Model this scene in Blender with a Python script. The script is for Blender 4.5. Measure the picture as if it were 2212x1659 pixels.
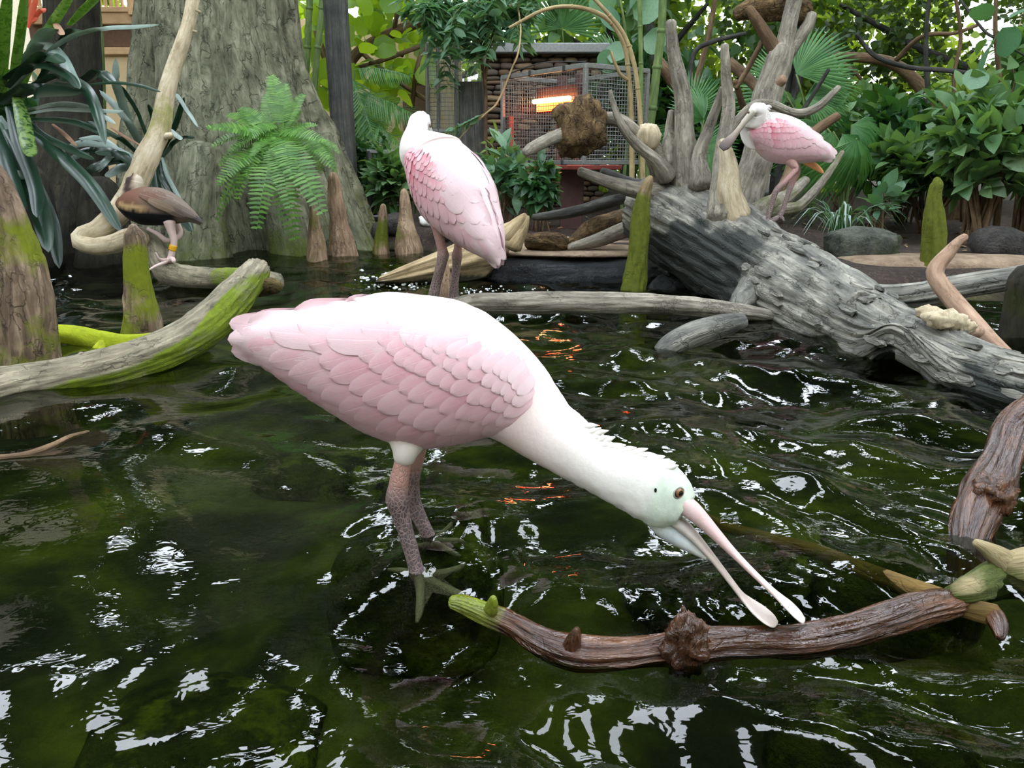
import bpy, math, random
import numpy as np
from mathutils import Vector, Matrix

for _o in list(bpy.data.objects):
    bpy.data.objects.remove(_o, do_unlink=True)
SC = bpy.context.scene
COL = SC.collection
R = random.Random(7)
NR = np.random.RandomState(11)

# ------------------------------------------------------------------ camera, world, light, exposure
FPX = 1660.0            # focal length in pixels of the 2212 x 1659 frame
CAM_H = 0.52
PITCH = math.radians(16.1)
cam_d = bpy.data.cameras.new('camera')
cam_d.sensor_width = 36.0
cam_d.lens = 36.0 * FPX / 2212.0
cam_d.clip_start = 0.02
cam = bpy.data.objects.new('camera', cam_d)
COL.objects.link(cam)
cam.location = (0, 0, CAM_H)
cam.rotation_euler = (math.pi / 2 - PITCH, 0, 0)
SC.camera = cam

W = bpy.data.worlds.new('world')
SC.world = W
W.use_nodes = True
W.node_tree.nodes['Background'].inputs[0].default_value = (0.86, 0.93, 1.0, 1)
W.node_tree.nodes['Background'].inputs[1].default_value = 1.0      # overcast daylight outside the closed hall
W.cycles.sampling_method = 'NONE'
SC.cycles.max_bounces = 5
SC.cycles.diffuse_bounces = 2
SC.cycles.glossy_bounces = 2
SC.cycles.transmission_bounces = 2
SC.cycles.transparent_max_bounces = 8
SC.cycles.use_light_tree = False
SC.cycles.debug_use_spatial_splits = True
SC.cycles.use_adaptive_sampling = True
SC.cycles.adaptive_threshold = 0.05
SC.cycles.adaptive_min_samples = 16
SKY_ROOF = 20.0         # radiance of the daylit roof glazing
SKY_WALL = 4.4          # radiance of the daylit glazed end wall
SC.view_settings.view_transform = 'Standard'
SC.view_settings.look = 'None'
SC.view_settings.exposure = 0.0
SC.view_settings.gamma = 1.0
SC.view_settings.use_curve_mapping = False

# ------------------------------------------------------------------ helpers
_c, _s = math.cos(PITCH), math.sin(PITCH)

def ray(px, py):
    u = (px - 1106.0) / FPX
    v = (829.5 - py) / FPX
    return np.array([u, _c + v * _s, -_s + v * _c])

def P(px, py, Y):
    d = ray(px, py)
    return np.array([0, 0, CAM_H]) + d * (Y / d[1])

def G(px, py, z=0.0):
    d = ray(px, py)
    return np.array([0, 0, CAM_H]) + d * ((z - CAM_H) / d[2])

def MPP(px, py, Y):
    return Y / ray(px, py)[1] / FPX

def pp(lst):
    """(px, py, Y, radius in px) -> (point, radius in metres)"""
    return [(P(a, b, Y), r * MPP(a, b, Y)) for a, b, Y, r in lst]

def lin(c):
    return tuple(((x / 255.0) / 12.92 if x / 255.0 <= 0.04045 else ((x / 255.0 + 0.055) / 1.055) ** 2.4) for x in c)

def rgba(c):
    return lin(c) + (1.0,)

def _h(ix, iy, iz, seed):
    h = (ix.astype(np.uint32) * np.uint32(374761393)) ^ (iy.astype(np.uint32) * np.uint32(668265263)) \
        ^ (iz.astype(np.uint32) * np.uint32(2246822519)) ^ np.uint32((seed * 3266489917) & 0xffffffff)
    h = (h ^ (h >> np.uint32(13))) * np.uint32(1274126177)
    h = (h ^ (h >> np.uint32(15))) * np.uint32(2654435761)
    h = h ^ (h >> np.uint32(16))
    return h.astype(np.float64) / 4294967295.0

def vnoise(p, seed=0):
    p = np.asarray(p, float)
    f0 = np.floor(p)
    i = f0.astype(np.int64)
    f = p - f0
    f = f * f * f * (f * (f * 6 - 15) + 10)
    x, y, z = i[:, 0], i[:, 1], i[:, 2]
    fx, fy, fz = f[:, 0], f[:, 1], f[:, 2]
    def L(a, b, t): return a + (b - a) * t
    r = L(L(L(_h(x, y, z, seed), _h(x + 1, y, z, seed), fx), L(_h(x, y + 1, z, seed), _h(x + 1, y + 1, z, seed), fx), fy),
          L(L(_h(x, y, z + 1, seed), _h(x + 1, y, z + 1, seed), fx), L(_h(x, y + 1, z + 1, seed), _h(x + 1, y + 1, z + 1, seed), fx), fy), fz)
    return r * 2 - 1

def fbm(p, octv=3, seed=0, gain=0.5):
    a, s, t = 1.0, 0, 0
    p = np.asarray(p, float)
    for k in range(octv):
        t = t + a * vnoise(p * (2 ** k), seed + 17 * k)
        s += a
        a *= gain
    return t / s

def smooth(a, b, x):
    t = np.clip((np.asarray(x, float) - a) / (b - a), 0, 1)
    return t * t * (3 - 2 * t)

def catmull(A, t):
    """A (k,d) control rows, t in [0,k-1] -> interpolated rows"""
    A = np.asarray(A, float)
    k = len(A)
    t = np.clip(np.asarray(t, float), 0, k - 1 - 1e-9)
    i = np.floor(t).astype(int)
    f = (t - i)[:, None]
    E = np.vstack([2 * A[0] - A[1], A, 2 * A[-1] - A[-2]])
    p0, p1, p2, p3 = E[i], E[i + 1], E[i + 2], E[i + 3]
    return 0.5 * (2 * p1 + (p2 - p0) * f + (2 * p0 - 5 * p1 + 4 * p2 - p3) * f ** 2 + (3 * p1 - p0 - 3 * p2 + p3) * f ** 3)

ORG = {}

def thing(name, label, cat, loc, group=None):
    o = bpy.data.objects.new(name, None)
    o.empty_display_size = 0.05
    COL.objects.link(o)
    o.location = tuple(float(v) for v in loc)
    o['label'] = label
    o['category'] = cat
    if group:
        o['group'] = group
    ORG[o] = np.array(o.location)
    return o

def make_mesh(name, V, F, mat=None, attrs=None, smooth_=True):
    V = np.asarray(V, float)
    me = bpy.data.meshes.new(name)
    if isinstance(F, np.ndarray) and F.ndim == 2:
        n = F.shape[1]
        me.vertices.add(len(V))
        me.vertices.foreach_set('co', V.astype(np.float32).ravel())
        me.loops.add(F.size)
        me.loops.foreach_set('vertex_index', F.astype(np.int32).ravel())
        me.polygons.add(len(F))
        me.polygons.foreach_set('loop_start', np.arange(0, F.size, n, dtype=np.int32))
        me.polygons.foreach_set('loop_total', np.full(len(F), n, dtype=np.int32))
    else:
        me.from_pydata([tuple(v) for v in V], [], [tuple(int(i) for i in f) for f in F])
    me.update(calc_edges=True)
    me.validate()
    if mat is not None:
        me.materials.append(mat)
    for k, a in (attrs or {}).items():
        a = np.asarray(a, np.float32)
        if a.ndim == 1:
            at = me.attributes.new(k, 'FLOAT', 'POINT')
            at.data.foreach_set('value', a)
        elif a.shape[1] == 3:
            at = me.attributes.new(k, 'FLOAT_VECTOR', 'POINT')
            at.data.foreach_set('vector', a.ravel())
        else:
            at = me.attributes.new(k, 'FLOAT_COLOR', 'POINT')
            at.data.foreach_set('color', a.ravel())
    if smooth_:
        me.polygons.foreach_set('use_smooth', np.ones(len(me.polygons), dtype=bool))
    return me

def put(name, V, F, mat=None, parent=None, loc=None, attrs=None, smooth_=True, kind=None, label=None, cat=None, group=None):
    """link one mesh object; V is in world coordinates"""
    V = np.asarray(V, float)
    if parent is not None:
        org = ORG[parent]
    elif loc is not None:
        org = np.asarray(loc, float)
    else:
        org = np.array([V[:, 0].mean(), V[:, 1].mean(), V[:, 2].min()])
    me = make_mesh(name, V - org, F, mat, attrs, smooth_)
    o = bpy.data.objects.new(name, me)
    COL.objects.link(o)
    ORG[o] = org
    if parent is not None:
        o.parent = parent
    else:
        o.location = tuple(org)
    if kind: o['kind'] = kind
    if label: o['label'] = label
    if cat: o['category'] = cat
    if group: o['group'] = group
    return o

def joinm(parts):
    """[(V,F,attrs)] -> one; F lists"""
    Vs, Fs, As, n = [], [], {}, 0
    for V, F, A in parts:
        Vs.append(np.asarray(V, float))
        Fs += [tuple(int(i) + n for i in f) for f in F]
        for k, a in A.items():
            As.setdefault(k, []).append(np.asarray(a, float))
        n += len(V)
    return np.vstack(Vs), Fs, {k: np.concatenate(a) for k, a in As.items()}

# ---- primitive builders -------------------------------------------------------
def box_vf(c, sx, sy, sz, rz=0.0, bev=0.0):
    c = np.asarray(c, float)
    if bev <= 0:
        q = np.array([[x, y, z] for z in (-.5, .5) for x, y in ((-.5, -.5), (.5, -.5), (.5, .5), (-.5, .5))]) * [sx, sy, sz]
        F = [(3, 2, 1, 0), (4, 5, 6, 7), (0, 1, 5, 4), (1, 2, 6, 5), (2, 3, 7, 6), (3, 0, 4, 7)]
    else:
        hx, hy, hz = sx / 2, sy / 2, sz / 2
        q = []
        for z in (-hz, hz):
            zi = z - math.copysign(bev, z)
            for (x, y) in ((-hx, -hy), (hx, -hy), (hx, hy), (-hx, hy)):
                xi, yi = x - math.copysign(bev, x), y - math.copysign(bev, y)
                q += [[xi, yi, z], [x, yi, zi], [xi, y, zi]]
        q = np.array(q)
        def id_(l, k, m): return (l * 4 + k) * 3 + m
        F = [tuple(id_(0, k, 0) for k in (3, 2, 1, 0)), tuple(id_(1, k, 0) for k in range(4))]
        for a, b, m in ((0, 1, 2), (1, 2, 1), (2, 3, 2), (3, 0, 1)):
            F.append((id_(0, a, m), id_(0, b, m), id_(1, b, m), id_(1, a, m)))
            F.append((id_(0, a, 0), id_(0, b, 0), id_(0, b, m), id_(0, a, m)))
            F.append((id_(1, b, 0), id_(1, a, 0), id_(1, a, m), id_(1, b, m)))
        for k in range(4):
            m1, m2 = (2, 1) if k in (0, 2) else (1, 2)
            F.append((id_(0, k, 1), id_(0, k, 2), id_(1, k, 2), id_(1, k, 1)))
            F.append((id_(0, k, 0), id_(0, k, 1), id_(0, k, 2)))
            F.append((id_(1, k, 0), id_(1, k, 1), id_(1, k, 2)))
    ca, sa = math.cos(rz), math.sin(rz)
    q = q @ np.array([[ca, sa, 0], [-sa, ca, 0], [0, 0, 1]])
    return q + c, F, {}

def frames(C):
    T = np.gradient(C, axis=0)
    T /= np.linalg.norm(T, axis=1)[:, None] + 1e-12
    ref = np.array([0, 0, 1.0]) if abs(T[0][2]) < 0.9 else np.array([0, 1.0, 0])
    n = np.cross(T[0], ref)
    n /= np.linalg.norm(n)
    N = [n]
    for k in range(1, len(C)):
        n = n - T[k] * np.dot(n, T[k])
        n /= np.linalg.norm(n) + 1e-12
        N.append(n)
    N = np.array(N)
    return T, N, np.cross(T, N)

def tube(path, n=12, seg=None, amp=0.0, gs=(3.0, 6.0), seed=0, sq=(1.0, 1.0), lobes=None, cap=(0.5, 0.5), moss=None, fine=0.0, rfun=None, octv=3, grooves=0.0, gk=7.0):
    """organic limb: path [(point, r)]; gs = (noise cycles around, noise cycles per metre along)"""
    pts = np.array([p for p, r in path], float)
    rad = np.array([r for p, r in path], float)
    k = len(pts)
    chord = np.linalg.norm(np.diff(pts, axis=0), axis=1).sum()
    if seg is None:
        seg = max(rad.mean() * 0.55, chord / 160)
    m = int(max(5, min(220, chord / seg))) + 1
    # arc-length-ish sampling
    tt = np.linspace(0, k - 1, m * 4)
    q = catmull(pts, tt)
    ds = np.r_[0, np.cumsum(np.linalg.norm(np.diff(q, axis=0), axis=1))]
    t = np.interp(np.linspace(0, ds[-1], m), ds, tt)
    C = catmull(pts, t)
    r = np.maximum(np.interp(t, np.arange(k), rad) * .5 + catmull(rad[:, None], t)[:, 0] * .5, 1e-4)
    s = np.linspace(0, ds[-1], m)
    T, N, B = frames(C)
    # round the ends
    e0, e1 = cap
    ringsC, ringsr, ringsS, fr = [C], [r], [s], [np.arange(m)]
    a = np.linspace(0, 2 * np.pi, n, endpoint=False)
    th = np.tile(a, m)
    ii = np.repeat(np.arange(m), n)
    S = s[ii]
    ca, sa = np.cos(th), np.sin(th)
    p = np.stack([ca * gs[0], sa * gs[0], S * gs[1]], 1)
    disp = 1 + (amp * fbm(p, octv, seed) if amp else 0)
    if fine:
        disp = disp + fine * vnoise(np.stack([ca * gs[0] * 5, sa * gs[0] * 5, S * gs[1] * 2.2], 1), seed + 5)
    if grooves:
        q_ = np.stack([ca * gk, sa * gk, S * gs[1] * .45 + .4 * fbm(p * .7, 2, seed + 3)], 1)
        gv = np.abs(vnoise(q_, seed + 9))
        gv2 = np.abs(vnoise(q_ * [2.1, 2.1, 1.5], seed + 19))
        disp = disp - grooves * (np.clip(1 - gv * 3.0, 0, 1) ** 1.5 + .5 * np.clip(1 - gv2 * 3.0, 0, 1) ** 1.5)
    if lobes:
        disp = disp + lobes(th, S / ds[-1])
    if rfun is not None:
        disp = disp * rfun(th, S / ds[-1])
    rr = r[ii] * disp
    V = C[ii] + (N[ii] * (ca * rr * sq[0])[:, None] + B[ii] * (sa * rr * sq[1])[:, None])
    grain = np.stack([ca * r[ii], sa * r[ii], S], 1)
    i0 = (np.arange(m - 1)[:, None] * n + np.arange(n)[None, :]).ravel()
    i1 = (np.arange(m - 1)[:, None] * n + (np.arange(n)[None, :] + 1) % n).ravel()
    F = [tuple(x) for x in np.stack([i0, i1, i1 + n, i0 + n], 1)]
    # caps: a smaller bulged ring then a centre point
    Vx, gx, tx = [V], [grain], [S / ds[-1]]
    base = len(V)
    for end, idx, sgn, e in ((0, 0, -1, e0), (1, m - 1, 1, e1)):
        ring = V[idx * n:(idx + 1) * n]
        cc = ring.mean(0)
        inner = cc + (ring - cc) * 0.62 + T[idx] * sgn * r[idx] * e * 0.75
        ctr = cc + T[idx] * sgn * r[idx] * e
        Vx += [inner, ctr[None]]
        gx += [grain[idx * n:(idx + 1) * n] * [.6, .6, 1], np.array([[0, 0, s[idx]]])]
        tx += [np.full(n + 1, float(end))]
        o = idx * n
        for j in range(n):
            j2 = (j + 1) % n
            if end:
                F.append((o + j, o + j2, base + j2, base + j))
                F.append((base + j, base + j2, base + n))
            else:
                F.append((o + j2, o + j, base + j, base + j2))
                F.append((base + j2, base + j, base + n))
        base += n + 1
    V = np.vstack(Vx)
    g = np.vstack(gx)
    at = {'grain': g + np.array([seed * 1.37 % 7, seed * 2.11 % 5, seed * .73 % 9]), 'moss': np.zeros(len(V))}
    if moss is not None:
        at['moss'] = np.clip(moss(V, np.concatenate(tx), cc), 0, 1)
    return V, F, at

def loft(C, U, L, m=60, n=28, power=2.0, t=None):
    """stations: centre, up half-vector, lateral half-vector -> closed skin"""
    C, U, L = (np.asarray(x, float) for x in (C, U, L))
    k = len(C)
    t = np.linspace(0, k - 1, m) if t is None else t
    C, U, L = catmull(C, t), catmull(U, t), catmull(L, t)
    a = np.linspace(0, 2 * np.pi, n, endpoint=False)
    ca, sa = np.cos(a), np.sin(a)
    e = 2.0 / power
    ca = np.sign(ca) * np.abs(ca) ** e
    sa = np.sign(sa) * np.abs(sa) ** e
    V = (C[:, None, :] + sa[None, :, None] * U[:, None, :] + ca[None, :, None] * L[:, None, :]).reshape(-1, 3)
    i0 = (np.arange(m - 1)[:, None] * n + np.arange(n)[None, :]).ravel()
    i1 = (np.arange(m - 1)[:, None] * n + (np.arange(n)[None, :] + 1) % n).ravel()
    F = [tuple(x) for x in np.stack([i0, i1, i1 + n, i0 + n], 1)]
    V = np.vstack([V, C[0], C[-1]])
    for j in range(n):
        j2 = (j + 1) % n
        F.append((j2, j, m * n))
        F.append(((m - 1) * n + j, (m - 1) * n + j2, m * n + 1))
    return V, F, np.repeat(t, n)

# ------------------------------------------------------------------ materials
MAT = {}

class NT:
    def __init__(s, name):
        s.m = bpy.data.materials.new(name)
        s.m.use_nodes = True
        s.t = s.m.node_tree
        s.t.nodes.clear()
        s.out = s.n('ShaderNodeOutputMaterial')
    def n(s, typ, **kw):
        x = s.t.nodes.new(typ)
        for k, v in kw.items():
            setattr(x, k, v)
        return x
    def l(s, a, b):
        s.t.links.new(a, b)
    def ramp(s, fac, stops):
        r = s.n('ShaderNodeValToRGB')
        cr = r.color_ramp
        while len(cr.elements) < len(stops):
            cr.elements.new(0.5)
        for e, (p, c) in zip(cr.elements, stops):
            e.position = p
            e.color = c if len(c) == 4 else rgba(c)
        s.l(fac, r.inputs[0])
        return r.outputs[0]
    def noise(s, vec, scale, detail=4, rough=.55, dist=0.0):
        x = s.n('ShaderNodeTexNoise')
        x.inputs['Scale'].default_value = scale
        x.inputs['Detail'].default_value = detail
        x.inputs['Roughness'].default_value = rough
        x.inputs['Distortion'].default_value = dist
        if vec is not None:
            s.l(vec, x.inputs['Vector'])
        return x.outputs[0]
    def mapping(s, vec, scale):
        x = s.n('ShaderNodeMapping')
        x.inputs['Scale'].default_value = scale
        s.l(vec, x.inputs[0])
        return x.outputs[0]
    def attr(s, name, out='Vector'):
        x = s.n('ShaderNodeAttribute')
        x.attribute_name = name
        return x.outputs[out]
    def math(s, op, a, b=None, clamp=False):
        x = s.n('ShaderNodeMath', operation=op)
        x.use_clamp = clamp
        for i, v in enumerate((a, b)):
            if v is None: continue
            if isinstance(v, (int, float)): x.inputs[i].default_value = v
            else: s.l(v, x.inputs[i])
        return x.outputs[0]
    def mix(s, fac, a, b, mode='MIX'):
        x = s.n('ShaderNodeMix', data_type='RGBA', blend_type=mode)
        for i, v in ((0, fac), (6, a), (7, b)):
            if isinstance(v, (int, float)): x.inputs[i].default_value = v
            elif isinstance(v, tuple): x.inputs[i].default_value = v
            else: s.l(v, x.inputs[i])
        return x.outputs[2]
    def bump(s, h, strength=.3, dist=.01):
        x = s.n('ShaderNodeBump')
        x.inputs['Strength'].default_value = strength
        x.inputs['Distance'].default_value = dist
        s.l(h, x.inputs['Height'])
        return x.outputs[0]
    def pbr(s, col, rough=.6, normal=None, spec=.5, **kw):
        b = s.n('ShaderNodeBsdfPrincipled')
        for k, v in (('Base Color', col), ('Roughness', rough), ('Normal', normal), ('Specular IOR Level', spec)):
            if v is None: continue
            if isinstance(v, (int, float)): b.inputs[k].default_value = v
            elif isinstance(v, tuple): b.inputs[k].default_value = v if len(v) == 4 else rgba(v)
            else: s.l(v, b.inputs[k])
        for k, v in kw.items():
            b.inputs[k.replace('_', ' ')].default_value = v
        return b.outputs[0]
    def done(s, sh):
        s.l(sh, s.out.inputs[0])
        MAT[s.m.name] = s.m
        return s.m

def wood_mat(name, dark, mid, light, moss=(120, 140, 18), rough=.85, stretch=.16, scale=55, bump=.5, crack=.5, spec=.3, moss2=None, dist=.006):
    t = NT(name)
    g = t.attr('grain')
    v = t.mapping(g, (1, 1, stretch))
    n1 = t.noise(v, scale, 6, .65, .6)
    n2 = t.noise(g, 9, 4, .6)
    n3 = t.noise(v, scale * 3.2, 3, .6)
    f = t.math('ADD', t.math('MULTIPLY', n1, .62), t.math('MULTIPLY', n2, .38))
    col = t.ramp(f, [(.32, dark), (.5, mid), (.68, light)])
    wv = t.n('ShaderNodeTexVoronoi', feature='DISTANCE_TO_EDGE')
    wv.inputs['Scale'].default_value = scale * .75
    dv = t.n('ShaderNodeTexNoise'); dv.inputs['Scale'].default_value = 26; dv.inputs['Detail'].default_value = 3
    t.l(g, dv.inputs['Vector'])
    va = t.n('ShaderNodeVectorMath', operation='MULTIPLY_ADD')
    t.l(dv.outputs['Color'], va.inputs[0]); va.inputs[1].default_value = (.045, .045, .045); t.l(t.mapping(g, (1, 1, stretch * .7)), va.inputs[2])
    t.l(va.outputs[0], wv.inputs['Vector'])
    ck = t.mix(t.ramp(t.noise(g, 14, 3), [(.42, (0, 0, 0, 1)), (.6, (1, 1, 1, 1))]), t.ramp(wv.outputs['Distance'], [(.0, (0, 0, 0, 1)), (.07, (1, 1, 1, 1))]), (1, 1, 1, 1))
    col = t.mix(crack, col, t.mix(1.0, col, t.mix(ck, rgba(tuple(x * .35 for x in dark)), (1, 1, 1, 1)), 'MULTIPLY'))
    m = t.attr('moss', 'Fac')
    mf = t.math('MULTIPLY', t.math('SUBTRACT', t.math('ADD', t.math('MULTIPLY', m, .8), t.math('MULTIPLY', t.math('ADD', t.noise(g, 30, 6, .75), t.noise(g, 7, 3, .6)), .55)), .98), 4.0, True)
    mc = t.mix(t.noise(g, 60, 4, .6), rgba(moss2 or tuple(x * .5 for x in moss)), rgba(moss))
    col = t.mix(t.math('MULTIPLY', mf, .95), col, mc)
    hgt = t.math('ADD', t.math('MULTIPLY', n1, .6), t.math('ADD', t.math('MULTIPLY', ck, .35 * crack), t.math('MULTIPLY', n3, .2)))
    nb = t.bump(hgt, min(1.0, bump * 1.5), dist * 1.7)
    return t.done(t.pbr(col, rough, nb, spec))

def leaf_mat(name, c1, c2, tr=(120, 160, 40), trf=.35, rough=.4, spec=.5, mottled=None):
    t = NT(name)
    geo = t.n('ShaderNodeNewGeometry')
    oi = t.n('ShaderNodeObjectInfo')
    rnd = t.math('FRACT', t.math('ADD', geo.outputs['Random Per Island'], oi.outputs['Random']))
    tc = t.n('ShaderNodeTexCoord')
    col = t.mix(rnd, rgba(c1), rgba(c2))
    nz = t.noise(tc.outputs['Object'], 14, 3)
    col = t.mix(.35, col, t.ramp(nz, [(.3, (90, 90, 90)), (.7, (255, 255, 255))]), 'MULTIPLY')
    if mottled:
        col = t.mix(t.ramp(t.noise(tc.outputs['Object'], 30, 4, .6, 1.5), [(.5, (0, 0, 0, 1)), (.56, (1, 1, 1, 1))]), col, rgba(mottled))
    b = t.pbr(col, rough, t.bump(nz, .15, .004), spec)
    tl = t.n('ShaderNodeBsdfTranslucent')
    t.l(t.mix(rnd, rgba(tr), rgba(tuple(min(255, x * 1.15) for x in tr))), tl.inputs[0])
    mx = t.n('ShaderNodeMixShader')
    mx.inputs[0].default_value = trf
    t.l(b, mx.inputs[1])
    t.l(tl.outputs[0], mx.inputs[2])
    return t.done(mx.outputs[0])

def plain(name, col, rough=.6, spec=.4, metal=0.0, var=.25, nscale=30, bump=.1):
    t = NT(name)
    tc = t.n('ShaderNodeTexCoord')
    n = t.noise(tc.outputs['Object'], nscale, 5, .6)
    c = t.mix(var, rgba(col), t.ramp(n, [(.3, tuple(x * .55 for x in col)), (.7, tuple(min(255, x * 1.25) for x in col))]))
    return t.done(t.pbr(c, rough, t.bump(n, bump, .004), spec, Metallic=metal))

def emit_mat(name, col, strength):
    t = NT(name)
    e = t.n('ShaderNodeEmission')
    e.inputs[0].default_value = rgba(col)
    e.inputs[1].default_value = strength
    return t.done(e.outputs[0])

def glow_panel(name, col, strength):
    """daylit diffusing glazing"""
    return emit_mat(name, col, strength)

wood_mat('grey_bark', (62, 60, 50), (128, 122, 102), (176, 168, 142), moss=(128, 146, 12), moss2=(58, 78, 6))
wood_mat('trunk_bark', (58, 60, 46), (112, 114, 92), (160, 160, 136), moss=(112, 124, 50), moss2=(58, 70, 26), scale=26, stretch=.22, bump=.8, dist=.02)
wood_mat('dark_bark', (22, 22, 18), (44, 42, 34), (70, 66, 50), moss=(60, 66, 24), scale=30, bump=.7)
wood_mat('knee_bark', (84, 68, 52), (146, 122, 98), (190, 166, 138), moss=(116, 128, 26), moss2=(52, 64, 10), crack=.5, bump=.7)
wood_mat('dead_log', (36, 38, 38), (116, 115, 106), (186, 182, 166), moss=(38, 46, 40), moss2=(12, 16, 17), scale=46, stretch=.07, bump=.9, crack=.5, dist=.010, spec=.5, rough=.65)
wood_mat('pale_drift', (104, 88, 62), (168, 148, 112), (208, 190, 150), moss=(66, 68, 60), moss2=(24, 28, 26), scale=40, stretch=.06, bump=.7, crack=.3)
wood_mat('pale_branch', (138, 122, 96), (190, 176, 146), (222, 212, 186), moss=(142, 150, 40), moss2=(104, 116, 24), scale=50, crack=.25, bump=.35)
wood_mat('grey_branch', (78, 74, 66), (136, 130, 116), (184, 178, 160), moss=(96, 104, 46), scale=60, crack=.45)
wood_mat('wet_wood', (26, 13, 7), (72, 42, 24), (122, 80, 48), moss=(150, 165, 40), moss2=(80, 96, 16), rough=.16, spec=.9, scale=60, stretch=.09, bump=.9, crack=.12, dist=.008)
wood_mat('pink_branch', (116, 90, 72), (160, 132, 110), (192, 166, 142), moss=(120, 100, 60), crack=.3, bump=.3)
wood_mat('brown_branch', (64, 48, 34), (104, 84, 62), (142, 120, 92), moss=(100, 110, 40), crack=.3)
wood_mat('dark_branch', (30, 30, 28), (58, 58, 54), (92, 92, 86), moss=(60, 64, 30), crack=.3)
wood_mat('cane', (120, 104, 72), (164, 146, 106), (196, 178, 136), moss=(120, 140, 60), crack=.1, bump=.15)
wood_mat('green_cane', (70, 92, 50), (104, 126, 74), (140, 156, 100), moss=(120, 140, 60), crack=.1, bump=.15)
wood_mat('underwater_branch', (58, 46, 20), (112, 90, 44), (146, 120, 66), moss=(86, 96, 20), crack=.3)
wood_mat('fence_wood', (46, 48, 48), (82, 84, 80), (112, 112, 104), moss=(70, 78, 60), scale=70, stretch=.05, crack=.2)
wood_mat('burl_wood', (40, 30, 20), (98, 78, 50), (152, 128, 88), moss=(120, 118, 50), scale=40, stretch=.6, bump=1.0, crack=.6, dist=.02)

# ================================================================== the hall: roof with daylit glazing, walls
HX0, HX1, HY0, HY1, HZ = -8.0, 8.5, -5.0, 14.0, 5.5
plain('roof_paint', (96, 100, 98), .8, .2)
plain('wall_paint', (176, 168, 148), .85, .2)
glow_panel('roof_glazing', (236, 244, 255), SKY_ROOF)
glow_panel('wall_glazing', (244, 250, 252), SKY_WALL)

def slab(name, c, s, mat, kind='structure', **kw):
    V, F, _ = box_vf(c, *s)
    return put(name, V, F, MAT[mat], smooth_=False, kind=kind, **kw)

ceil = slab('ceiling', ((HX0 + HX1) / 2, (HY0 + HY1) / 2, HZ + .1), (HX1 - HX0, HY1 - HY0, .2), 'roof_paint', label='painted hall roof holding the skylights')
slab('wall_left', (HX0 - .1, (HY0 + HY1) / 2, HZ / 2), (.2, HY1 - HY0, HZ), 'wall_paint', label='pale hall wall on the left')
slab('wall_right', (HX1 + .1, (HY0 + HY1) / 2, HZ / 2), (.2, HY1 - HY0, HZ), 'wall_paint', label='pale hall wall on the right')
slab('wall_front', ((HX0 + HX1) / 2, HY0 - .1, HZ / 2), (HX1 - HX0, .2, HZ), 'wall_paint', label='pale hall wall behind the visitor path')
slab('wall_back', ((HX0 + HX1) / 2, HY1 + .1, HZ / 2), (HX1 - HX0, .2, HZ), 'wall_paint', label='end wall holding the tall windows')
wn = 0
for sx in (-5.75, -3.65, -1.55, .55, 2.65, 4.75, 6.85):
    for sy in (-3.4, -.6, 2.2, 5.0, 7.8, 10.6):
        wn += 1
        o = slab('window_%d' % wn, (sx, sy + .2, HZ - .03), (.5, 2.1, .05), 'roof_glazing', label='long daylit skylight pane in the roof')
for k in range(8):
    wn += 1
    x = HX0 + 1.05 + k * 2.06
    slab('window_%d' % wn, (x, HY1 - .03, 2.75), (1.9, .05, 4.9), 'wall_glazing', label='tall daylit window behind the planting')

# ================================================================== ground, pond bottom
SHX = np.array([-9, -3.5, -2.2, -1.3, -.75, -.2, .0, .85, 1.1, 1.5, 2.2, 9])
SHY = np.array([4.9, 4.9, 5.0, 5.0, 4.95, 4.6, 4.15, 3.9, 3.3, 3.05, 3.1, 3.2])

def ground_z(x, y):
    x, y = np.asarray(x, float), np.asarray(y, float)
    e = np.interp(x, SHX, SHY)
    p = np.stack([x * 1.1, y * 1.1, 0 * x], 1)
    e = e + .10 * fbm(p * 2, 2, 5)
    t = smooth(-.32, .10, y - e)
    deep = -.20 + .05 * fbm(p * 2.6, 3, 9)
    bank = .10 + .05 * fbm(p * 1.6, 3, 21) + .018 * smooth(4, 9, y) * (y - 4)
    return deep + (bank - deep) * t

def grid_mesh(xs, ys, zf):
    X, Y = np.meshgrid(xs, ys)
    Z = zf(X.ravel(), Y.ravel())
    V = np.stack([X.ravel(), Y.ravel(), Z], 1)
    nx, ny = len(xs), len(ys)
    i = (np.arange(ny - 1)[:, None] * nx + np.arange(nx - 1)[None, :]).ravel()
    return V, np.stack([i, i + 1, i + nx + 1, i + nx], 1)

t = NT('ground')
tc = t.n('ShaderNodeTexCoord')
sep = t.n('ShaderNodeSeparateXYZ')
t.l(tc.outputs['Object'], sep.inputs[0])
n1 = t.noise(tc.outputs['Object'], 7, 6, .65)
n2 = t.noise(tc.outputs['Object'], 55, 5, .7)
n3 = t.noise(tc.outputs['Object'], 2.2, 4, .6, .8)
soil = t.mix(n2, t.ramp(n1, [(.35, (34, 27, 24)), (.65, (74, 62, 54))]), t.ramp(n2, [(.5, (48, 40, 36)), (.72, (110, 94, 80))]))
bed = t.mix(t.ramp(n3, [(.42, (0, 0, 0, 1)), (.6, (1, 1, 1, 1))]), t.ramp(n1, [(.3, (10, 14, 8)), (.7, (42, 46, 18))]),
            t.ramp(n1, [(.3, (36, 50, 8)), (.7, (104, 112, 28))]))
col = t.mix(t.math('MULTIPLY', t.math('ADD', sep.outputs[2], .04), 14, True), bed, soil)
t.done(t.pbr(col, .85, t.bump(t.math('ADD', n1, n2), .7, .02), .3))
xs = np.r_[np.linspace(HX0, -3, 40), np.linspace(-2.95, 3, 200), np.linspace(3.05, HX1, 40)]
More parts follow.
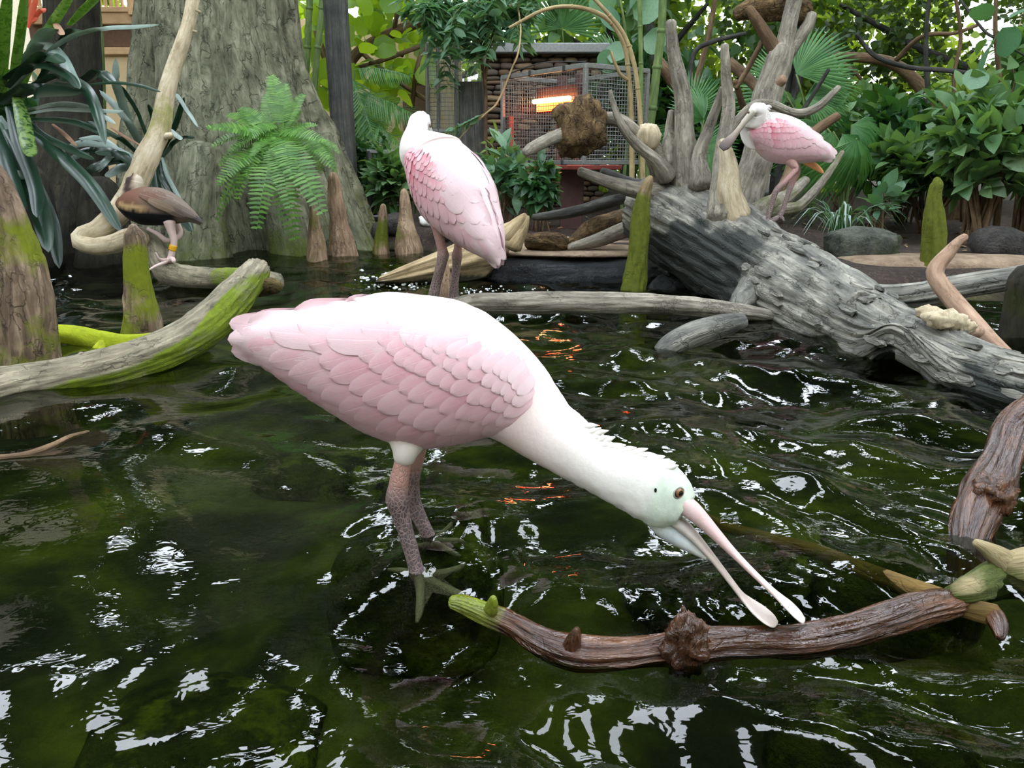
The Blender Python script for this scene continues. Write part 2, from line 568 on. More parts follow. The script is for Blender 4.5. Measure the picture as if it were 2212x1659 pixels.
ys = np.r_[np.linspace(HY0, 0, 25), np.linspace(.05, 5.5, 190), np.linspace(5.6, HY1, 60)]
V, F = grid_mesh(xs, ys, ground_z)
put('floor', V, F, MAT['ground'], loc=(0, 0, 0), kind='structure', label='mossy pond bed rising to a dark soil bank')

# ================================================================== water with real ripples
WR = np.random.RandomState(3)
WAVES = []
for k in range(56):
    lam = .06 * (8.5 ** (k / 55.0))
    ang = WR.uniform(-math.pi, math.pi) if k % 3 else WR.normal(math.pi / 2, .5)
    WAVES.append((2 * math.pi / lam, ang, WR.uniform(0, 6.28), lam))
RINGS = [(G(905, 1236), .012, .045, .30), (G(935, 1165), .010, .045, .25), (G(1600, 1330), .012, .05, .30),
         (G(1700, 1330), .010, .05, .25), (G(1890, 850), .008, .06, .3), (G(1500, 1400), .010, .05, .3)]

def water_z(x, y):
    p = np.stack([x * 1.4, y * 1.4, 0 * x], 1)
    q1 = fbm(p, 2, 31)
    q2 = fbm(p + 40, 2, 33)
    calm = smooth(-.25, .35, fbm(p * .8 + 9, 2, 41) + .35 * smooth(-.6, .8, x) + .25 * smooth(1.2, 2.4, y) - .12)
    xx, yy = x + .10 * q1, y + .10 * q2
    z = np.zeros_like(x)
    for (lam, a, ph) in ((.62, 1.2, .4), (.48, 2.2, 1.9), (.38, .7, 3.1), (.31, 1.75, 5.0)):
        k = 2 * math.pi / lam
        z = z + (.035 / k) * np.sin(k * (xx * math.cos(a) + yy * math.sin(a)) + ph)
    for (k, a, ph, lam) in WAVES:
        sl = .031 * (.45 + .75 * min(1, lam / .22))
        w = (.10 + 1.1 * calm) if lam < .16 else (.75 + .35 * calm)
        z = z + (sl / k) * w * np.sin(k * (xx * math.cos(a) + yy * math.sin(a)) + ph)
    for (c, amp, lam, rad) in RINGS:
        d = np.hypot(x - c[0], y - c[1])
        z = z + .07 * amp * np.cos(2 * math.pi * d / lam) * np.exp(-d / (rad * .45))
    turb = smooth(.55, .1, np.hypot((x + .35) / 1.0, (y - 3.1) / .8))
    z = z + turb * .012 * fbm(np.stack([x * 16, y * 16, 0 * x], 1), 3, 51)
    return z

t = NT('water')
tc = t.n('ShaderNodeTexCoord')
nb = t.n('ShaderNodeBump')
nb.inputs['Strength'].default_value = .06
nb.inputs['Distance'].default_value = .01
t.l(t.noise(t.mapping(tc.outputs['Object'], (1, 1.6, 1)), 34, 2, .5, .4), nb.inputs['Height'])
fr = t.n('ShaderNodeFresnel')
fr.inputs['IOR'].default_value = 1.36
t.l(nb.outputs[0], fr.inputs['Normal'])
gl = t.n('ShaderNodeBsdfGlossy')
gl.inputs['Roughness'].default_value = .015
t.l(nb.outputs[0], gl.inputs['Normal'])
tr = t.n('ShaderNodeBsdfTransparent')
tr.inputs[0].default_value = (.46, .52, .37, 1)
mx = t.n('ShaderNodeMixShader')
t.l(fr.outputs[0], mx.inputs[0])
t.l(tr.outputs[0], mx.inputs[1])
t.l(gl.outputs[0], mx.inputs[2])
t.done(mx.outputs[0])
rows = np.r_[np.linspace(-1.2, .28, 30), .3 + (np.linspace(0, 1, 380) ** 1.35) * 5.1]
cu = np.linspace(-1, 1, 620)
cu = np.sign(cu) * np.abs(cu) ** 1.15
X = cu[None, :] * (1.25 + 1.05 * np.clip(rows, 0, 9))[:, None]
Y = np.repeat(rows[:, None], len(cu), 1)
Z = water_z(X.ravel(), Y.ravel())
V = np.stack([X.ravel(), Y.ravel(), Z], 1)
i = (np.arange(len(rows) - 1)[:, None] * len(cu) + np.arange(len(cu) - 1)[None, :]).ravel()
put('pond_water', V, np.stack([i, i + 1, i + len(cu) + 1, i + len(cu)], 1), MAT['water'], loc=(0, 0, 0), kind='stuff',
    label='dark rippling pond water with bright reflections', cat='water')

# ================================================================== rocks and ledges
def rock_vf(c, sx, sy, sz, seed=0, n=24, amp=.22, boxy=2.6, fr=2.2, rz=0):
    u = np.linspace(0, 2 * np.pi, n, endpoint=False)
    v = np.linspace(-np.pi / 2, np.pi / 2, n // 2 + 1)
    Vv = []
    e = 2 / boxy
    f = lambda w: np.sign(w) * np.abs(w) ** e
    for b in v:
        for a in u:
            Vv.append([f(math.cos(b)) * f(math.cos(a)), f(math.cos(b)) * f(math.sin(a)), f(math.sin(b))])
    Vv = np.array(Vv)
    d = 1 + amp * fbm(Vv * fr + seed * 3.1, 4, seed)
    Vv = Vv * d[:, None] * [sx, sy, sz]
    ca, sa = math.cos(rz), math.sin(rz)
    Vv = Vv @ np.array([[ca, sa, 0], [-sa, ca, 0], [0, 0, 1]])
    m = len(v)
    F = []
    for i in range(m - 1):
        for j in range(n):
            F.append((i * n + j, i * n + (j + 1) % n, (i + 1) * n + (j + 1) % n, (i + 1) * n + j))
    return Vv + np.asarray(c, float), F, {}

def rock_mat(name, c1, c2, rough, spec=.5, scale=16, bump=.9, moss=None):
    t = NT(name)
    tc = t.n('ShaderNodeTexCoord')
    n1 = t.noise(tc.outputs['Object'], scale, 8, .7)
    n2 = t.noise(tc.outputs['Object'], scale * 4, 4, .65)
    col = t.ramp(n1, [(.35, c1), (.65, c2)])
    if moss:
        col = t.mix(t.ramp(t.noise(tc.outputs['Object'], 6, 5, .7), [(.5, (0, 0, 0, 1)), (.62, (1, 1, 1, 1))]), col, rgba(moss))
    t.done(t.pbr(col, rough, t.bump(t.math('ADD', n1, t.math('MULTIPLY', n2, .5)), bump, .03), spec))

rock_mat('black_wet_rock', (14, 16, 18), (44, 48, 52), .22, .7)
rock_mat('grey_rock', (50, 54, 48), (112, 116, 104), .7, .3, moss=(62, 74, 46))
rock_mat('tan_rock', (120, 100, 80), (178, 156, 130), .75, .3, scale=9)
rock_mat('dark_stone', (34, 34, 34), (82, 78, 72), .5, .4)
rock_mat('mossy_bed_rock', (22, 26, 10), (74, 82, 24), .8, .2, moss=(118, 130, 26))

V, F, _ = rock_vf((.30, 3.98, -.08), .50, .50, .17, 3, 40, .12, 4.5, 3.0)
put('stone_ledge', V, F, MAT['black_wet_rock'], label='long black wet stone ledge below the heater cage', cat='rock')
V, F, _ = rock_vf((.69, 3.37, -.09), .10, .10, .14, 8, 30, .2, 2.4)
put('boulder', V, F, MAT['black_wet_rock'], label='rounded dark wet boulder tucked under the fallen tree', cat='rock')
V, F, _ = rock_vf((.31, 3.98, .098), .42, .36, .015, 5, 30, .2, 3.5)
put('flat_stone', V, F, MAT['tan_rock'], label='thin brown flat stone on top of the wet ledge', cat='rock')
c = P(1860, 545, 3.62); V, F, _ = rock_vf((c[0], c[1], .145), .17, .13, .085, 12, 30, .25, 2.6)
put('planter_rock', V, F, MAT['grey_rock'], label='rough grey-green rock below the grassy plant', cat='rock')
c = P(2010, 590, 3.45); V, F, _ = rock_vf((c[0] + .05, c[1], .07), .45, .17, .05, 15, 36, .15, 4, 3)
put('flat_slab', V, F, MAT['tan_rock'], label='pale tan flat slab at the foot of the mossy knee', cat='rock')
c = P(2195, 560, 3.5); V, F, _ = rock_vf((c[0] + .1, c[1] + .3, .13), .12, .12, .09, 18, 24)
put('bank_stone', V, F, MAT['dark_stone'], label='dark lumpy stone on the soil at the bank edge', cat='rock')
for i, (px, Yr, sx, sz) in enumerate(((824, 5.0, .055, .07), (862, 5.02, .09, .07), (968, 4.74, .09, .07), (752, 5.22, .055, .09))):
    c = P(px, 520, Yr)
    V, F, _ = rock_vf((c[0], Yr, float(ground_z([c[0]], [Yr])[0]) + .02), sx, .09, sz, 30 + i, 24)
    put('shore_rock', V, F, MAT['dark_stone'], label=('dark shore rock left of the small green knee', 'wide dark shore rock under the small green knee', 'dark shore rock at the skirt of the tan knee', 'dark upright rock pressed against the trunk foot')[i], cat='rock')
# stones on the pond bed, seen through the water
bed = [(905, 1300, .13, .09, .10), (420, 1480, .16, .12, .08), (1540, 1225, .15, .08, .08), (1935, 1255, .13, .10, .10), (1950, 1090, .16, .10, .10), (1900, 1480, .14, .09, .08), (680, 960, .16, .10, .07), (930, 1195, .10, .07, .10)]
for i, (px, py, sx, sy, sz) in enumerate(bed):
    c = G(px, py, -.12)
    top = -.015 if i in (0, 7) else (-.06 if i in (2, 3) else -.16)
    V, F, _ = rock_vf((c[0], c[1], top - sz), sx, sy, sz, 50 + i, 24, .16 if i not in (0, 7) else .05, 2.8 if i not in (0, 7) else 3.6)
    put('pond_stone', V, F, MAT['mossy_bed_rock'], label='mossy stone lying under the water on the pond bed' if i not in (0, 7) else
        ('dark flat stone under the wading foot beside the driftwood tip' if i == 0 else 'dark flat stone under the wading bird\'s farther foot'), cat='rock', group='stones on the pond bed')

# ================================================================== trunks, logs, knees
def limb(name, label, cat, path, mat, n=14, group=None, **kw):
    V, F, A = tube(pp(path), n=n, **kw)
    return put(name, V, F, MAT[mat], attrs=A, label=label, cat=cat, group=group)

def sub(parent, name, path, mat, n=12, label=None, raw=False, **kw):
    V, F, A = tube(path if raw else pp(path), n=n, **kw)
    return put(name, V, F, MAT[mat], parent=parent, attrs=A, label=label)

# --- big fluted cypress trunk
def flutes(m, seed, a0, a1):
    def f(th, s):
        k = a0 + (a1 - a0) * smooth(.35, 1.0, s)
        return k * (np.cos(m * th + 1.2 * np.sin(th * 2 + seed) + seed) * .6 + .4 * np.cos((m + 4) * th + seed * 2))
    return f
ty = 5.0
path = [(P(462, -420, ty), .40), (P(464, -160, ty), .41), (P(468, 0, ty), .43), (P(474, 150, ty), .49), (P(492, 300, ty), .59), (P(512, 420, ty), .65), (P(535, 520, ty), .70), (P(545, 585, ty), .74), (P(546, 640, ty), .75)]
root = thing('cypress_tree', 'huge grey-green fluted cypress trunk behind the fern', 'tree', (P(575, 590, ty)[0], ty, 0))
V, F, A = tube(path, n=200, seg=.025, amp=.07, gs=(3, 2.0), seed=3, sq=(1.0, .62), lobes=flutes(7, .6, .08, .20), fine=.015, grooves=.035, gk=16,
               moss=lambda V, t, c: .28 + .45 * smooth(.5, .9, t) * smooth(-.1, .6, V[:, 0] + 1.5) + .25 * fbm(V * 2.2, 3, 4))
put('trunk', V, F, MAT['trunk_bark'], parent=root, attrs=A)
for i, pth in enumerate(([(700, 300, 5.0, 26), (730, 430, 4.95, 36), (768, 560, 4.85, 52), (780, 610, 4.8, 60)],
                         [(595, 380, 4.8, 40), (625, 480, 4.7, 50), (645, 570, 4.62, 60), (650, 620, 4.6, 66)],
                         [(440, 330, 4.6, 44), (430, 450, 4.5, 56), (425, 560, 4.4, 76), (425, 620, 4.35, 84)],
                         [(345, 300, 4.8, 30), (342, 430, 4.7, 46), (335, 560, 4.6, 70), (332, 620, 4.55, 80)])):
    sub(root, 'buttress', pth, 'trunk_bark', n=26, amp=.14, gs=(3, 4), seed=40 + i, fine=.05,
        moss=lambda V, t, c: .35 + .5 * fbm(V * 3, 3, 8) + .3 * smooth(.3, .0, V[:, 2]))
# --- dark trunk far left
root = thing('dark_tree', 'dark brown trunk behind the broad-leaved bromeliad', 'tree', P(130, 600, 4.7))
V, F, A = tube(pp([(152, -120, 4.9, 52), (155, 60, 4.9, 53), (156, 250, 4.87, 60), (142, 400, 4.84, 82), (118, 520, 4.8, 108), (108, 620, 4.78, 118)]), n=48, amp=.10, gs=(3, 3), seed=9,
               lobes=flutes(6, 2, .03, .12), fine=.04, moss=lambda V, t, c: .3 + .4 * fbm(V * 3, 3, 2))
put('trunk', V, F, MAT['dark_bark'], parent=root, attrs=A)
sub(root, 'buttress', [(40, 380, 4.2, 60), (30, 500, 4.1, 90), (20, 600, 4.05, 110)], 'dark_bark', n=24, amp=.14, seed=12)
sub(root, 'buttress', [(215, 400, 4.3, 36), (225, 480, 4.25, 50), (232, 580, 4.2, 66)], 'dark_bark', n=24, amp=.14, seed=13)

# --- bare pale hooked branch leaning behind the duck
root = thing('hooked_branch', 'pale bare branch with hooked foot leaning up past the duck', 'branch', P(260, 545, 3.45))
V, F, A = tube(pp([(432, -110, 3.9, 13), (418, -10, 3.85, 14), (404, 60, 3.8, 14), (378, 140, 3.75, 16), (358, 210, 3.7, 18), (345, 280, 3.65, 22), (322, 330, 3.6, 25), (300, 380, 3.55, 25), (270, 440, 3.5, 25),
                   (225, 490, 3.45, 23), (180, 508, 3.42, 20), (172, 522, 3.4, 18), (205, 533, 3.38, 19), (250, 525, 3.36, 20), (285, 512, 3.34, 20), (310, 520, 3.33, 18)]),
               n=20, amp=.14, gs=(2.4, 9), seed=5, fine=.05, moss=lambda V, t, c: .05 + .55 * smooth(.24, .42, t) * smooth(.66, .46, t) + .15 * smooth(.8, .9, t) + .25 * fbm(V * 14, 2, 5))
put('stem', V, F, MAT['pale_branch'], parent=root, attrs=A)
sub(root, 'twig_stub', [(352, 296, 3.63, 8), (366, 293, 3.62, 7), (371, 291, 3.62, 6)], 'pale_branch', n=8, seed=2, amp=.1)
sub(root, 'twig_stub', [(414, 66, 3.8, 4), (424, 69, 3.8, 3)], 'pale_branch', n=6, seed=3)
sub(root, 'twig_stub', [(424, 22, 3.8, 4), (433, 26, 3.8, 3)], 'pale_branch', n=6, seed=4)

# --- duck's perch log
limb('perch_log', 'mossy bent log the duck stands on', 'log', [(292, 505, 3.42, 16), (310, 512, 3.4, 20), (335, 535, 3.38, 23), (345, 565, 3.34, 24), (362, 588, 3.3, 26), (405, 598, 3.25, 24), (450, 600, 3.2, 23), (500, 602, 3.12, 23), (560, 606, 3.02, 24), (598, 612, 2.98, 22)],
     'grey_bark', n=22, amp=.12, gs=(2.5, 8), seed=21, fine=.05, moss=lambda V, t, c: .05 + .75 * smooth(.55, .66, t) * smooth(.98, .9, t))
# --- knees and stumps
def knee(name, label, pts, mat='knee_bark', n=22, seed=0, mossy=.5, toplight=.25, amp=.13, group=None, cat='cypress knee', z0=0.0):
    """pts from the water line (px, py, r px) to the tip"""
    Y = G(pts[0][0], pts[0][1], z0)[1]
    q = pp([(a, b, Y, r) for a, b, r in pts])
    q = [(np.array([q[0][0][0], Y, -.28]), q[0][1] * 1.35), (np.array([q[0][0][0], Y, -.10]), q[0][1] * 1.15)] + q      # rooted in the bed
    z1 = q[-1][0][2]
    V, F, A = tube(q, n=max(n, 44), seg=.008, amp=amp * 1.5, gs=(2.2, 9), seed=seed, fine=.05, cap=(.2, .9), grooves=.10,
                   moss=lambda V, t, c: mossy * (.80 - toplight - .5 * smooth(.6, 1.0, V[:, 2] / z1)) + .55 * fbm(V * 9, 3, seed) + .18 * mossy)
    o = put(name, V, F, MAT[mat], attrs=A, label=label, cat=cat, group=group)
    return o
wood_mat('knee_brown_base', (60, 48, 40), (118, 100, 82), (182, 160, 134), moss=(132, 142, 22), moss2=(84, 98, 12), scale=48, crack=.6)
knee('stump', 'thick tan stump with mossy sides rising by the green branch', [(66, 785, 62), (64, 735, 58), (58, 680, 54), (52, 620, 50), (42, 560, 46), (30, 500, 36), (16, 440, 28), (2, 390, 20), (-8, 360, 10)], 'knee_brown_base', 40, 1, .75, .15, .10, cat='stump')
knee('cypress_knee', 'flat-topped mossy knee standing before the duck', [(307, 722, 44), (305, 680, 40), (300, 630, 30), (295, 580, 25), (292, 530, 23), (290, 505, 20), (288, 494, 12)], 'knee_brown_base', 28, 4, .85, .05)
GK = None
knee('cypress_knee', 'tall pinkish knee with bump beside the fern', [(742, 552, 32), (738, 520, 27), (732, 480, 20), (727, 440, 17), (723, 405, 14), (720, 380, 10)], seed=5, mossy=.55, toplight=.3)
knee('cypress_knee', 'short slim knee against the trunk foot by the fern', [(684, 562, 22), (683, 525, 18), (680, 490, 13), (678, 460, 10), (676, 444, 6)], seed=6, mossy=.6)
knee('cypress_knee', 'small dark green knee between two taller knees', [(824, 545, 19), (825, 510, 14), (827, 470, 10), (828, 445, 6)], seed=7, mossy=.85, toplight=0)
knee('cypress_knee', 'tan knee with mossy skirt behind the standing spoonbill', [(885, 548, 30), (880, 510, 24), (876, 470, 15), (874, 435, 12), (873, 415, 9)], seed=8, mossy=.7)
knee('cypress_knee', 'tall leaning moss-green knee in front of the stone ledge', [(1368, 627, 27), (1375, 580, 24), (1380, 520, 21), (1384, 460, 18), (1390, 420, 14), (1400, 395, 11), (1404, 386, 8)], seed=9, mossy=1.25, toplight=-.2)
knee('cypress_knee', 'bright mossy knee with pale knob on the soil bank', [(2014, 580, 26), (2018, 530, 24), (2018, 480, 22), (2018, 440, 17), (2020, 415, 14), (2024, 398, 13), (2024, 390, 9)], seed=10, mossy=1.25, toplight=-.2, z0=.08)
knee('cypress_knee', 'small brown knee between the legs of the spoonbill', [(960, 645, 22), (960, 610, 18), (961, 585, 12), (962, 568, 6)], seed=11, mossy=.55)
knee('stump', 'dark mossy stump standing in water beyond the fallen tree', [(2196, 722, 34), (2200, 660, 28), (2206, 610, 26), (2210, 590, 20)], 'dark_bark', seed=14, mossy=.8, cat='stump')

# --- left foreground log and mossy branch behind it
root = thing('curved_log', 'long curved grey log with mossy underside resting on the water', 'log', P(250, 850, 2.0))
clp = pp([(-520, 960, 1.5, 60), (-320, 925, 1.54, 62), (-160, 895, 1.62, 60), (0, 848, 1.72, 54), (120, 822, 1.8, 48), (260, 790, 1.9, 46), (370, 750, 2.02, 46), (450, 700, 2.15, 44), (510, 640, 2.32, 38), (545, 598, 2.45, 32), (556, 582, 2.5, 28)])
clx, clz = np.array([p[0] for p, r in clp]), np.array([p[2] for p, r in clp])
V, F, A = tube(clp, n=72, amp=.10, gs=(2.4, 7), seed=15, fine=.05, cap=(.5, .6), grooves=.09, seg=.012,
               moss=lambda V, t, c: .08 + .85 * smooth(.024, -.014, V[:, 2] - np.interp(V[:, 0], clx, clz)) + .35 * fbm(V * 7, 3, 3))
put('trunk', V, F, MAT['grey_bark'], parent=root, attrs=A)
sub(root, 'broken_stub', [(560, 620, 2.46, 22), (585, 618, 2.44, 19), (603, 620, 2.43, 12)], 'burl_wood', n=14, amp=.3, seed=3, moss=lambda V, t, c: .6 + 0 * t)
sub(root, 'twig_stub', [(168, 790, 1.84, 10), (174, 772, 1.84, 8), (178, 764, 1.84, 6)], 'grey_bark', n=9, amp=.1, seed=5)
wood_mat('green_moss_wood', (84, 92, 24), (150, 160, 24), (186, 194, 40), moss=(168, 182, 20), moss2=(108, 124, 8), crack=.1, bump=.4, stretch=.5)
root = thing('mossy_branch', 'bright green mossy branch lying behind the curved log', 'branch', P(260, 760, 2.2))
V, F, A = tube(pp([(-300, 780, 2.1, 26), (-120, 752, 2.18, 26), (0, 742, 2.2, 22), (100, 722, 2.22, 20), (160, 724, 2.22, 22), (230, 742, 2.2, 26), (300, 745, 2.18, 24), (380, 728, 2.2, 20), (450, 700, 2.25, 16)]), n=24, amp=.16, gs=(2.2, 9), seed=25, moss=lambda V, t, c: .8 + 0 * t)
put('stem', V, F, MAT['green_moss_wood'], parent=root, attrs=A)
sub(root, 'fork', [(225, 750, 2.18, 18), (200, 775, 2.12, 14), (190, 800, 2.06, 12)], 'green_moss_wood', n=14, amp=.2, seed=26, moss=lambda V, t, c: .5 + 0 * t)
# --- thin twig in the left water
limb('floating_twig', 'thin brown twig poking from the water near the log', 'twig', [(-60, 990, 1.34, 7), (40, 986, 1.36, 8), (110, 965, 1.42, 8), (150, 945, 1.46, 6), (192, 933, 1.48, 4)], 'brown_branch', n=10, amp=.1, seed=2)

# --- fallen tree
def underside(th, s):
    return 1.0
root = thing('fallen_tree', 'weathered grey fallen tree with upturned roots lying across the pond', 'log', P(1700, 700, 2.7))
tp = [(P(1405, 452, 3.62), .17), (P(1470, 486, 3.45), .20), (P(1545, 530, 3.25), .205), (P(1640, 590, 2.98), .19), (P(1740, 648, 2.68), .17), (P(1840, 705, 2.38), .145), (P(1960, 765, 2.08), .120), (P(2080, 812, 1.85), .095), (P(2212, 850, 1.68), .080), (P(2420, 915, 1.46), .07)]
def cavity(V0, F0):
    return V0
V, F, A = tube(tp, n=150, seg=.013, amp=.10, gs=(1.8, 4), seed=31, fine=.03, grooves=.09, gk=6.0, octv=4, cap=(.4, .2),
               moss=lambda V, t, c: .05 + .9 * smooth(.09, -.03, V[:, 2] + .12 * fbm(V * 6, 2, 3)) + 1.1 * smooth(.50, .30, t) * smooth(.33, .20, V[:, 2] + .10 * fbm(V * 7, 2, 13)) + .25 * fbm(V * 5, 3, 6))
# hollow arch worn into the underside near the water
hc = P(1975, 815, 1.97)
d = np.sqrt(((V[:, 0] - hc[0]) / .12) ** 2 + ((V[:, 1] - hc[1]) / .14) ** 2)
low = smooth(.10, .02, V[:, 2])
V[:, 2] += .11 * np.exp(-d ** 2 * 1.2) * low
V[:, 1] += .05 * np.exp(-d ** 2 * 1.2) * low
put('trunk', V, F, MAT['dead_log'], parent=root, attrs=A)
wm = lambda k: (lambda V, t, c: k + .2 * fbm(V * 6, 2, 1))
roots = [
    ([(1490, 420, 3.42, 40), (1480, 350, 3.4, 30), (1478, 270, 3.4, 21), (1474, 200, 3.4, 18), (1458, 130, 3.4, 15), (1450, 75, 3.4, 13), (1449, 48, 3.4, 13)], 'grey_branch', .12),
    ([(1450, 350, 3.44, 30), (1446, 290, 3.44, 12), (1450, 240, 3.43, 7)], 'grey_branch', .12),
    ([(1560, 470, 3.1, 36), (1558, 400, 3.15, 24), (1562, 320, 3.2, 17), (1574, 230, 3.22, 14), (1568, 160, 3.22, 11), (1565, 98, 3.22, 9)], 'grey_branch', .12),
    ([(1515, 400, 3.3, 28), (1510, 340, 3.32, 16), (1530, 280, 3.32, 12), (1552, 220, 3.3, 9), (1560, 190, 3.28, 6)], 'grey_branch', .1),
    ([(1440, 390, 3.5, 34), (1420, 340, 3.46, 26), (1385, 300, 3.42, 18), (1340, 262, 3.38, 15), (1290, 256, 3.34, 14), (1262, 262, 3.32, 13)], 'grey_branch', .15),
    ([(1440, 380, 3.4, 24), (1420, 350, 3.36, 14), (1375, 312, 3.32, 11), (1345, 275, 3.3, 9), (1328, 235, 3.3, 7), (1318, 196, 3.3, 4)], 'grey_branch', .08),
    ([(1450, 425, 3.45, 30), (1380, 412, 3.4, 19), (1310, 392, 3.4, 14), (1252, 370, 3.4, 10)], 'grey_branch', .12),
    ([(1430, 410, 3.6, 22), (1370, 398, 3.65, 12), (1320, 378, 3.7, 10), (1300, 370, 3.7, 8)], 'dark_branch', .1),
    ([(1590, 470, 3.08, 34), (1576, 420, 3.08, 27), (1576, 375, 3.09, 22), (1570, 335, 3.1, 15), (1560, 305, 3.12, 10)], 'pale_branch', .14),
    ([(1630, 465, 3.2, 24), (1655, 445, 3.35, 20), (1700, 425, 3.5, 16), (1740, 390, 3.65, 10)], 'grey_branch', .12),
    ([(1620, 462, 3.3, 16), (1700, 452, 3.4, 13), (1730, 442, 3.45, 11), (1770, 400, 3.5, 9), (1800, 360, 3.52, 7), (1820, 328, 3.55, 5)], 'grey_branch', .08),
    ([(1560, 300, 3.6, 10), (1620, 232, 3.6, 9), (1660, 224, 3.6, 9), (1720, 245, 3.6, 9), (1765, 232, 3.6, 9), (1800, 200, 3.6, 7), (1812, 188, 3.6, 6)], 'grey_branch', .08),
]
for i, (pth, mt, am) in enumerate(roots):
    sub(root, 'root', pth, mt, n=40, seg=.012, amp=am, gs=(2.2, 8), seed=60 + i, fine=.03, grooves=.10, moss=wm(.62 if i in (9, 10) else .2))
V, F, _ = rock_vf(P(1400, 296, 3.38), .055, .05, .055, 4, 22, .35, 2.2, 3)
g = V * 1.0
put('burl', V, F, MAT['pale_branch'], parent=root, attrs={'grain': g, 'moss': np.full(len(V), .35)})
# burl chunk hanging on the long root, and its broken stub
V, F, _ = rock_vf(P(1252, 278, 3.32), .105, .08, .118, 9, 40, .42, 2.2, 2.4)
put('root_burl', V, F, MAT['burl_wood'], parent=root, attrs={'grain': V, 'moss': .2 + .3 * fbm(V * 12, 3, 2)}, label='lumpy brown burl at the root end')
sub(root, 'root_stub', [(1235, 285, 3.3, 18), (1185, 302, 3.26, 14), (1150, 320, 3.22, 13), (1134, 330, 3.2, 9)], 'grey_branch', n=16, amp=.08, seed=44, moss=wm(.25))
# side limb reaching to the water and knot
sub(root, 'limb_stub', [(1660, 590, 2.85, 46), (1620, 636, 2.74, 34), (1596, 660, 2.67, 22), (1592, 676, 2.63, 14)], 'dead_log', n=24, amp=.15, seed=51, fine=.05, moss=wm(.5))
kc = P(1862, 652, 2.25)
V, F, A = tube([(kc + [0.0, .05, -.02], .036), (kc + [-.004, .0, .0], .032), (kc + [-.008, -.018, .006], .027)], n=18, amp=.1, seed=7, cap=(.1, -.4), moss=wm(.3))
put('knot', V, F, MAT['dead_log'], parent=root, attrs=A, label='round sawn knot on the trunk')
for i, (px, py, sz) in enumerate(((2040, 690, .05), (2075, 705, .04), (2010, 676, .035))):
    V, F, _ = rock_vf(P(px, py, 1.93 + .02 * i), sz, sz * .6, sz * .45, 70 + i, 22, .6, 2.2, 3.4)
    put('bracket_fungus', V, F, MAT['pale_branch'], parent=root, attrs={'grain': V, 'moss': np.full(len(V), .45)}, label='crinkled yellowish bracket growth on the trunk')
sub(root, 'splinter', [(1955, 758, 1.98, 26), (2010, 790, 1.9, 24), (2060, 816, 1.84, 20), (2085, 828, 1.82, 15)], 'dead_log', n=16, amp=.15, seed=54, fine=.05, moss=wm(.15))
# cracked bark plates standing proud along the top
for i in range(70):
    tt = R.uniform(.34, .92)
    a = R.uniform(-1.2, 1.5)
    k = tt * (len(tp) - 1)
    C0 = catmull(np.array([p for p, r in tp]), [k])[0]
    C1 = catmull(np.array([p for p, r in tp]), [min(k + .15, len(tp) - 1)])[0]
    r0 = np.interp(k, np.arange(len(tp)), [r for p, r in tp])
    T = (C1 - C0) / (np.linalg.norm(C1 - C0) + 1e-9)
    side = np.cross(T, [0, 0, 1.0]); side /= np.linalg.norm(side)
    up = np.cross(side, T)
    nrm = up * math.cos(a) + side * math.sin(a)
    lat = np.cross(T, nrm)
    L_, w_ = R.uniform(.05, .14), R.uniform(.008, .02)
    c0 = C0 + nrm * (r0 * 1.015)
    q = []
    nn = 7
    for lv, sc in ((-.008, 1.0), (.0022, .85)):
        for j in range(nn):
            an = 2 * math.pi * j / nn
            rr = 1 + .3 * R.uniform(-1, 1) if lv < 0 else 1
            q.append(c0 + T * math.cos(an) * L_ * .5 * sc * rr + lat * math.sin(an) * w_ * sc * rr + nrm * lv)
    Fq = [tuple(range(nn, 2 * nn))] + [(j, (j + 1) % nn, nn + (j + 1) % nn, nn + j) for j in range(nn)]
    q = np.array(q)
    put('bark_plate', q, Fq, MAT['dead_log'], parent=root, attrs={'grain': np.stack([q @ lat, q @ nrm, q @ T], 1), 'moss': np.full(len(q), .12)}, smooth_=False)

# --- other dead wood on the right
limb('split_log', 'long grey split log lying across behind the fallen tree', 'log', [(1780, 640, 2.9, 30), (1880, 640, 2.75, 26), (1960, 638, 2.65, 26), (2060, 622, 2.6, 27), (2160, 606, 2.55, 26), (2260, 590, 2.5, 26), (2400, 572, 2.45, 24), (2600, 560, 2.4, 22)], 'dead_log', n=56, seg=.014, amp=.14, gs=(2.4, 5), seed=81, fine=.05, grooves=.14, moss=wm(.2))
root = thing('forked_branch', 'smooth pinkish-brown branch leaning over the grey log', 'branch', P(2110, 720, 2.1))
V, F, A = tube(pp([(2300, 905, 1.7, 17), (2212, 808, 1.85, 18), (2150, 750, 1.98, 20), (2110, 708, 2.06, 21), (2060, 650, 2.15, 19), (2025, 605, 2.2, 18), (2022, 580, 2.22, 18), (2050, 545, 2.24, 14), (2070, 522, 2.24, 10), (2086, 511, 2.24, 8)]), n=20, amp=.07, seed=84, moss=wm(.05))
put('stem', V, F, MAT['pink_branch'], parent=root, attrs=A)
sub(root, 'twig_stub', [(2114, 716, 2.0, 12), (2112, 722, 1.98, 9)], 'pink_branch', n=9, seed=1)
sub(root, 'twig_stub', [(2046, 552, 2.24, 6), (2042, 540, 2.25, 4)], 'pink_branch', n=8, seed=2)
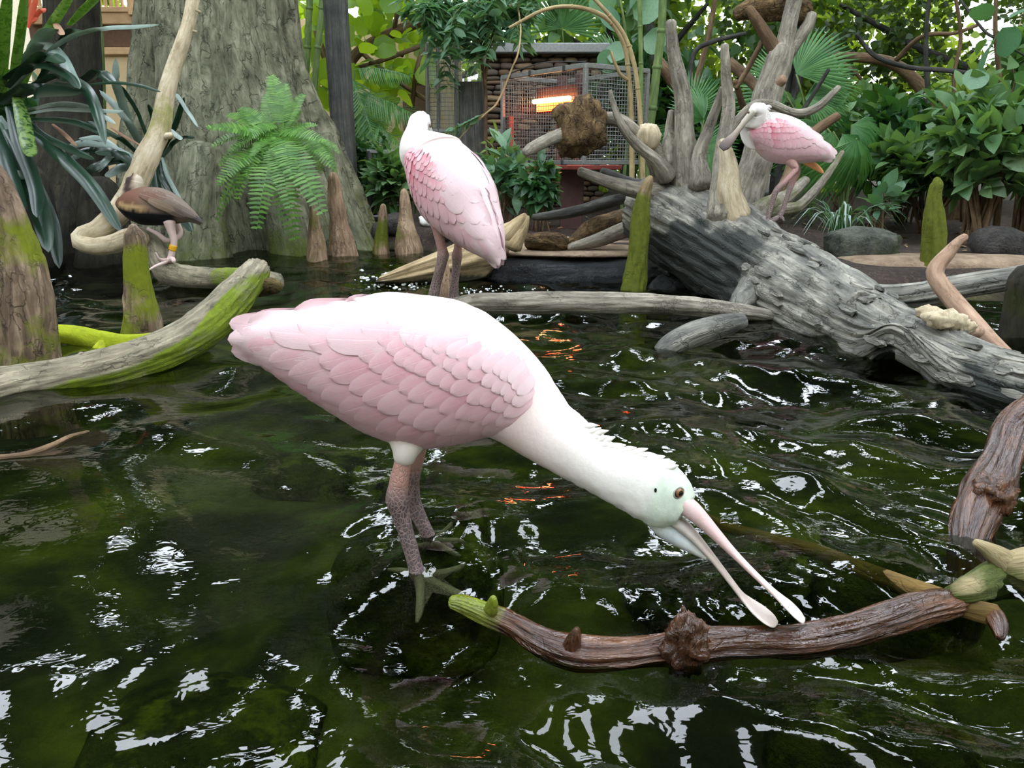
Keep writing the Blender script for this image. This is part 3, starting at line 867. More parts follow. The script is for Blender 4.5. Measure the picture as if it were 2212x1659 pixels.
# --- centre: weathered plank-like driftwood and the horizontal log
root = thing('driftwood_slab', 'broad pale weathered driftwood slab sloping into the water', 'log', P(960, 600, 3.3))
Y0, Y1 = 3.55, 3.15
prof = []
M, N_ = 60, 56
for i in range(M):
    s = i / (M - 1)
    for j in range(N_):
        a = 2 * math.pi * j / N_
        cx = np.interp(s, [0, .3, .6, 1], [815, 895, 990, 1092])
        cy = np.interp(s, [0, .3, .6, 1], [606, 588, 566, 540])
        hw = np.interp(s, [0, .15, .5, .85, 1], [10, 24, 52, 78, 80])
        px = cx + math.cos(a) * hw * .5 + math.sin(a) * hw * -.12
        py = cy - math.cos(a) * hw * .85 * (1 if math.cos(a) > 0 else .9)
        rid = 1 + .07 * math.sin(a * 7 + s * 2) + .05 * math.sin(a * 13 + s * 5)
        Yd = 3.5 - math.sin(a) * .11 * rid + (px - 970) * .0006
        px = cx + (px - cx) * rid
        py = cy + (py - cy) * rid
        prof.append(P(px, py, Yd))
V = np.array(prof)
grain = np.array([[math.cos(2 * math.pi * j / N_) * .1, math.sin(2 * math.pi * j / N_) * .1, i / (M - 1) * .7] for i in range(M) for j in range(N_)])
F = [(i * N_ + j, i * N_ + (j + 1) % N_, (i + 1) * N_ + (j + 1) % N_, (i + 1) * N_ + j) for i in range(M - 1) for j in range(N_)]
F += [tuple(range(N_))[::-1], tuple((M - 1) * N_ + j for j in range(N_))]
V = V + .008 * fbm(grain * [14, 14, 5], 3, 5)[:, None] * np.array([.3, -1, .6])
put('slab', V, F, MAT['pale_drift'], parent=root, attrs={'grain': grain, 'moss': np.clip(.15 + 1.1 * smooth(.08, -.02, V[:, 2]) + .3 * fbm(V * 8, 2, 3), 0, 1)})
for i, (a, b, c_) in enumerate((((1090, 510), (1122, 478), (1134, 463)), ((1105, 530), (1130, 490), (1140, 468)), ((1060, 525), (1096, 494), (1112, 482)))):
    sub(root, 'splinter', [(a[0], a[1], 3.45, 22), (b[0], b[1], 3.46, 13), (c_[0], c_[1], 3.47, 5)], 'pale_drift', n=12, amp=.2, seed=90 + i)
limb('crossing_log', 'long straight log stretching from the wading bird to the fallen tree', 'log', [(738, 893, 1.56, 19), (800, 790, 1.73, 21), (900, 702, 1.95, 22), (1000, 660, 2.1, 22), (1100, 655, 2.18, 23), (1250, 654, 2.28, 24), (1400, 656, 2.4, 23), (1520, 664, 2.52, 20), (1610, 674, 2.57, 17), (1676, 685, 2.60, 12)], 'grey_branch', n=48, seg=.012, amp=.12, gs=(2.2, 6), seed=95, fine=.05, grooves=.12, moss=lambda V, t, c: .15 + .5 * smooth(.85, 1, t) + .5 * smooth(.0, -.02, V[:, 2] - .13 + .12 * t))
limb('short_log', 'stubby dark wet log with mossy end under the crossing log', 'log', [(1420, 765, 2.15, 16), (1450, 745, 2.17, 26), (1500, 722, 2.2, 27), (1560, 704, 2.24, 24), (1603, 692, 2.28, 17)], 'dead_log', n=20, amp=.14, seed=98, fine=.06, moss=wm(.55))
root = thing('root_wood_pile', 'split fibrous brown log leaning on the ledge beside the heater post', 'log', P(1300, 520, 3.9))
sub(root, 'split_half', [(1228, 530, 3.80, 12), (1280, 500, 3.86, 24), (1330, 480, 3.92, 22), (1365, 455, 3.98, 12)], 'burl_wood', n=18, amp=.35, seed=3, fine=.1)
sub(root, 'split_half', [(1228, 535, 3.74, 7), (1280, 522, 3.74, 14), (1340, 500, 3.75, 18), (1400, 475, 3.76, 18)], 'grey_branch', n=16, amp=.15, seed=5)
limb('bark_chunk', 'crumbly brown bark chunk lying on the stone ledge', 'log', [(1140, 520, 3.76, 16), (1175, 522, 3.75, 19), (1212, 526, 3.75, 17), (1224, 530, 3.76, 10)], 'burl_wood', n=20, amp=.35, seed=8, fine=.1)
limb('dark_bough', 'dark grey curved bough propped in front of the heater post', 'branch', [(1152, 470, 3.9, 7), (1190, 466, 3.88, 10), (1250, 455, 3.85, 12), (1310, 438, 3.8, 13), (1365, 425, 3.72, 11), (1402, 424, 3.62, 9)], 'dark_branch', n=16, amp=.14, seed=9, moss=wm(.1))

# --- right foreground: wet branches
root = thing('driftwood_branch', 'long wet brown driftwood branch with green tip near the bill', 'branch', P(1480, 1420, .8))
def zp(px, py, z, r):
    p = G(px, py, z)
    return (p, r * MPP(px, py, p[1]))
V, F, A = tube([zp(975, 1300, .030, 14), zp(1000, 1305, .028, 20), zp(1050, 1325, .020, 24), zp(1110, 1350, .012, 26), zp(1180, 1392, .004, 32), zp(1250, 1412, .004, 40), zp(1340, 1412, .004, 36), zp(1420, 1402, .004, 36), zp(1480, 1398, .006, 44),
                zp(1540, 1392, .004, 38), zp(1640, 1388, .002, 36), zp(1740, 1382, .002, 36), zp(1840, 1362, .006, 36), zp(1930, 1335, .010, 36), zp(2000, 1312, .012, 34), zp(2070, 1300, .012, 28)], n=64, seg=.006, amp=.24, gs=(1.8, 11), seed=101, fine=.05, grooves=.22, gk=4.5,
               moss=lambda V, t, c: .85 * smooth(.18, .05, t))
put('stem', V, F, MAT['wet_wood'], parent=root, attrs=A)
V, F, _ = rock_vf(G(1482, 1392, .018), .024, .020, .030, 33, 36, .75, 2.2, 2.6)
A = {'grain': V, 'moss': np.zeros(len(V))}
put('knot', V, F, MAT['wet_wood'], parent=root, attrs=A)
V, F, A = tube([zp(1235, 1400, .012, 24), zp(1242, 1375, .03, 16), zp(1246, 1358, .04, 7)], n=14, amp=.3, seed=104)
put('twig_stub', V, F, MAT['wet_wood'], parent=root, attrs=A)
V, F, A = tube([zp(1060, 1318, .03, 16), zp(1064, 1302, .042, 12), zp(1066, 1290, .05, 7)], n=12, amp=.2, seed=105, moss=lambda V, t, c: 1 + 0 * t)
put('twig_stub', V, F, MAT['wet_wood'], parent=root, attrs=A)
root = thing('gnarled_branch', 'gnarled wet reddish-brown branch rising at the water edge', 'branch', P(2120, 1230, 1.0))
V, F, A = tube(pp([(2095, 1290, .98, 40), (2090, 1225, 1.0, 38), (2092, 1170, 1.02, 36), (2110, 1105, 1.06, 46), (2140, 1050, 1.1, 48), (2165, 990, 1.14, 38), (2185, 935, 1.18, 40), (2225, 895, 1.2, 44), (2300, 862, 1.26, 46), (2420, 850, 1.34, 44), (2580, 880, 1.42, 40), (2760, 940, 1.46, 34)]), n=60, seg=.007, amp=.22, gs=(2.0, 10), seed=111, fine=.05, grooves=.16, gk=5)
put('stem', V, F, MAT['wet_wood'], parent=root, attrs=A)
V, F, _ = rock_vf(P(2150, 1066, 1.06), .030, .026, .026, 37, 32, .7, 2.2, 2.4)
put('knot', V, F, MAT['wet_wood'], parent=root, attrs={'grain': V, 'moss': np.zeros(len(V))})
wood_mat('pale_log_wood', (96, 84, 58), (156, 142, 106), (194, 182, 144), moss=(78, 92, 26), moss2=(34, 44, 10), scale=60, stretch=.08, crack=.3, bump=.7)
root = thing('pale_log', 'pale sawn-looking log with mossy end beside the gnarled branch', 'log', P(2180, 1280, .9))
V, F, A = tube([zp(2036, 1290, .008, 13), zp(2085, 1280, .024, 30), (P(2150, 1254, .9), .026), (P(2212, 1240, .89), .033), (P(2300, 1232, .87), .036), (P(2420, 1235, .85), .036), (P(2600, 1260, .82), .034), (P(2800, 1300, .80), .03)], n=48, seg=.006, amp=.12, gs=(2, 9), seed=114, fine=.04, grooves=.08,
               moss=lambda V, t, c: .55 * smooth(.40, .15, t) + .75 * smooth(.045, .010, V[:, 2]))
put('stem', V, F, MAT['pale_log_wood'], parent=root, attrs=A)
V, F, A = tube(pp([(2185, 1230, .9, 34), (2160, 1205, .9, 26), (2130, 1184, .9, 15), (2108, 1172, .9, 9)]), n=14, amp=.15, seed=115)
put('twig_stub', V, F, MAT['pale_log_wood'], parent=root, attrs=A)
limb_p = [zp(1500, 1105, -.025, 9), zp(1560, 1135, -.022, 12), zp(1660, 1165, -.018, 14), zp(1760, 1190, -.012, 16), zp(1850, 1225, -.008, 18), zp(1940, 1262, -.004, 22), zp(2020, 1290, .0, 24), zp(2080, 1312, .006, 22), zp(2150, 1330, .01, 24)]
V, F, A = tube(limb_p, n=20, amp=.10, gs=(2, 7), seed=118, fine=.05, moss=wm(.3))
put('sunken_branch', V, F, MAT['underwater_branch'], attrs=A, label='olive-brown branch lying just under the water behind the bill', cat='branch')
V, F, A = tube(pp([(2146, 1328, .79, 20), (2158, 1352, .77, 18), (2160, 1378, .755, 10)]), n=14, amp=.3, seed=119)
put('broken_root', V, F, MAT['wet_wood'], attrs=A, label='small torn reddish root end hanging at the pale log', cat='branch')

# ================================================================== birds
def plumage_mat(name, rough=.75, bump=.25, scale=140, sheen=.0, sss=0.0):
    t = NT(name)
    tc = t.n('ShaderNodeTexCoord')
    c = t.attr('Col', 'Color')
    n = t.noise(tc.outputs['Object'], scale, 4, .6)
    n2 = t.noise(tc.outputs['Object'], 28, 3, .5)
    col = t.mix(.10, c, t.ramp(n, [(.3, (150, 150, 150)), (.7, (255, 255, 255))]), 'MULTIPLY')
    b = t.pbr(col, rough, t.bump(t.math('ADD', n, n2), bump, .002), .25)
    return t.done(b)
plumage_mat('plumage')
plumage_mat('bird_skin', .5, .35, 260)
# feather material: pale shaft and fine barbs follow the feather's own length
t = NT('feather')
c = t.attr('Col', 'Color')
fu = t.attr('fuv')
sp = t.n('ShaderNodeSeparateXYZ')
t.l(fu, sp.inputs[0])
barb = t.n('ShaderNodeTexWave', wave_type='BANDS', bands_direction='X')
barb.inputs['Scale'].default_value = 9
barb.inputs['Distortion'].default_value = 1.0
t.l(t.mapping(fu, (2.0, 1.0, 1)), barb.inputs['Vector'])
shaft = t.math('SUBTRACT', 1.0, t.math('MULTIPLY', t.math('ABSOLUTE', sp.outputs[1]), 14), True)
col = t.mix(t.math('MULTIPLY', shaft, .16), c, rgba((255, 246, 246)))
nz = t.noise(t.mapping(fu, (3, 14, 1)), 4, 3)
b = t.pbr(col, .7, t.bump(t.math('ADD', nz, t.math('MULTIPLY', shaft, .5)), .3, .0015), .2)
tl = t.n('ShaderNodeBsdfTranslucent')
t.l(col, tl.inputs[0])
mx = t.n('ShaderNodeMixShader')
mx.inputs[0].default_value = .12
t.l(b, mx.inputs[1]); t.l(tl.outputs[0], mx.inputs[2])
t.done(mx.outputs[0])
t = NT('eye_amber')
tc = t.n('ShaderNodeTexCoord')
sp = t.n('ShaderNodeVectorMath', operation='LENGTH')
mp = t.mapping(t.attr('fuv'), (1, 1, 1))
t.l(mp, sp.inputs[0])
t.done(t.pbr(t.ramp(sp.outputs['Value'], [(.0, (6, 5, 5)), (.50, (8, 6, 6)), (.56, (150, 104, 60)), (.86, (120, 80, 50)), (.93, (22, 18, 18))]), .06, None, .8))

BY = .95                                   # plane of the wading bird
def YB(px):
    return BY - .205 * np.clip((px - 1080.0) / 660.0, 0, 1.05)
C0 = P(880, 800, BY)
def loc2(px, py):
    """photo pixel on the wading bird's plane -> local (forward, up) metres"""
    p = P(px, py, BY) - C0
    return np.array([p[0], p[2]])
ST = [  # top px, bottom px, half width
    ((520, 716), (524, 752), .006), ((556, 694), (572, 790), .024), ((640, 668), (640, 836), .046), ((740, 652), (735, 893), .066),
    ((830, 634), (812, 934), .080), ((930, 642), (905, 960), .087), ((1020, 664), (1000, 948), .086), ((1090, 715), (1052, 935), .076),
    ((1150, 785), (1097, 947), .060), ((1207, 866), (1150, 982), .045), ((1262, 917), (1218, 1022), .036), ((1330, 966), (1288, 1062), .031),
    ((1398, 984), (1350, 1098), .030), ((1448, 1004), (1398, 1124), .030), ((1484, 1042), (1428, 1136), .027), ((1498, 1074), (1464, 1128), .018)]
STL = [(loc2(*a), loc2(*b), w) for a, b, w in ST]

def body_arrays(nst):
    Ca = np.array([(a + b) / 2 for a, b, w in STL[:nst]])
    Ua = np.array([(a - b) / 2 for a, b, w in STL[:nst]])
    Wa = np.array([w for a, b, w in STL[:nst]])
    return Ca, Ua, Wa

# flank surface samples of the template body, used to lay the feathers on
_Ca, _Ua, _Wa = body_arrays(10)
_t = np.linspace(0, 9, 120)
_C, _U, _Wd = catmull(_Ca, _t), catmull(_Ua, _t), catmull(_Wa[:, None], _t)[:, 0]
_e = np.linspace(-1.0, 1.0, 61)
SMP = (_C[:, None, :] + _e[None, :, None] * _U[:, None, :]).reshape(-1, 2)
SMH = (_Wd[:, None] * np.sqrt(np.clip(1 - np.abs(_e[None, :]) ** 2.2, 0, 1))).ravel()

def flank(q):
    q = np.asarray(q, float)
    d2 = ((q[:, None, :] - SMP[None, :, :]) ** 2).sum(2)
    idx = np.argpartition(d2, 5, axis=1)[:, :5]
    dd = np.take_along_axis(d2, idx, 1)
    w = 1 / (dd + 1e-7)
    h = (SMH[idx] * w).sum(1) / w.sum(1)
    out = np.sqrt(np.maximum(dd.min(1), 0))
    return h - np.clip(out - .006, 0, 1) * .3

def feather_local(root, tip, wid, lift0, lift1, curve=0.0, nu=12, nv=7, roundness=.62):
    """feather as a cambered blade on the flank; returns local verts (forward, lateral, up), faces, fuv"""
    root, tip = np.asarray(root, float), np.asarray(tip, float)
    ax = tip - root
    Ln = np.linalg.norm(ax)
    ax /= Ln
    nx = np.array([-ax[1], ax[0]])
    uu = 1 - (1 - np.linspace(0, 1, nu)) ** 1.7
    vv = np.linspace(-1, 1, nv)
    pts, fu, lift = [], [], []
    for u in uu:
        wf = (min(1, .45 + u * 1.6) * math.sqrt(max(0.0, 1 - max(0, (u - roundness) / (1 - roundness)) ** 2)))
        wf = max(wf, .04)
        for v in vv:
            p = root + ax * (u * Ln) + nx * (v * wid * .5 * wf + curve * Ln * u * u)
            pts.append(p)
            fu.append((u, v * wf, 0))
            sr = min(1.0, u / .35); sr = sr * sr * (3 - 2 * sr)
            lift.append((lift0 + .0025) * sr - .0025 + (lift1 - lift0) * u + .0007 * (1 - v * v) * u - .0009 * v * (1 - .6 * u))
    pts = np.array(pts)
    h = flank(pts) + np.array(lift)
    i = (np.arange(nu - 1)[:, None] * nv + np.arange(nv - 1)[None, :]).ravel()
    F = np.stack([i, i + 1, i + nv + 1, i + nv], 1)
    return np.stack([pts[:, 0], h, pts[:, 1]], 1), F, np.array(fu)

def polyline(pts, n):
    pts = np.array(pts, float)
    return catmull(pts, np.linspace(0, len(pts) - 1, n))

FEATH = []   # (row, root local, tip local, width m, lift0, lift1, centre px)
FR = random.Random(5)
MP = .00057
def fdir(x, y):
    k = np.clip((y - 690) / 250 * .65 + (x - 560) / 520 * .35, 0, 1)
    v = np.array([-1.0, .16 + .55 * k])
    return v / np.linalg.norm(v)
ROWS = [  # tip line, count, length, width, lift
    ([(520, 752), (545, 786), (600, 806), (650, 840), (700, 868), (750, 900), (800, 926), (850, 944), (900, 953), (950, 949), (1000, 940)], 15, 255, 58, .000),
    ([(548, 742), (640, 786), (700, 822), (760, 862), (830, 895), (900, 922), (960, 926), (1020, 922)], 13, 205, 56, .0022),
    ([(690, 728), (740, 778), (800, 820), (860, 856), (930, 886), (1000, 898), (1050, 905)], 12, 150, 50, .0045),
    ([(780, 716), (830, 762), (890, 806), (950, 838), (1020, 866), (1075, 885)], 12, 112, 42, .0065),
    ([(840, 712), (890, 752), (950, 788), (1020, 824), (1092, 862)], 12, 84, 36, .0082),
    ([(890, 712), (945, 742), (1005, 774), (1070, 808), (1105, 838)], 12, 62, 32, .0095),
    ([(935, 712), (985, 734), (1045, 762), (1090, 790), (1112, 815)], 11, 48, 28, .0105)]
for r_, (line, cnt, ln, wd, lf) in enumerate(ROWS):
    tips = polyline(line, cnt)
    for k, tp_ in enumerate(tips):
        tp_ = tp_ + np.array([FR.uniform(-5, 5), FR.uniform(-4, 4)])
        d = fdir(*tp_)
        L_ = ln * FR.uniform(.92, 1.08) * (.72 + .28 * (1 - k / cnt) if r_ < 2 else 1)
        rt = tp_ - d * L_
        FEATH.append((r_, loc2(*rt), loc2(*tp_), wd * MP * FR.uniform(.92, 1.08), lf * .75, lf * .75 + (.0024 if r_ < 3 else .0013) + .0003 * (k % 3), (rt + tp_) / 2))
# long tertials and scapulars over the back
for rt, tp_, wd, lf in (((790, 706), (497, 704), 40, .004), ((820, 722), (497, 738), 50, .003), ((850, 745), (503, 765), 50, .0035), ((800, 690), (540, 700), 44, .0045),
                        ((900, 700), (600, 708), 50, .006), ((930, 690), (660, 690), 46, .007), ((960, 700), (730, 712), 48, .0085), ((900, 668), (640, 676), 40, .006),
                        ((990, 690), (800, 688), 44, .009), ((960, 665), (740, 664), 38, .008), ((1040, 705), (880, 696), 40, .010), ((1030, 682), (850, 672), 36, .009)):
    FEATH.append((8, loc2(*rt), loc2(*tp_), wd * MP, lf * .75, lf * .75 + .001, (np.array(rt) + np.array(tp_)) / 2))
FGEO = [(f[0], f[6]) + feather_local(f[1], f[2], f[3] * (1.25 if f[0] == 8 else 1), f[4], f[5], curve=-.02, roundness=.80 if f[0] == 8 else .66) for f in FEATH]

def clerp(stops, x):
    x = np.asarray(x, float)
    xs = [s for s, c in stops]
    cs = np.array([lin(c) for s, c in stops])
    return np.stack([np.interp(x, xs, cs[:, k]) for k in range(3)], 1)

def wing_col(row, ctr, fu, style):
    """plumage colour of one feather: deep rose at the shoulder of the two standing birds, pale rose elsewhere"""
    x, y = ctr
    u = fu[:, 0]
    pale = np.array(lin((241, 217, 219)))
    pink = np.array(lin((236, 164, 178)))
    rose = np.array(lin((218, 62, 96)))
    k = {0: .62, 1: .60, 2: .62, 3: .68, 4: .62, 5: .46, 6: .30, 8: .22}[row]
    if style == 'wade':
        k += -.18 * smooth(1030, 1115, x) + .10 * math.sin(x * .13 + y * .07)
        base = pale + (pink - pale) * np.clip(k, 0, 1)
        c = base[None] + (pale - base)[None] * (.35 * smooth(.6, 1.0, u) + .30 * smooth(.35, .9, np.abs(fu[:, 1])))[:, None]
        if row == 8 and y < 712:
            c = c + (np.array(lin((238, 150, 166))) - c) * (.45 * smooth(.5, .2, u) * smooth(-.1, .5, fu[:, 1]))[:, None]
    else:
        k -= .12
        base = pale + (pink - pale) * np.clip(k, 0, 1)
        c = base[None] + (pale - base)[None] * (.25 * smooth(.6, 1.0, u))[:, None]
        sh = smooth(850, 960, x) * smooth(690, 735, y) * smooth(900, 820, y) if row in (2, 3, 4, 5, 6) else 0.0
        if sh:
            c = c + (rose - c) * (sh * .9 * (.35 + .65 * smooth(.95, .3, u)) * (.6 + .4 * math.sin(x * .5 + row)))[:, None]
    return c

def body_col(a, b, style):
    """a,b: local forward/up of body verts (template) -> plumage colour"""
    px = 880 + a / MP
    py = 800 - b / MP
    c = clerp([(480, (246, 214, 218)), (700, (250, 226, 228)), (900, (252, 240, 240)), (1050, (250, 240, 236)), (1110, (248, 224, 216)), (1180, (250, 238, 230)), (1280, (250, 246, 238)), (1410, (246, 245, 236))], px)
    c = c * .85
    low = smooth(880, 940, py) * smooth(1120, 1000, px)
    c = c + (np.array(lin((240, 196, 202))) - c) * (.6 * low)[:, None]
    return c

def col4(c):
    return np.concatenate([c, np.ones((len(c), 1))], 1)

def frame_of(heading, pitch, scale=1.0):
    h = np.array([heading[0], heading[1], 0.0]); h /= np.linalg.norm(h)
    z = np.array([0, 0, 1.0])
    A = math.cos(pitch) * h + math.sin(pitch) * z
    U = -math.sin(pitch) * h + math.cos(pitch) * z
    return np.stack([A, np.cross(z, h), U]) * scale          # rows: forward, lateral(left), up

def add_wings(root, Cw, FRM, style, store):
    for side, nm in ((-1, 'right'), (1, 'left')):
        w = bpy.data.objects.new('wing', None)
        COL.objects.link(w)
        w.parent = root
        w.empty_display_size = .02
        w.location = tuple(Cw - ORG[root])
        ORG[w] = np.array(Cw)
        for k, (row, ctr, Vl, F, fu) in enumerate(FGEO):
            key = (style, side, k)
            if key not in store:
                q = Vl * [1, side, 1]
                Fq = F if side < 0 else F[:, ::-1]
                c = wing_col(row, ctr, fu, style)
                store[key] = make_mesh('feather', q, Fq, MAT['feather'], {'Col': col4(c), 'fuv': fu})
            o = bpy.data.objects.new('feather', store[key])
            COL.objects.link(o)
            o.parent = w
            m = Matrix([[FRM[j][i] for j in range(3)] + [0] for i in range(3)] + [[0, 0, 0, 1]])
            o.matrix_local = m

FSTORE = {}
t = NT('scaly_leg')
tc = t.n('ShaderNodeTexCoord')
c = t.attr('Col', 'Color')
vo = t.n('ShaderNodeTexVoronoi', feature='DISTANCE_TO_EDGE')
vo.inputs['Scale'].default_value = 210
t.l(t.mapping(tc.outputs['Object'], (1, 1, .7)), vo.inputs['Vector'])
ed = t.ramp(vo.outputs['Distance'], [(.0, (0, 0, 0, 1)), (.16, (1, 1, 1, 1))])
col = t.mix(t.math('MULTIPLY', t.math('SUBTRACT', 1.0, ed), .55), c, rgba((196, 168, 160)))
t.done(t.pbr(col, .45, t.bump(ed, .5, .002), .4))

def skin_legs(o, nfirst):
    """scaly skin on all faces after the plumage part"""
    o.data.materials.append(MAT['scaly_leg'])
    mi = np.ones(len(o.data.polygons), dtype=np.int32)
    mi[:nfirst] = 0
    o.data.polygons.foreach_set('material_index', mi)
    return o

def leg_parts(path, toes, web, mats):
    """path [(p,r)], toes: list of polylines [(p,r)], web: index pairs"""
    parts = []
    return parts

def limb_part(path, cstops, n=14, seg=None, amp=.02, seed=0, cap=(.3, .3)):
    V, F, A = tube(path, n=n, seg=seg or .004, amp=amp, gs=(3, 60), seed=seed, cap=cap)
    s = A['grain'][:, 2]
    s = (s - s.min()) / (s.max() - s.min() + 1e-9)
    return V, F, {'Col': col4(clerp(cstops, s))}

def web_part(toes, col, th=.0012):
    """thin webs between successive toes"""
    V, F = [], []
    for a, b in zip(toes[:-1], toes[1:]):
        pa = catmull(np.array([p for p, r in a]), np.linspace(0, len(a) - 1, 7))
        pb = catmull(np.array([p for p, r in b]), np.linspace(0, len(b) - 1, 7))
        for lv in (0, -th):
            base = len(V)
            for i in range(6):
                q = pa[i] * .5 + pb[i] * .5
                pull = pa[0] * .5 + pb[0] * .5
                mid = pull + (q - pull) * (1 - .10 * i)
                for x in (pa[i], pa[i] * .5 + mid * .5, mid, pb[i] * .5 + mid * .5, pb[i]):
                    V.append(x + np.array([0, 0, lv]))
            for i in range(5):
                for j in range(4):
                    f = (base + i * 5 + j, base + i * 5 + j + 1, base + (i + 1) * 5 + j + 1, base + (i + 1) * 5 + j)
                    F.append(f if lv == 0 else f[::-1])
    V = np.array(V)
    return V, F, {'Col': col4(np.repeat(np.array([lin(col)]), len(V), 0))}

def eye_part(root, c, nrm, r, name='eye', mat='eye_amber'):
    nrm = np.asarray(nrm, float) / np.linalg.norm(nrm)
    up = np.array([0, 0, 1.0])
    x = np.cross(up, nrm); x /= np.linalg.norm(x)
    y = np.cross(nrm, x)
    V, F, fu = [], [], []
    m, n = 7, 18
    for i in range(m):
        ph = i / (m - 1) * math.pi / 2
        for j in range(n):
            a = 2 * math.pi * j / n
            V.append(c + (x * math.cos(a) + y * math.sin(a)) * r * math.sin(ph) + nrm * r * .75 * math.cos(ph))
            fu.append((math.cos(a) * math.sin(ph), math.sin(a) * math.sin(ph), 0))
    for i in range(m - 1):
        for j in range(n):
            F.append((i * n + j, (i + 1) * n + j, (i + 1) * n + (j + 1) % n, i * n + (j + 1) % n))
    put(name, np.array(V), F, MAT[mat], parent=root, attrs={'fuv': np.array(fu)})

# ------------------------------------------------------------------ the wading spoonbill
def to3(q2, lat=0.0):
    return C0 + np.array([q2[0], lat, q2[1]])
wade = thing('spoonbill', 'pink spoonbill wading with outstretched neck and open spoon bill', 'bird', G(905, 1240, 0))
Ca, Ua, Wa = body_arrays(16)
tops = np.array([P(*a, YB((a[0] + b[0]) / 2)) for a, b, w in ST]); bots = np.array([P(*b, YB((a[0] + b[0]) / 2)) for a, b, w in ST])
C3, U3 = (tops + bots) / 2, (tops - bots) / 2
T3 = np.gradient(C3, axis=0); T3[:, 2] = 0; T3 /= np.linalg.norm(T3, axis=1)[:, None]
L3 = np.stack([-T3[:, 1], T3[:, 0], 0 * Wa], 1) * Wa[:, None]
V, F, tt = loft(C3, U3, L3, m=150, n=48, power=2.15)
# downy irregular neck outline
def prj(V):
    d = V - np.array([0, 0, CAM_H])
    zc = d[:, 1] * _c - d[:, 2] * _s
    return 1106 + FPX * d[:, 0] / zc, 829.5 - FPX * (d[:, 1] * _s + d[:, 2] * _c) / zc
px_, py_ = prj(V)
nk = smooth(1120, 1260, px_) * smooth(1490, 1430, px_)
V = V + (nk * .0022 * fbm(V * 130, 3, 3))[:, None] * np.array([.6, .3, 1.0])
bl = smooth(1100, 1020, px_)
V = V + (bl * .0012 * fbm(V * 60, 2, 3))[:, None] * np.array([0, 1, 1.0])
cb = body_col((px_ - 880) * MP, (800 - py_) * MP, 'wade')
# bare greenish head skin
pxy = np.stack([px_, py_], 1)
hd = smooth(1392, 1430, pxy[:, 0] + .35 * (pxy[:, 1] - 1060) + 9 * vnoise(V * 400, 2))
skin = np.array(lin((206, 219, 200)))[None] * (1 + .12 * fbm(V * 160, 3, 6))[:, None]
cb = cb + (skin - cb) * hd[:, None]
parts = [(V, F, {'Col': col4(cb)})]
# thighs
def body_limb(pxs, Yl, stops, n=16, amp=.03, seed=0, cap=(.3, .3), yy=None):
    pth = []
    for i, (a, b, r) in enumerate(pxs):
        Yq = Yl if yy is None else yy[i]
        p = P(a, b, Yq)
        pth.append((p, r * MPP(a, b, Yq)))
    return limb_part(pth, stops, n, amp=amp, seed=seed, cap=cap)
YN, YF = .90, 1.0
legc = [(0, (206, 158, 142)), (.20, (196, 148, 134)), (.32, (128, 106, 102)), (.42, (84, 74, 74)), (.52, (104, 92, 94)), (1, (108, 96, 98))]
parts.append(body_limb([(884, 905, 62), (882, 942, 50), (879, 962, 37), (875, 980, 27), (872, 996, 20.5)], YN, [(0, (246, 226, 222)), (.5, (242, 232, 224)), (1, (232, 224, 212))], 28, .10, 3, yy=[.94, .915, .905, .90, .90]))
parts.append(body_limb([(876, 975, 20), (868, 1010, 19), (861, 1048, 21), (858, 1078, 25), (864, 1104, 22), (874, 1140, 17), (887, 1185, 16), (897, 1222, 16), (904, 1248, 19)], YN, legc, 18, .05, 4))
parts.append(body_limb([(902, 940, 26), (898, 985, 19), (888, 1025, 20), (886, 1055, 21), (894, 1090, 17), (912, 1130, 15), (926, 1158, 15), (934, 1178, 17)], YF, legc, 18, .05, 5))
def toes(ankle, tips, z, r0=8, col=(96, 90, 88), Yk=None):
    out = []
    for path in tips:
        q = [(G(a, b, zz), r * MPP(a, b, .95)) for a, b, zz, r in path]
        out.append(q)
    return out
zf = -.008
near_t = toes(None, [[(906, 1246, -.002, 13), (908, 1285, zf, 9), (906, 1320, zf - .006, 8), (900, 1344, zf - .010, 3)],
                     [(908, 1244, -.002, 13), (950, 1265, zf, 9), (1000, 1288, zf, 8), (1042, 1308, zf - .002, 3)],
                     [(906, 1242, -.002, 12), (950, 1238, zf, 8), (990, 1228, zf, 7), (1004, 1216, zf, 3)]], zf)
hind = [(G(900, 1240, -.004), .006), (G(865, 1232, zf), .004), (G(838, 1230, zf), .0018)]
far_t = toes(None, [[(934, 1174, -.002, 11), (962, 1185, zf, 7), (985, 1198, zf, 6), (994, 1202, zf, 3)],
                    [(935, 1172, -.002, 11), (965, 1168, zf, 7), (992, 1168, zf, 6), (1004, 1172, zf, 3)],
                    [(934, 1170, -.002, 10), (956, 1152, zf * .5, 7), (972, 1136, -.002, 6), (976, 1128, .002, 3)]], zf)
tc_ = [(0, (136, 126, 122)), (.5, (184, 176, 168)), (1, (150, 142, 136))]
for i, q in enumerate(near_t + far_t + [hind]):
    parts.append(limb_part(q, tc_, 9, .004, .10, 20 + i))
parts.append(limb_part([(G(928, 1176, -.004), .005), (G(900, 1180, zf), .0035), (G(872, 1182, zf), .0016)], tc_, 8, .004, .1, 33))
parts.append(web_part(near_t, (84, 82, 80)))
parts.append(web_part(far_t, (84, 82, 80)))
V, F, A = joinm(parts)
skin_legs(put('body', V, F, MAT['plumage'], parent=wade, attrs=A), len(parts[0][1]) + len(parts[1][1]))
add_wings(wade, C0, np.eye(3), 'wade', FSTORE)
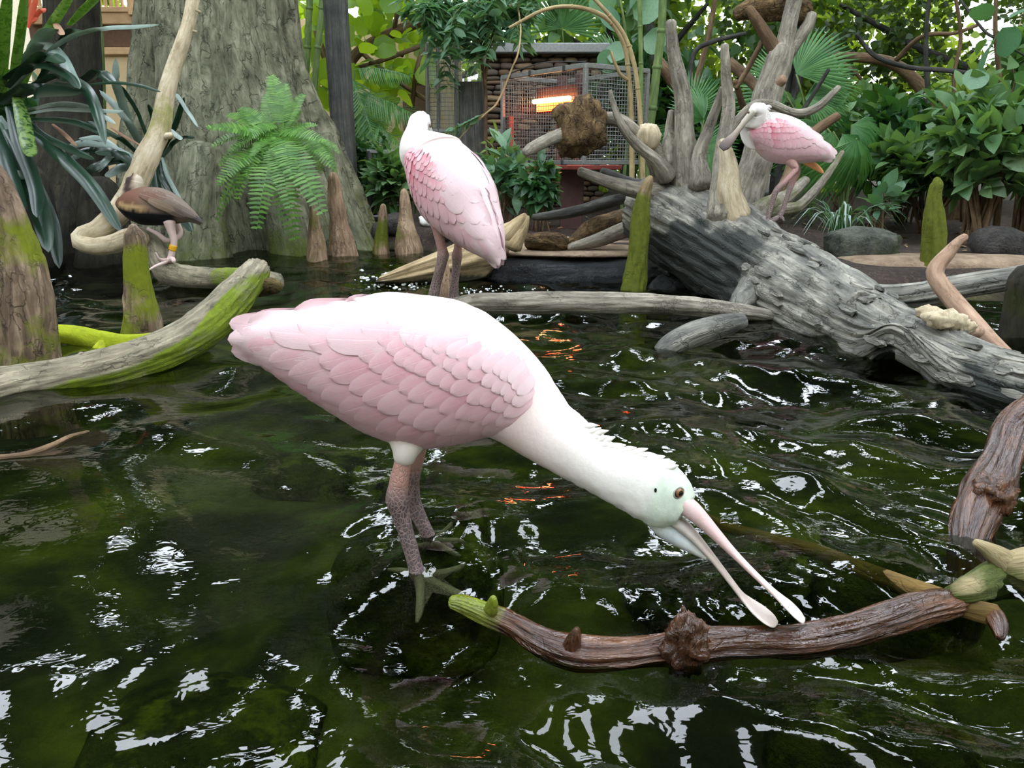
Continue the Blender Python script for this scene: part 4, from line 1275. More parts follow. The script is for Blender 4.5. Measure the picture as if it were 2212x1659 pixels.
# ruffled nape
for i in range(26):
    s_ = i / 25
    a_ = 1268 + 178 * s_
    b_ = np.interp(a_, [1262, 1330, 1398, 1448], [917, 966, 984, 1004]) + 3 + 8 * (i % 3)
    q = P(a_, b_, YB(a_ - 20) - .004 * (i % 3))
    d_ = np.array([.010 + .004 * R.random(), 0, .0005 * R.uniform(-6, 8)])
    V, F, A = tube([(q - d_ * .6, .0035), (q + d_ * .2 + [0, 0, .003], .0042), (q + d_ + [0, 0, .0045], .0008)], n=8, seg=.003, amp=.15, seed=i)
    put('nape_plume', V, F, MAT['plumage'], parent=wade, attrs={'Col': col4(np.repeat(np.array([lin((236, 232, 224))]), len(V), 0))})
# bill
def bill(root, name, sts, cstops, roll=0.0, n=16, Yb=BY, seed=0, power=2.2, tdir=None):
    """sts: (px, py, half thickness px, half width m)"""
    Yf = Yb if callable(Yb) else (lambda px: Yb)
    c = np.array([P(a, b, Yf(a)) for a, b, h, w in sts])
    T = np.gradient(c, axis=0); T /= np.linalg.norm(T, axis=1)[:, None]
    lat = np.array([0, 1.0, 0]) if tdir is None else np.asarray(tdir, float)
    U = np.cross(T, lat); U /= np.linalg.norm(U, axis=1)[:, None]
    U = np.where((U[:, 2] < 0)[:, None], -U, U)
    Lr = math.cos(roll) * lat[None] + math.sin(roll) * U
    Ur = -math.sin(roll) * lat[None] + math.cos(roll) * U
    hh = np.array([h * MPP(a, b, Yf(a)) for a, b, h, w in sts])
    ww = np.array([w for *_, w in sts])
    V, F, tt = loft(c, Ur * hh[:, None], Lr * ww[:, None], m=46, n=n, power=power)
    s = np.r_[tt / tt.max(), 0, 1]
    col = clerp(cstops, s) * (1 + .10 * fbm(V * 180, 3, seed))[:, None]
    put(name, V, F, MAT['bird_skin'], parent=root, attrs={'Col': col4(np.clip(col, 0, 1))})
bill(wade, 'upper_bill', [(1470, 1085, 22, .016), (1496, 1103, 20, .015), (1522, 1128, 16, .0125), (1552, 1160, 12, .0105), (1590, 1200, 8, .009), (1632, 1242, 6.5, .0085), (1668, 1276, 6, .010), (1692, 1298, 5.5, .019), (1712, 1316, 5, .026), (1730, 1332, 4, .022), (1738, 1338, 2, .006)],
     [(0, (216, 190, 186)), (.3, (222, 190, 186)), (.6, (232, 206, 198)), (.85, (232, 226, 212)), (1, (222, 214, 200))], roll=-.25, seed=2, Yb=YB, tdir=(.40, .916, 0))
bill(wade, 'lower_bill', [(1452, 1118, 14, .015), (1478, 1138, 13, .0145), (1506, 1166, 10, .012), (1540, 1206, 7, .010), (1574, 1250, 6, .0085), (1600, 1284, 5.5, .010), (1622, 1306, 5, .020), (1648, 1326, 4.5, .026), (1670, 1341, 3.5, .021), (1680, 1346, 2, .006)],
     [(0, (206, 204, 196)), (.3, (210, 196, 184)), (.6, (220, 204, 194)), (.8, (226, 212, 202)), (1, (222, 206, 196))], roll=-.2, seed=3, Yb=YB, tdir=(.40, .916, 0))
bill(wade, 'throat_pouch', [(1408, 1108, 22, .018), (1436, 1134, 24, .019), (1468, 1158, 21, .016), (1500, 1182, 13, .011), (1528, 1204, 5, .006)],
     [(0, (214, 222, 214)), (.4, (196, 206, 208)), (1, (214, 216, 206))], seed=4, Yb=YB, tdir=(.40, .916, 0))
EYB = YB(1466) - .0245
eye_part(wade, P(1466, 1064, EYB), (.5, -1, .12), .0062)
# eyelid ring, ear opening
a = np.linspace(0, 2 * np.pi, 20, endpoint=False)
ec = P(1466, 1064, EYB + .0005)
V, F, A = tube([(ec + .0068 * np.array([math.cos(x) * .9, .42 * math.cos(x), math.sin(x)]), .0013) for x in np.r_[a, a[0]]], n=8)
put('eyelid', V, F, MAT['plumage'], parent=wade, attrs={'Col': col4(np.repeat(np.array([lin((196, 206, 190))]), len(V), 0))})
V, F, _ = rock_vf(P(1416, 1059, YB(1416) - .0275), .0016, .0012, .0028, 3, 10, .1, 2)
put('ear_opening', V, F, MAT['plumage'], parent=wade, attrs={'Col': col4(np.repeat(np.array([lin((20, 22, 20))]), len(V), 0))})

# ------------------------------------------------------------------ standing spoonbills share the same body plan
def standing_bird(label, foot, Cw, heading, pitch, scale, neck, legs, toeset, headcfg, grp=None):
    root = thing('spoonbill', label, 'bird', foot)
    FRM = frame_of(heading, pitch, scale)
    nb = 8
    ex = [(loc2(1080, 690), loc2(1078, 912), .076), (loc2(1112, 700), loc2(1138, 868), .060)]
    tmp = STL[:7] + ex
    Ca = np.array([(a + b) / 2 for a, b, w in tmp]); Ua = np.array([(a - b) / 2 for a, b, w in tmp]); Wa = np.array([w for a, b, w in tmp])
    nb = 9
    C3 = Cw + Ca[:, :1] * FRM[0] + Ca[:, 1:] * FRM[2]
    U3 = Ua[:, :1] * FRM[0] + Ua[:, 1:] * FRM[2]
    L3 = Wa[:, None] * FRM[1]
    cols_a = Ca[:, 0]
    # neck stations appended as points with radii
    npts = np.array([p for p, r in neck]); nr = np.array([r for p, r in neck])
    allp = np.vstack([C3[-1], npts])
    T = np.gradient(allp, axis=0)[1:]
    T /= np.linalg.norm(T, axis=1)[:, None]
    lat = FRM[1] / np.linalg.norm(FRM[1])
    Un = np.cross(T, lat); Un /= np.linalg.norm(Un, axis=1)[:, None]
    prev = U3[-1] / np.linalg.norm(U3[-1])
    for k in range(len(Un)):
        if np.dot(Un[k], prev) < 0: Un[k] = -Un[k]
        prev = Un[k]
    Ln = np.cross(Un, T)
    prev = lat
    for k in range(len(Ln)):
        if np.dot(Ln[k], prev) < 0: Ln[k] = -Ln[k]
        prev = Ln[k]
    C_ = np.vstack([C3, npts]); U_ = np.vstack([U3, Un * nr[:, None]]); L_ = np.vstack([L3, Ln * (nr * .88)[:, None]])
    V, F, tt = loft(C_, U_, L_, m=130, n=40, power=2.1)
    tt = np.r_[tt, 0, len(C_) - 1]
    d = (V - Cw)
    a = d @ (FRM[0] / scale ** 2); b = d @ (FRM[2] / scale ** 2)
    cb = body_col(a, b, 'stand')
    nf = smooth(nb - 2, nb - .5, tt)
    cb = cb + (np.array(lin((246, 242, 236))) - cb) * nf[:, None]
    dn = smooth(nb, nb + .7, tt)
    V = V + (dn * .003 * fbm(V * 110, 3, 3))[:, None] * np.array([.7, .3, 1.0])
    parts = [(V, F, {'Col': col4(cb)})]
    lc = [(0, (214, 168, 162)), (.35, (186, 138, 132)), (.48, (126, 104, 100)), (.62, (112, 94, 92)), (1, (88, 80, 80))]
    for i, q in enumerate(legs):
        parts.append(limb_part(pp(q), lc, 14, .006, .05, 40 + i))
    for i, q in enumerate(toeset):
        parts.append(limb_part(pp(q), [(0, (96, 86, 84)), (1, (74, 68, 66))], 8, .006, .06, 60 + i))
    V, F, A = joinm(parts)
    skin_legs(put('body', V, F, MAT['plumage'], parent=root, attrs=A), len(parts[0][1]))
    add_wings(root, Cw, FRM, 'stand', FSTORE)
    return root, FRM

# standing bird seen from behind
MYc = 2.05
mb = P(985, 425, MYc)
root, FRM = standing_bird('pink spoonbill standing tall on the log with its back turned', P(950, 648, 2.05), mb, (-.66, .75), math.radians(52), 1.06,
    [(P(905, 330, 2.21), .062), (P(894, 305, 2.26), .040), (P(902, 280, 2.29), .034), (P(907, 262, 2.30), .033), (P(908, 250, 2.30), .026), (P(908, 241, 2.30), .010)],
    [[(940, 470, 2.02, 17), (946, 500, 2.03, 11), (955, 538, 2.04, 11), (957, 552, 2.04, 13), (953, 572, 2.04, 11), (944, 606, 2.05, 11), (936, 640, 2.05, 12)],
     [(992, 480, 2.1, 15), (992, 505, 2.1, 9), (989, 538, 2.1, 9), (987, 552, 2.1, 12), (986, 575, 2.1, 9), (982, 610, 2.1, 9), (979, 646, 2.1, 11)]],
    [[(936, 640, 2.05, 9), (920, 650, 2.03, 6), (905, 655, 2.02, 4)], [(936, 640, 2.05, 9), (940, 654, 2.02, 6), (946, 660, 2.0, 4)], [(979, 646, 2.1, 8), (990, 654, 2.07, 6), (1004, 656, 2.06, 4)], [(979, 646, 2.1, 8), (970, 655, 2.07, 6)]], None)
bill(root, 'bill', [(916, 270, 12, .012), (926, 284, 9, .010), (932, 302, 6, .009), (936, 325, 5, .010), (938, 345, 4, .016), (938, 358, 2, .010)], [(0, (190, 186, 176)), (1, (150, 146, 140))], Yb=2.36, seed=5)
eye_part(root, P(929, 272, 2.283), (1, -.25, .1), .0055)

# standing bird on the fallen tree
fy = 3.08
fb = P(1694, 304, fy)
root, FRM = standing_bird('pink spoonbill with rose shoulder standing on the fallen tree', P(1680, 476, 3.05), fb, (-1.0, .10), math.radians(29), .90,
    [(P(1632, 284, 3.08), .066), (P(1629, 264, 3.06), .046), (P(1638, 248, 3.04), .036), (P(1639, 238, 3.03), .030), (P(1631, 236, 3.02), .022), (P(1621, 243, 3.02), .012)],
    [[(1706, 345, 3.05, 13), (1716, 358, 3.04, 8), (1718, 366, 3.04, 7), (1696, 392, 3.03, 6), (1677, 412, 3.02, 6.5), (1668, 440, 3.02, 5), (1660, 468, 3.02, 5), (1660, 476, 3.02, 6)],
     [(1716, 350, 3.12, 11), (1722, 372, 3.12, 7), (1712, 392, 3.11, 7), (1702, 420, 3.09, 5), (1692, 450, 3.07, 5), (1684, 468, 3.06, 6)]],
    [[(1684, 468, 3.06, 5), (1668, 478, 3.03, 4), (1656, 488, 3.0, 2)], [(1684, 468, 3.06, 5), (1690, 472, 3.04, 4), (1694, 478, 3.03, 2)], [(1660, 474, 3.02, 5), (1654, 484, 3.0, 3)], [(1684, 468, 3.06, 5), (1672, 472, 3.05, 4), (1660, 476, 3.03, 2)]], None)
bill(root, 'bill', [(1628, 240, 9, .011), (1616, 254, 8, .011), (1600, 274, 6.5, .010), (1588, 290, 6, .012), (1576, 304, 6, .018), (1566, 314, 5, .021), (1558, 321, 3, .014)],
     [(0, (206, 206, 188)), (.4, (178, 166, 150)), (.7, (128, 112, 106)), (1, (92, 86, 86))], roll=1.0, Yb=3.01, seed=8)
eye_part(root, P(1617, 243, 2.99), (-.4, -1, .1), .0045)
for i in range(9):      # ruffled nape
    q = P(1648 + R.uniform(-4, 8), 234 + i * 4, 3.03)
    V, F, A = tube([(q, .009), (q + [.014, 0, .006], .006), (q + [.024, 0, .004 - .002 * i], .002)], n=8, amp=.2, seed=i)
    put('nape_plume', V, F, MAT['plumage'], parent=root, attrs={'Col': col4(np.repeat(np.array([lin((244, 242, 238))]), len(V), 0))})
V, F, A = tube(pp([(1738, 345, 3.1, 9), (1755, 356, 3.1, 8), (1772, 368, 3.1, 5), (1778, 374, 3.1, 2)]), n=12, sq=(.6, 1), seed=3)
put('tail', V, F, MAT['plumage'], parent=root, attrs={'Col': col4(np.repeat(np.array([lin((242, 178, 120))]), len(V), 0))}, label='orange tail feathers')

# ------------------------------------------------------------------ whistling duck
DY = 3.33
duck = thing('duck', 'brown duck with black belly and yellow leg band on the log', 'bird', P(372, 590, 3.3))
DS = [((437, 478), (432, 486), .006), ((418, 455), (408, 480), .03), ((385, 425), (378, 484), .055), ((350, 407), (345, 487), .075), ((315, 404), (312, 486), .082), ((285, 407), (286, 476), .075), ((265, 420), (270, 462), .055), ((255, 432), (258, 450), .03)]
c = np.array([(P(*a, DY) + P(*b, DY)) / 2 for a, b, w in DS]); u = np.array([(P(*a, DY) - P(*b, DY)) / 2 for a, b, w in DS])
l = np.array([[0, w, 0] for a, b, w in DS])
V, F, tt = loft(c, u, l, m=70, n=36)
def dpx(V):
    s = MPP(340, 445, DY)
    q = P(340, 445, DY)
    return 340 + (V[:, 0] - q[0]) / s, 445 - (V[:, 2] - q[2]) / s
dx, dy = dpx(V)
brown, grey, black, tan = (np.array(lin(x)) for x in ((108, 74, 58), (122, 108, 96), (16, 16, 22), (186, 156, 112)))
cb = brown[None] + (grey - brown)[None] * smooth(300, 360, dx)[:, None]
edge = 446 + (dx - 270) * .13 + 1.2 * np.sin(dx * .22) + .8 * np.sin(dx * .61)
cb = cb + (tan - cb) * (smooth(edge - 14, edge - 8, dy) * smooth(265, 278, dx) * smooth(345, 315, dx))[:, None]
cb = cb + (black - cb) * (smooth(edge - 2, edge + 3, dy) * smooth(262, 272, dx) * smooth(395, 375, dx))[:, None]
parts = [(V, F, {'Col': col4(cb)})]
# neck and head turned away
nk = [(P(281, 430, 3.33), .050), (P(285, 414, 3.33), .040), (P(289, 402, 3.335), .036), (P(291, 392, 3.34), .035), (P(292, 384, 3.34), .028), (P(291, 378, 3.34), .012)]
V, F, A = tube(nk, n=22, seg=.004, cap=(.3, .8))
hx, hy = dpx(V)
hc = np.repeat(np.array([lin((150, 132, 110))]), len(V), 0)
hc = hc + (np.array(lin((62, 48, 46))) - hc) * (smooth(9, 6, np.abs(hx - (289 + (hy - 395) * -.05))))[:, None]
hc = hc + (np.array(lin((190, 178, 158))) - hc) * (smooth(12, 15, np.abs(hx - 289)))[:, None]
parts.append((V, F, {'Col': col4(hc)}))
pk = [(0, (214, 190, 180)), (1, (206, 184, 178))]
parts.append(limb_part(pp([(366, 478, 3.3, 13), (371, 500, 3.3, 9), (376, 520, 3.3, 7), (373, 540, 3.3, 7), (369, 556, 3.3, 7), (367, 566, 3.29, 8)]), pk, 12, .006, .04, 1))
parts.append(limb_part(pp([(378, 482, 3.4, 10), (388, 500, 3.4, 7), (384, 512, 3.38, 6), (362, 520, 3.34, 6), (340, 505, 3.32, 5), (318, 493, 3.3, 4)]), pk, 10, .006, .04, 2))
dt = [[(P(366, 562, 3.29), .008), (P(345, 560, 3.22), .006), (P(336, 546, 3.2), .004)], [(P(366, 564, 3.28), .008), (P(340, 573, 3.19), .006), (P(320, 584, 3.15), .004)]]
for i, q in enumerate(dt):
    parts.append(limb_part(q, pk, 8, .005, .04, 5 + i))
parts.append(limb_part(pp([(367, 564, 3.28, 7), (373, 560, 3.24, 6), (376, 566, 3.22, 4)]), pk, 8, .005, .04, 9))
parts.append(web_part(dt, (218, 200, 196), .003))
V, F, A = joinm(parts)
put('body', V, F, MAT['plumage'], parent=duck, attrs=A)
V, F, A = tube(pp([(375, 529, 3.3, 8.2), (374, 534, 3.3, 8.2), (372, 540, 3.3, 8.2)]), n=16, cap=(0, 0))
put('leg_band', V, F, plain('yellow_band', (222, 166, 30), .4), parent=duck, label='yellow plastic leg band')
V, F, A = tube(pp([(300, 392, 3.46, 7), (303, 404, 3.48, 6)]), n=10)
put('bill', V, F, MAT['bird_skin'], parent=duck, attrs={'Col': col4(np.repeat(np.array([lin((150, 110, 96))]), len(V), 0))})
# folded wing feathers of the duck
for i, (a, b, w, cc) in enumerate((((300, 418), (345, 432), 20, (112, 84, 70)), ((310, 412), (362, 428), 20, (116, 94, 82)), ((330, 410), (378, 428), 20, (124, 110, 98)), ((345, 414), (392, 440), 20, (128, 114, 102)), ((355, 420), (410, 452), 20, (130, 118, 106)),
                                   ((340, 430), (395, 458), 20, (120, 106, 94)), ((320, 432), (378, 456), 18, (132, 114, 96)), ((345, 442), (400, 468), 18, (112, 98, 88)), ((370, 440), (424, 470), 18, (118, 106, 96)), ((390, 455), (440, 482), 14, (84, 80, 78)))):
    a, b = np.array(a, float), np.array(b, float)
    ax = (b - a); Ln = np.linalg.norm(ax); ax /= Ln; nx = np.array([-ax[1], ax[0]])
    q, fu = [], []
    for uu in np.linspace(0, 1, 8):
        wf = max(.05, min(1, .5 + uu * 1.5) * math.sqrt(max(0, 1 - max(0, (uu - .55) / .45) ** 2)))
        for vv in (-1, -.5, 0, .5, 1):
            p2 = a + ax * uu * Ln + nx * vv * w * .5 * wf
            tloc = np.interp(p2[0], [255, 265, 285, 315, 350, 385, 418, 437], [.03, .055, .075, .082, .075, .055, .03, .006])
            cy = np.interp(p2[0], [255, 285, 315, 350, 385, 418, 437], [441, 441, 445, 447, 454, 468, 482]); hh = np.interp(p2[0], [255, 285, 315, 350, 385, 418, 437], [9, 34, 41, 40, 30, 13, 5])
            e = np.clip((p2[1] - cy) / hh, -1, 1)
            q.append(P(p2[0], p2[1], DY - tloc * math.sqrt(max(0, 1 - e * e)) - .004 - .004 * uu - .0015 * i * .3))
            fu.append((uu, vv * wf, 0))
    ii = (np.arange(7)[:, None] * 5 + np.arange(4)[None, :]).ravel()
    put('feather', np.array(q), np.stack([ii, ii + 5, ii + 6, ii + 1], 1), MAT['feather'], parent=duck, attrs={'fuv': np.array(fu), 'Col': col4(np.repeat(np.array([lin(cc)]), len(q), 0))})

# ------------------------------------------------------------------ white bird resting on the bank
wb = thing('white_bird', 'fluffy white bird resting on the bank between knees', 'bird', P(930, 500, 5.0))
sts = [((905, 468), (908, 480), .02), ((915, 464), (916, 492), .06), ((935, 462), (936, 496), .08), ((955, 470), (956, 494), .05), ((966, 480), (966, 490), .02)]
V, F, tt = loft([(P(*a, 5.0) + P(*b, 5.0)) / 2 for a, b, w in sts], [(P(*a, 5.0) - P(*b, 5.0)) / 2 for a, b, w in sts], [[0, w, 0] for a, b, w in sts], m=30, n=20)
V = V + .010 * fbm(V * 40, 3, 3)[:, None]
put('body', V, F, MAT['plumage'], parent=wb, attrs={'Col': col4(np.repeat(np.array([lin((236, 234, 230))]), len(V), 0))})
V, F, A = tube([(P(960, 482, 4.98), .03), (P(968, 474, 4.97), .024), (P(972, 466, 4.97), .02)], n=14)
put('head', V, F, MAT['plumage'], parent=wb, attrs={'Col': col4(np.repeat(np.array([lin((230, 228, 224))]), len(V), 0))})

# ================================================================== heater cage on its post
plain('galvanised', (150, 152, 150), .42, .5, .55, .3, 60)
plain('brown_paint', (92, 66, 62), .6, .4)
plain('red_paint', (150, 74, 66), .55, .4)
plain('heater_housing', (70, 40, 38), .5, .5, .3)
plain('dark_steel', (74, 76, 78), .5, .5, .6)
emit_mat('heater_glow', (255, 64, 26), 22.0)
emit_mat('heater_core', (255, 196, 130), 34.0)
cc = P(1263, 246, 4.75)                       # near vertical edge, mid height
cz0, cz1 = P(1263, 351, 4.75)[2], P(1263, 141, 4.75)[2]
cw, cd = .83, .50
dl = np.array([-.585, .811, 0.0]); dr = np.array([.811, .585, 0.0])
c00 = np.array([cc[0], cc[1], 0.0])
K = [c00, c00 + dl * cw, c00 + dl * cw + dr * cd, c00 + dr * cd]
cage = thing('heater_cage', 'wire mesh cage with glowing red heater on a brown post', 'heater', (K[0] + K[2]) / 2 + [0, 0, .1])
ang = math.atan2(dr[1], dr[0])
def bar(parent, name, a, b, w, mat, bev=.002):
    a, b = np.asarray(a, float), np.asarray(b, float)
    T = b - a; L_ = np.linalg.norm(T); T /= L_
    ref = np.array([0, 0, 1.0]) if abs(T[2]) < .9 else dr
    x = np.cross(T, ref); x /= np.linalg.norm(x); y = np.cross(x, T)
    q, F, _ = box_vf((0, 0, 0), w, w, L_ + w * .5, 0, bev)
    V = (a + b) / 2 + q[:, :1] * x + q[:, 1:2] * y + q[:, 2:] * T
    return put(name, V, F, MAT[mat], parent=parent, smooth_=False)
for i in range(4):
    for z in (cz0, cz1):
        A_, B_ = K[i].copy(), K[(i + 1) % 4].copy(); A_[2] = z; B_[2] = z
        bar(cage, 'frame_bar', A_, B_, .026, 'galvanised')
    A_, B_ = K[i].copy(), K[i].copy(); A_[2] = cz0; B_[2] = cz1
    bar(cage, 'frame_bar', A_, B_, .024, 'galvanised')
# clips that hold the mesh to the frame
for i in range(2):
    A_, B_ = (K[0], K[1]) if i == 0 else (K[0], K[3])
    for z in (cz0, cz1):
        for s_ in (.22, .62, .88):
            p = A_ + (B_ - A_) * s_; p[2] = z
            q, F, _ = box_vf(p, .04, .02, .034, ang, .003)
            put('clip', q, F, MAT['dark_steel'], parent=cage, smooth_=False)
def wires(A_, B_, nu, nv, name):
    parts = []
    def wire(a, b, r):
        a, b = np.asarray(a, float), np.asarray(b, float)
        T = b - a; T /= np.linalg.norm(T)
        x = np.cross(T, dr if abs(np.dot(T, dr)) < .9 else dl); x /= np.linalg.norm(x); y = np.cross(T, x)
        q = [c_ + (x * math.cos(t_) + y * math.sin(t_)) * r for c_ in (a, b) for t_ in (0, 2.09, 4.19)]
        parts.append((np.array(q), [(0, 1, 4, 3), (1, 2, 5, 4), (2, 0, 3, 5)], {}))
    for k in range(1, nu):
        p = A_ + (B_ - A_) * k / nu
        wire([p[0], p[1], cz0], [p[0], p[1], cz1], .0016)
    for k in range(1, nv):
        z = cz0 + (cz1 - cz0) * k / nv
        wire([A_[0], A_[1], z], [B_[0], B_[1], z], .0019)
    V, F, _ = joinm(parts)
    put(name, V, F, MAT['galvanised'], parent=cage, kind='stuff')
wires(K[0], K[1], 34, 24, 'wire_mesh')
wires(K[0], K[3], 22, 24, 'wire_mesh')
wires(K[3], K[2], 34, 24, 'wire_mesh')
wires(K[1], K[2], 22, 24, 'wire_mesh')
mid = (K[0] + K[2]) / 2
# heater: housing, reflector, tube
hc = P(1192, 224, 5.16)
hl = .38
def hbox(name, off, lx, ly, lz, mat):
    q, F, _ = box_vf((0, 0, 0), lx, ly, lz, 0, min(lx, ly, lz) * .12)
    V = hc + off + q[:, :1] * dl + q[:, 1:2] * dr + q[:, 2:] * np.array([0, 0, 1.0])
    return put(name, V, F, MAT[mat], parent=cage, smooth_=False)
hbox('heater_housing', dr * .07 + np.array([0, 0, .03]), hl + .06, .07, .16, 'heater_housing')
o = hbox('reflector', dr * .020 + np.array([0, 0, -.012]), hl * .92, .02, .055, 'heater_glow')
o['label'] = 'orange glowing reflector of the heater'
V, F, A = tube([(hc + dl * hl * .48 + [0, 0, .022] - dr * .005, .014), (hc + [0, 0, .022] - dr * .005, .015), (hc - dl * hl * .48 + [0, 0, .022] - dr * .005, .014)], n=12)
put('heating_tube', V, F, MAT['heater_core'], parent=cage, label='white hot heating tube')
q, F, _ = box_vf((K[1][0] + .05, K[1][1] - .03, (cz0 + cz1) / 2 - .12), .035, .035, (cz1 - cz0) * .55, ang, .003)
put('upright', q, F, MAT['red_paint'], parent=cage, smooth_=False)
for s_ in (.12, .3):
    q, F, _ = box_vf(mid + dl * (s_ - .2) + np.array([0, 0, cz0 + (cz1 - cz0) * .5]), .05, .05, cz1 - cz0, ang, .003)
    put('inner_panel', q, F, MAT['brown_paint'], parent=cage, smooth_=False)
q, F, _ = box_vf(mid - dl * .05 + [0, 0, cz0 - .03], .34, .52, .03, ang, .004)
put('base_plate', q, F, MAT['red_paint'], parent=cage, smooth_=False)
pz = P(1236, 510, 5.0)
pc = mid - dl * .02
q, F, _ = box_vf((pc[0] + .0, pc[1], (cz0 - .04 + .05) / 2), .15, .13, cz0 - .04 - .05 + .1, ang - .75, .006)
put('post', q, F, MAT['brown_paint'], parent=cage, smooth_=False, label='square brown post')
V, F, A = tube([(K[1] + [0, 0, cz1 + .01], .004), ((K[0] + K[1]) / 2 + [0, 0, cz1 + .05], .004), (K[0] + [0, 0, cz1 + .02], .004)], n=6)
put('cable', V, F, MAT['dark_steel'], parent=cage)

# ================================================================== fence posts, mesh fence, rails
def post(name, label, px0, px1, pyt, pyb, Y, mat='fence_wood', depth=.16):
    a, b = P(px0, pyt, Y), P(px1, pyt, Y)
    zt, zb = P(px0, pyt, Y)[2], ground_z([a[0]], [Y])[0] - .05
    c_ = (a + b) / 2
    w = b[0] - a[0]
    n, m = 24, 26
    V, g = [], []
    for i in range(m):
        z = zb + (zt - zb) * i / (m - 1)
        for j in range(n):
            t_ = 2 * math.pi * j / n
            e = .55
            x = math.copysign(abs(math.cos(t_)) ** e, math.cos(t_)) * w / 2
            y = math.copysign(abs(math.sin(t_)) ** e, math.sin(t_)) * depth / 2
            V.append([c_[0] + x, c_[1] + y, z]); g.append([x, y, z])
    V = np.array(V); g = np.array(g)
    V[:, :2] += (.004 * fbm(g * [30, 30, 4], 3, int(px0)))[:, None]
    F = [(i * n + j, i * n + (j + 1) % n, (i + 1) * n + (j + 1) % n, (i + 1) * n + j) for i in range(m - 1) for j in range(n)]
    F += [tuple(range(n))[::-1], tuple((m - 1) * n + j for j in range(n))]
    put(name, V, F, MAT[mat], attrs={'grain': g, 'moss': np.zeros(len(V))}, label=label, cat='post', loc=(c_[0], c_[1], zb))
post('fence_post', 'tall weathered grey post beside the cypress trunk', 695, 746, -60, 300, 5.6)
post('fence_post', 'dark grey post behind the standing spoonbill', 990, 1044, 178, 330, 5.9)
# mesh fence panel
fp = thing('mesh_fence', 'grey wire mesh fence panel behind the dark post', 'fence', (P(980, 330, 6.1)[0], 6.1, .12))
for px in (922, 946, 985, 1046):
    a, b = P(px, 95, 6.1), P(px, 340, 6.1)
    b[2] = .1
    bar(fp, 'frame_bar', a, b, .022, 'galvanised')
for py in (95, 282):
    bar(fp, 'rail', P(922, py, 6.1), P(1090, py, 6.1), .022, 'galvanised')
parts = []
for k in range(46):
    a = P(922 + k * 2.7, 95, 6.11); q, F, _ = box_vf((a[0], 6.11, (a[2] + .1) / 2), .0035, .0035, a[2] - .1); parts.append((q, F, {}))
zt = P(922, 95, 6.11)[2]
for k in range(40):
    x0, x1 = P(922, 95, 6.11)[0], P(1046, 95, 6.11)[0]
    q, F, _ = box_vf(((x0 + x1) / 2, 6.11, .12 + (zt - .12) * k / 40), x1 - x0, .0035, .0035); parts.append((q, F, {}))
V, F, _ = joinm(parts)
put('wire_mesh', V, F, MAT['galvanised'], parent=fp, kind='stuff')
# pipe rail
rl = thing('pipe_rail', 'galvanised pipe rail with short posts behind the shrubs', 'railing', (P(840, 380, 5.5)[0], 5.5, .1))
bar(rl, 'rail', P(795, 326, 5.5), P(900, 330, 5.5), .024, 'galvanised')
for px in (797, 865):
    a = P(px, 328, 5.5); b = a.copy(); b[2] = .1
    bar(rl, 'post', a, b, .03, 'dark_steel')
# stacked-stone wall behind the cage: single stones laid in courses
plain('mortar', (70, 62, 54), .9, .1)
wl = thing('stone_wall', 'wall of small flat brown stones behind the heater cage', 'wall', (P(1200, 330, 7.0)[0], 7.05, .1))
x0, x1 = P(1040, 200, 7.0)[0], P(1300, 200, 7.0)[0]
zt = P(1150, 118, 7.0)[2]
q, F, _ = box_vf(((x0 + x1) / 2, 7.1, (zt + .1) / 2), x1 - x0, .14, zt - .1)
put('backing', q, F, MAT['mortar'], parent=wl, smooth_=False)
for k, cl in enumerate(((120, 98, 78), (92, 78, 66), (150, 126, 100), (104, 92, 82))):
    plain('wall_stone_%s' % 'abcd'[k], cl, .85, .2)
stones = []
for k in range(4):
    V, F, _ = rock_vf((0, 0, 0), .5, .5, .5, 200 + k, 10, .25, 3.2, 2)
    stones.append(make_mesh('stone', V, F, MAT['wall_stone_%s' % 'abcd'[k]]))
z = .14
cnt = 0
while z < zt - .02:
    h = R.uniform(.035, .055)
    x = x0 + R.uniform(0, .05)
    while x < x1:
        w = R.uniform(.08, .17)
        if cnt < 300:
            o = bpy.data.objects.new('stone', stones[R.randrange(4)])
            COL.objects.link(o); o.parent = wl
            o.location = tuple(np.array([x + w / 2, 7.03 + R.uniform(-.012, .012), z + h / 2]) - ORG[wl])
            o.scale = (w * 1.02, .10, h * 1.05)
            o.rotation_euler = (0, R.uniform(-.06, .06), 0)
        cnt += 1
        x += w
    z += h
slabm = box_vf(((x0 + x1) / 2, 7.05, zt + .04), x1 - x0 + .1, .3, .08, 0, .01)
put('coping', slabm[0], slabm[1], MAT['galvanised'], parent=wl, smooth_=False, label='grey metal coping rail')

# ================================================================== balcony of the far building, back walls
plain('pine', (214, 176, 134), .7, .3, 0, .25, 8)
plain('stucco', (226, 200, 156), .9, .2, 0, .12, 5)
plain('brown_band', (112, 88, 72), .8, .2)
bal = thing('balcony', 'pale wooden balcony with slatted railing far behind the trunk', 'building', (P(270, 300, 8.0)[0], 8.0, .12))
def blk(parent, name, a, b, Y, dep, mat):
    p0, p1 = P(a[0], a[1], Y), P(b[0], b[1], Y)
    q, F, _ = box_vf(((p0[0] + p1[0]) / 2, Y + dep / 2, (p0[2] + p1[2]) / 2), abs(p1[0] - p0[0]), dep, abs(p0[2] - p1[2]), 0, .006)
    return put(name, q, F, MAT[mat], parent=parent, smooth_=False)
blk(bal, 'fascia', (60, 26), (380, 52), 8.0, .2, 'pine')
blk(bal, 'rail', (60, 14), (380, 26), 7.98, .12, 'pine')
blk(bal, 'band', (60, 52), (380, 102), 8.06, .2, 'brown_band')
blk(bal, 'sill', (60, 102), (380, 118), 8.0, .2, 'pine')
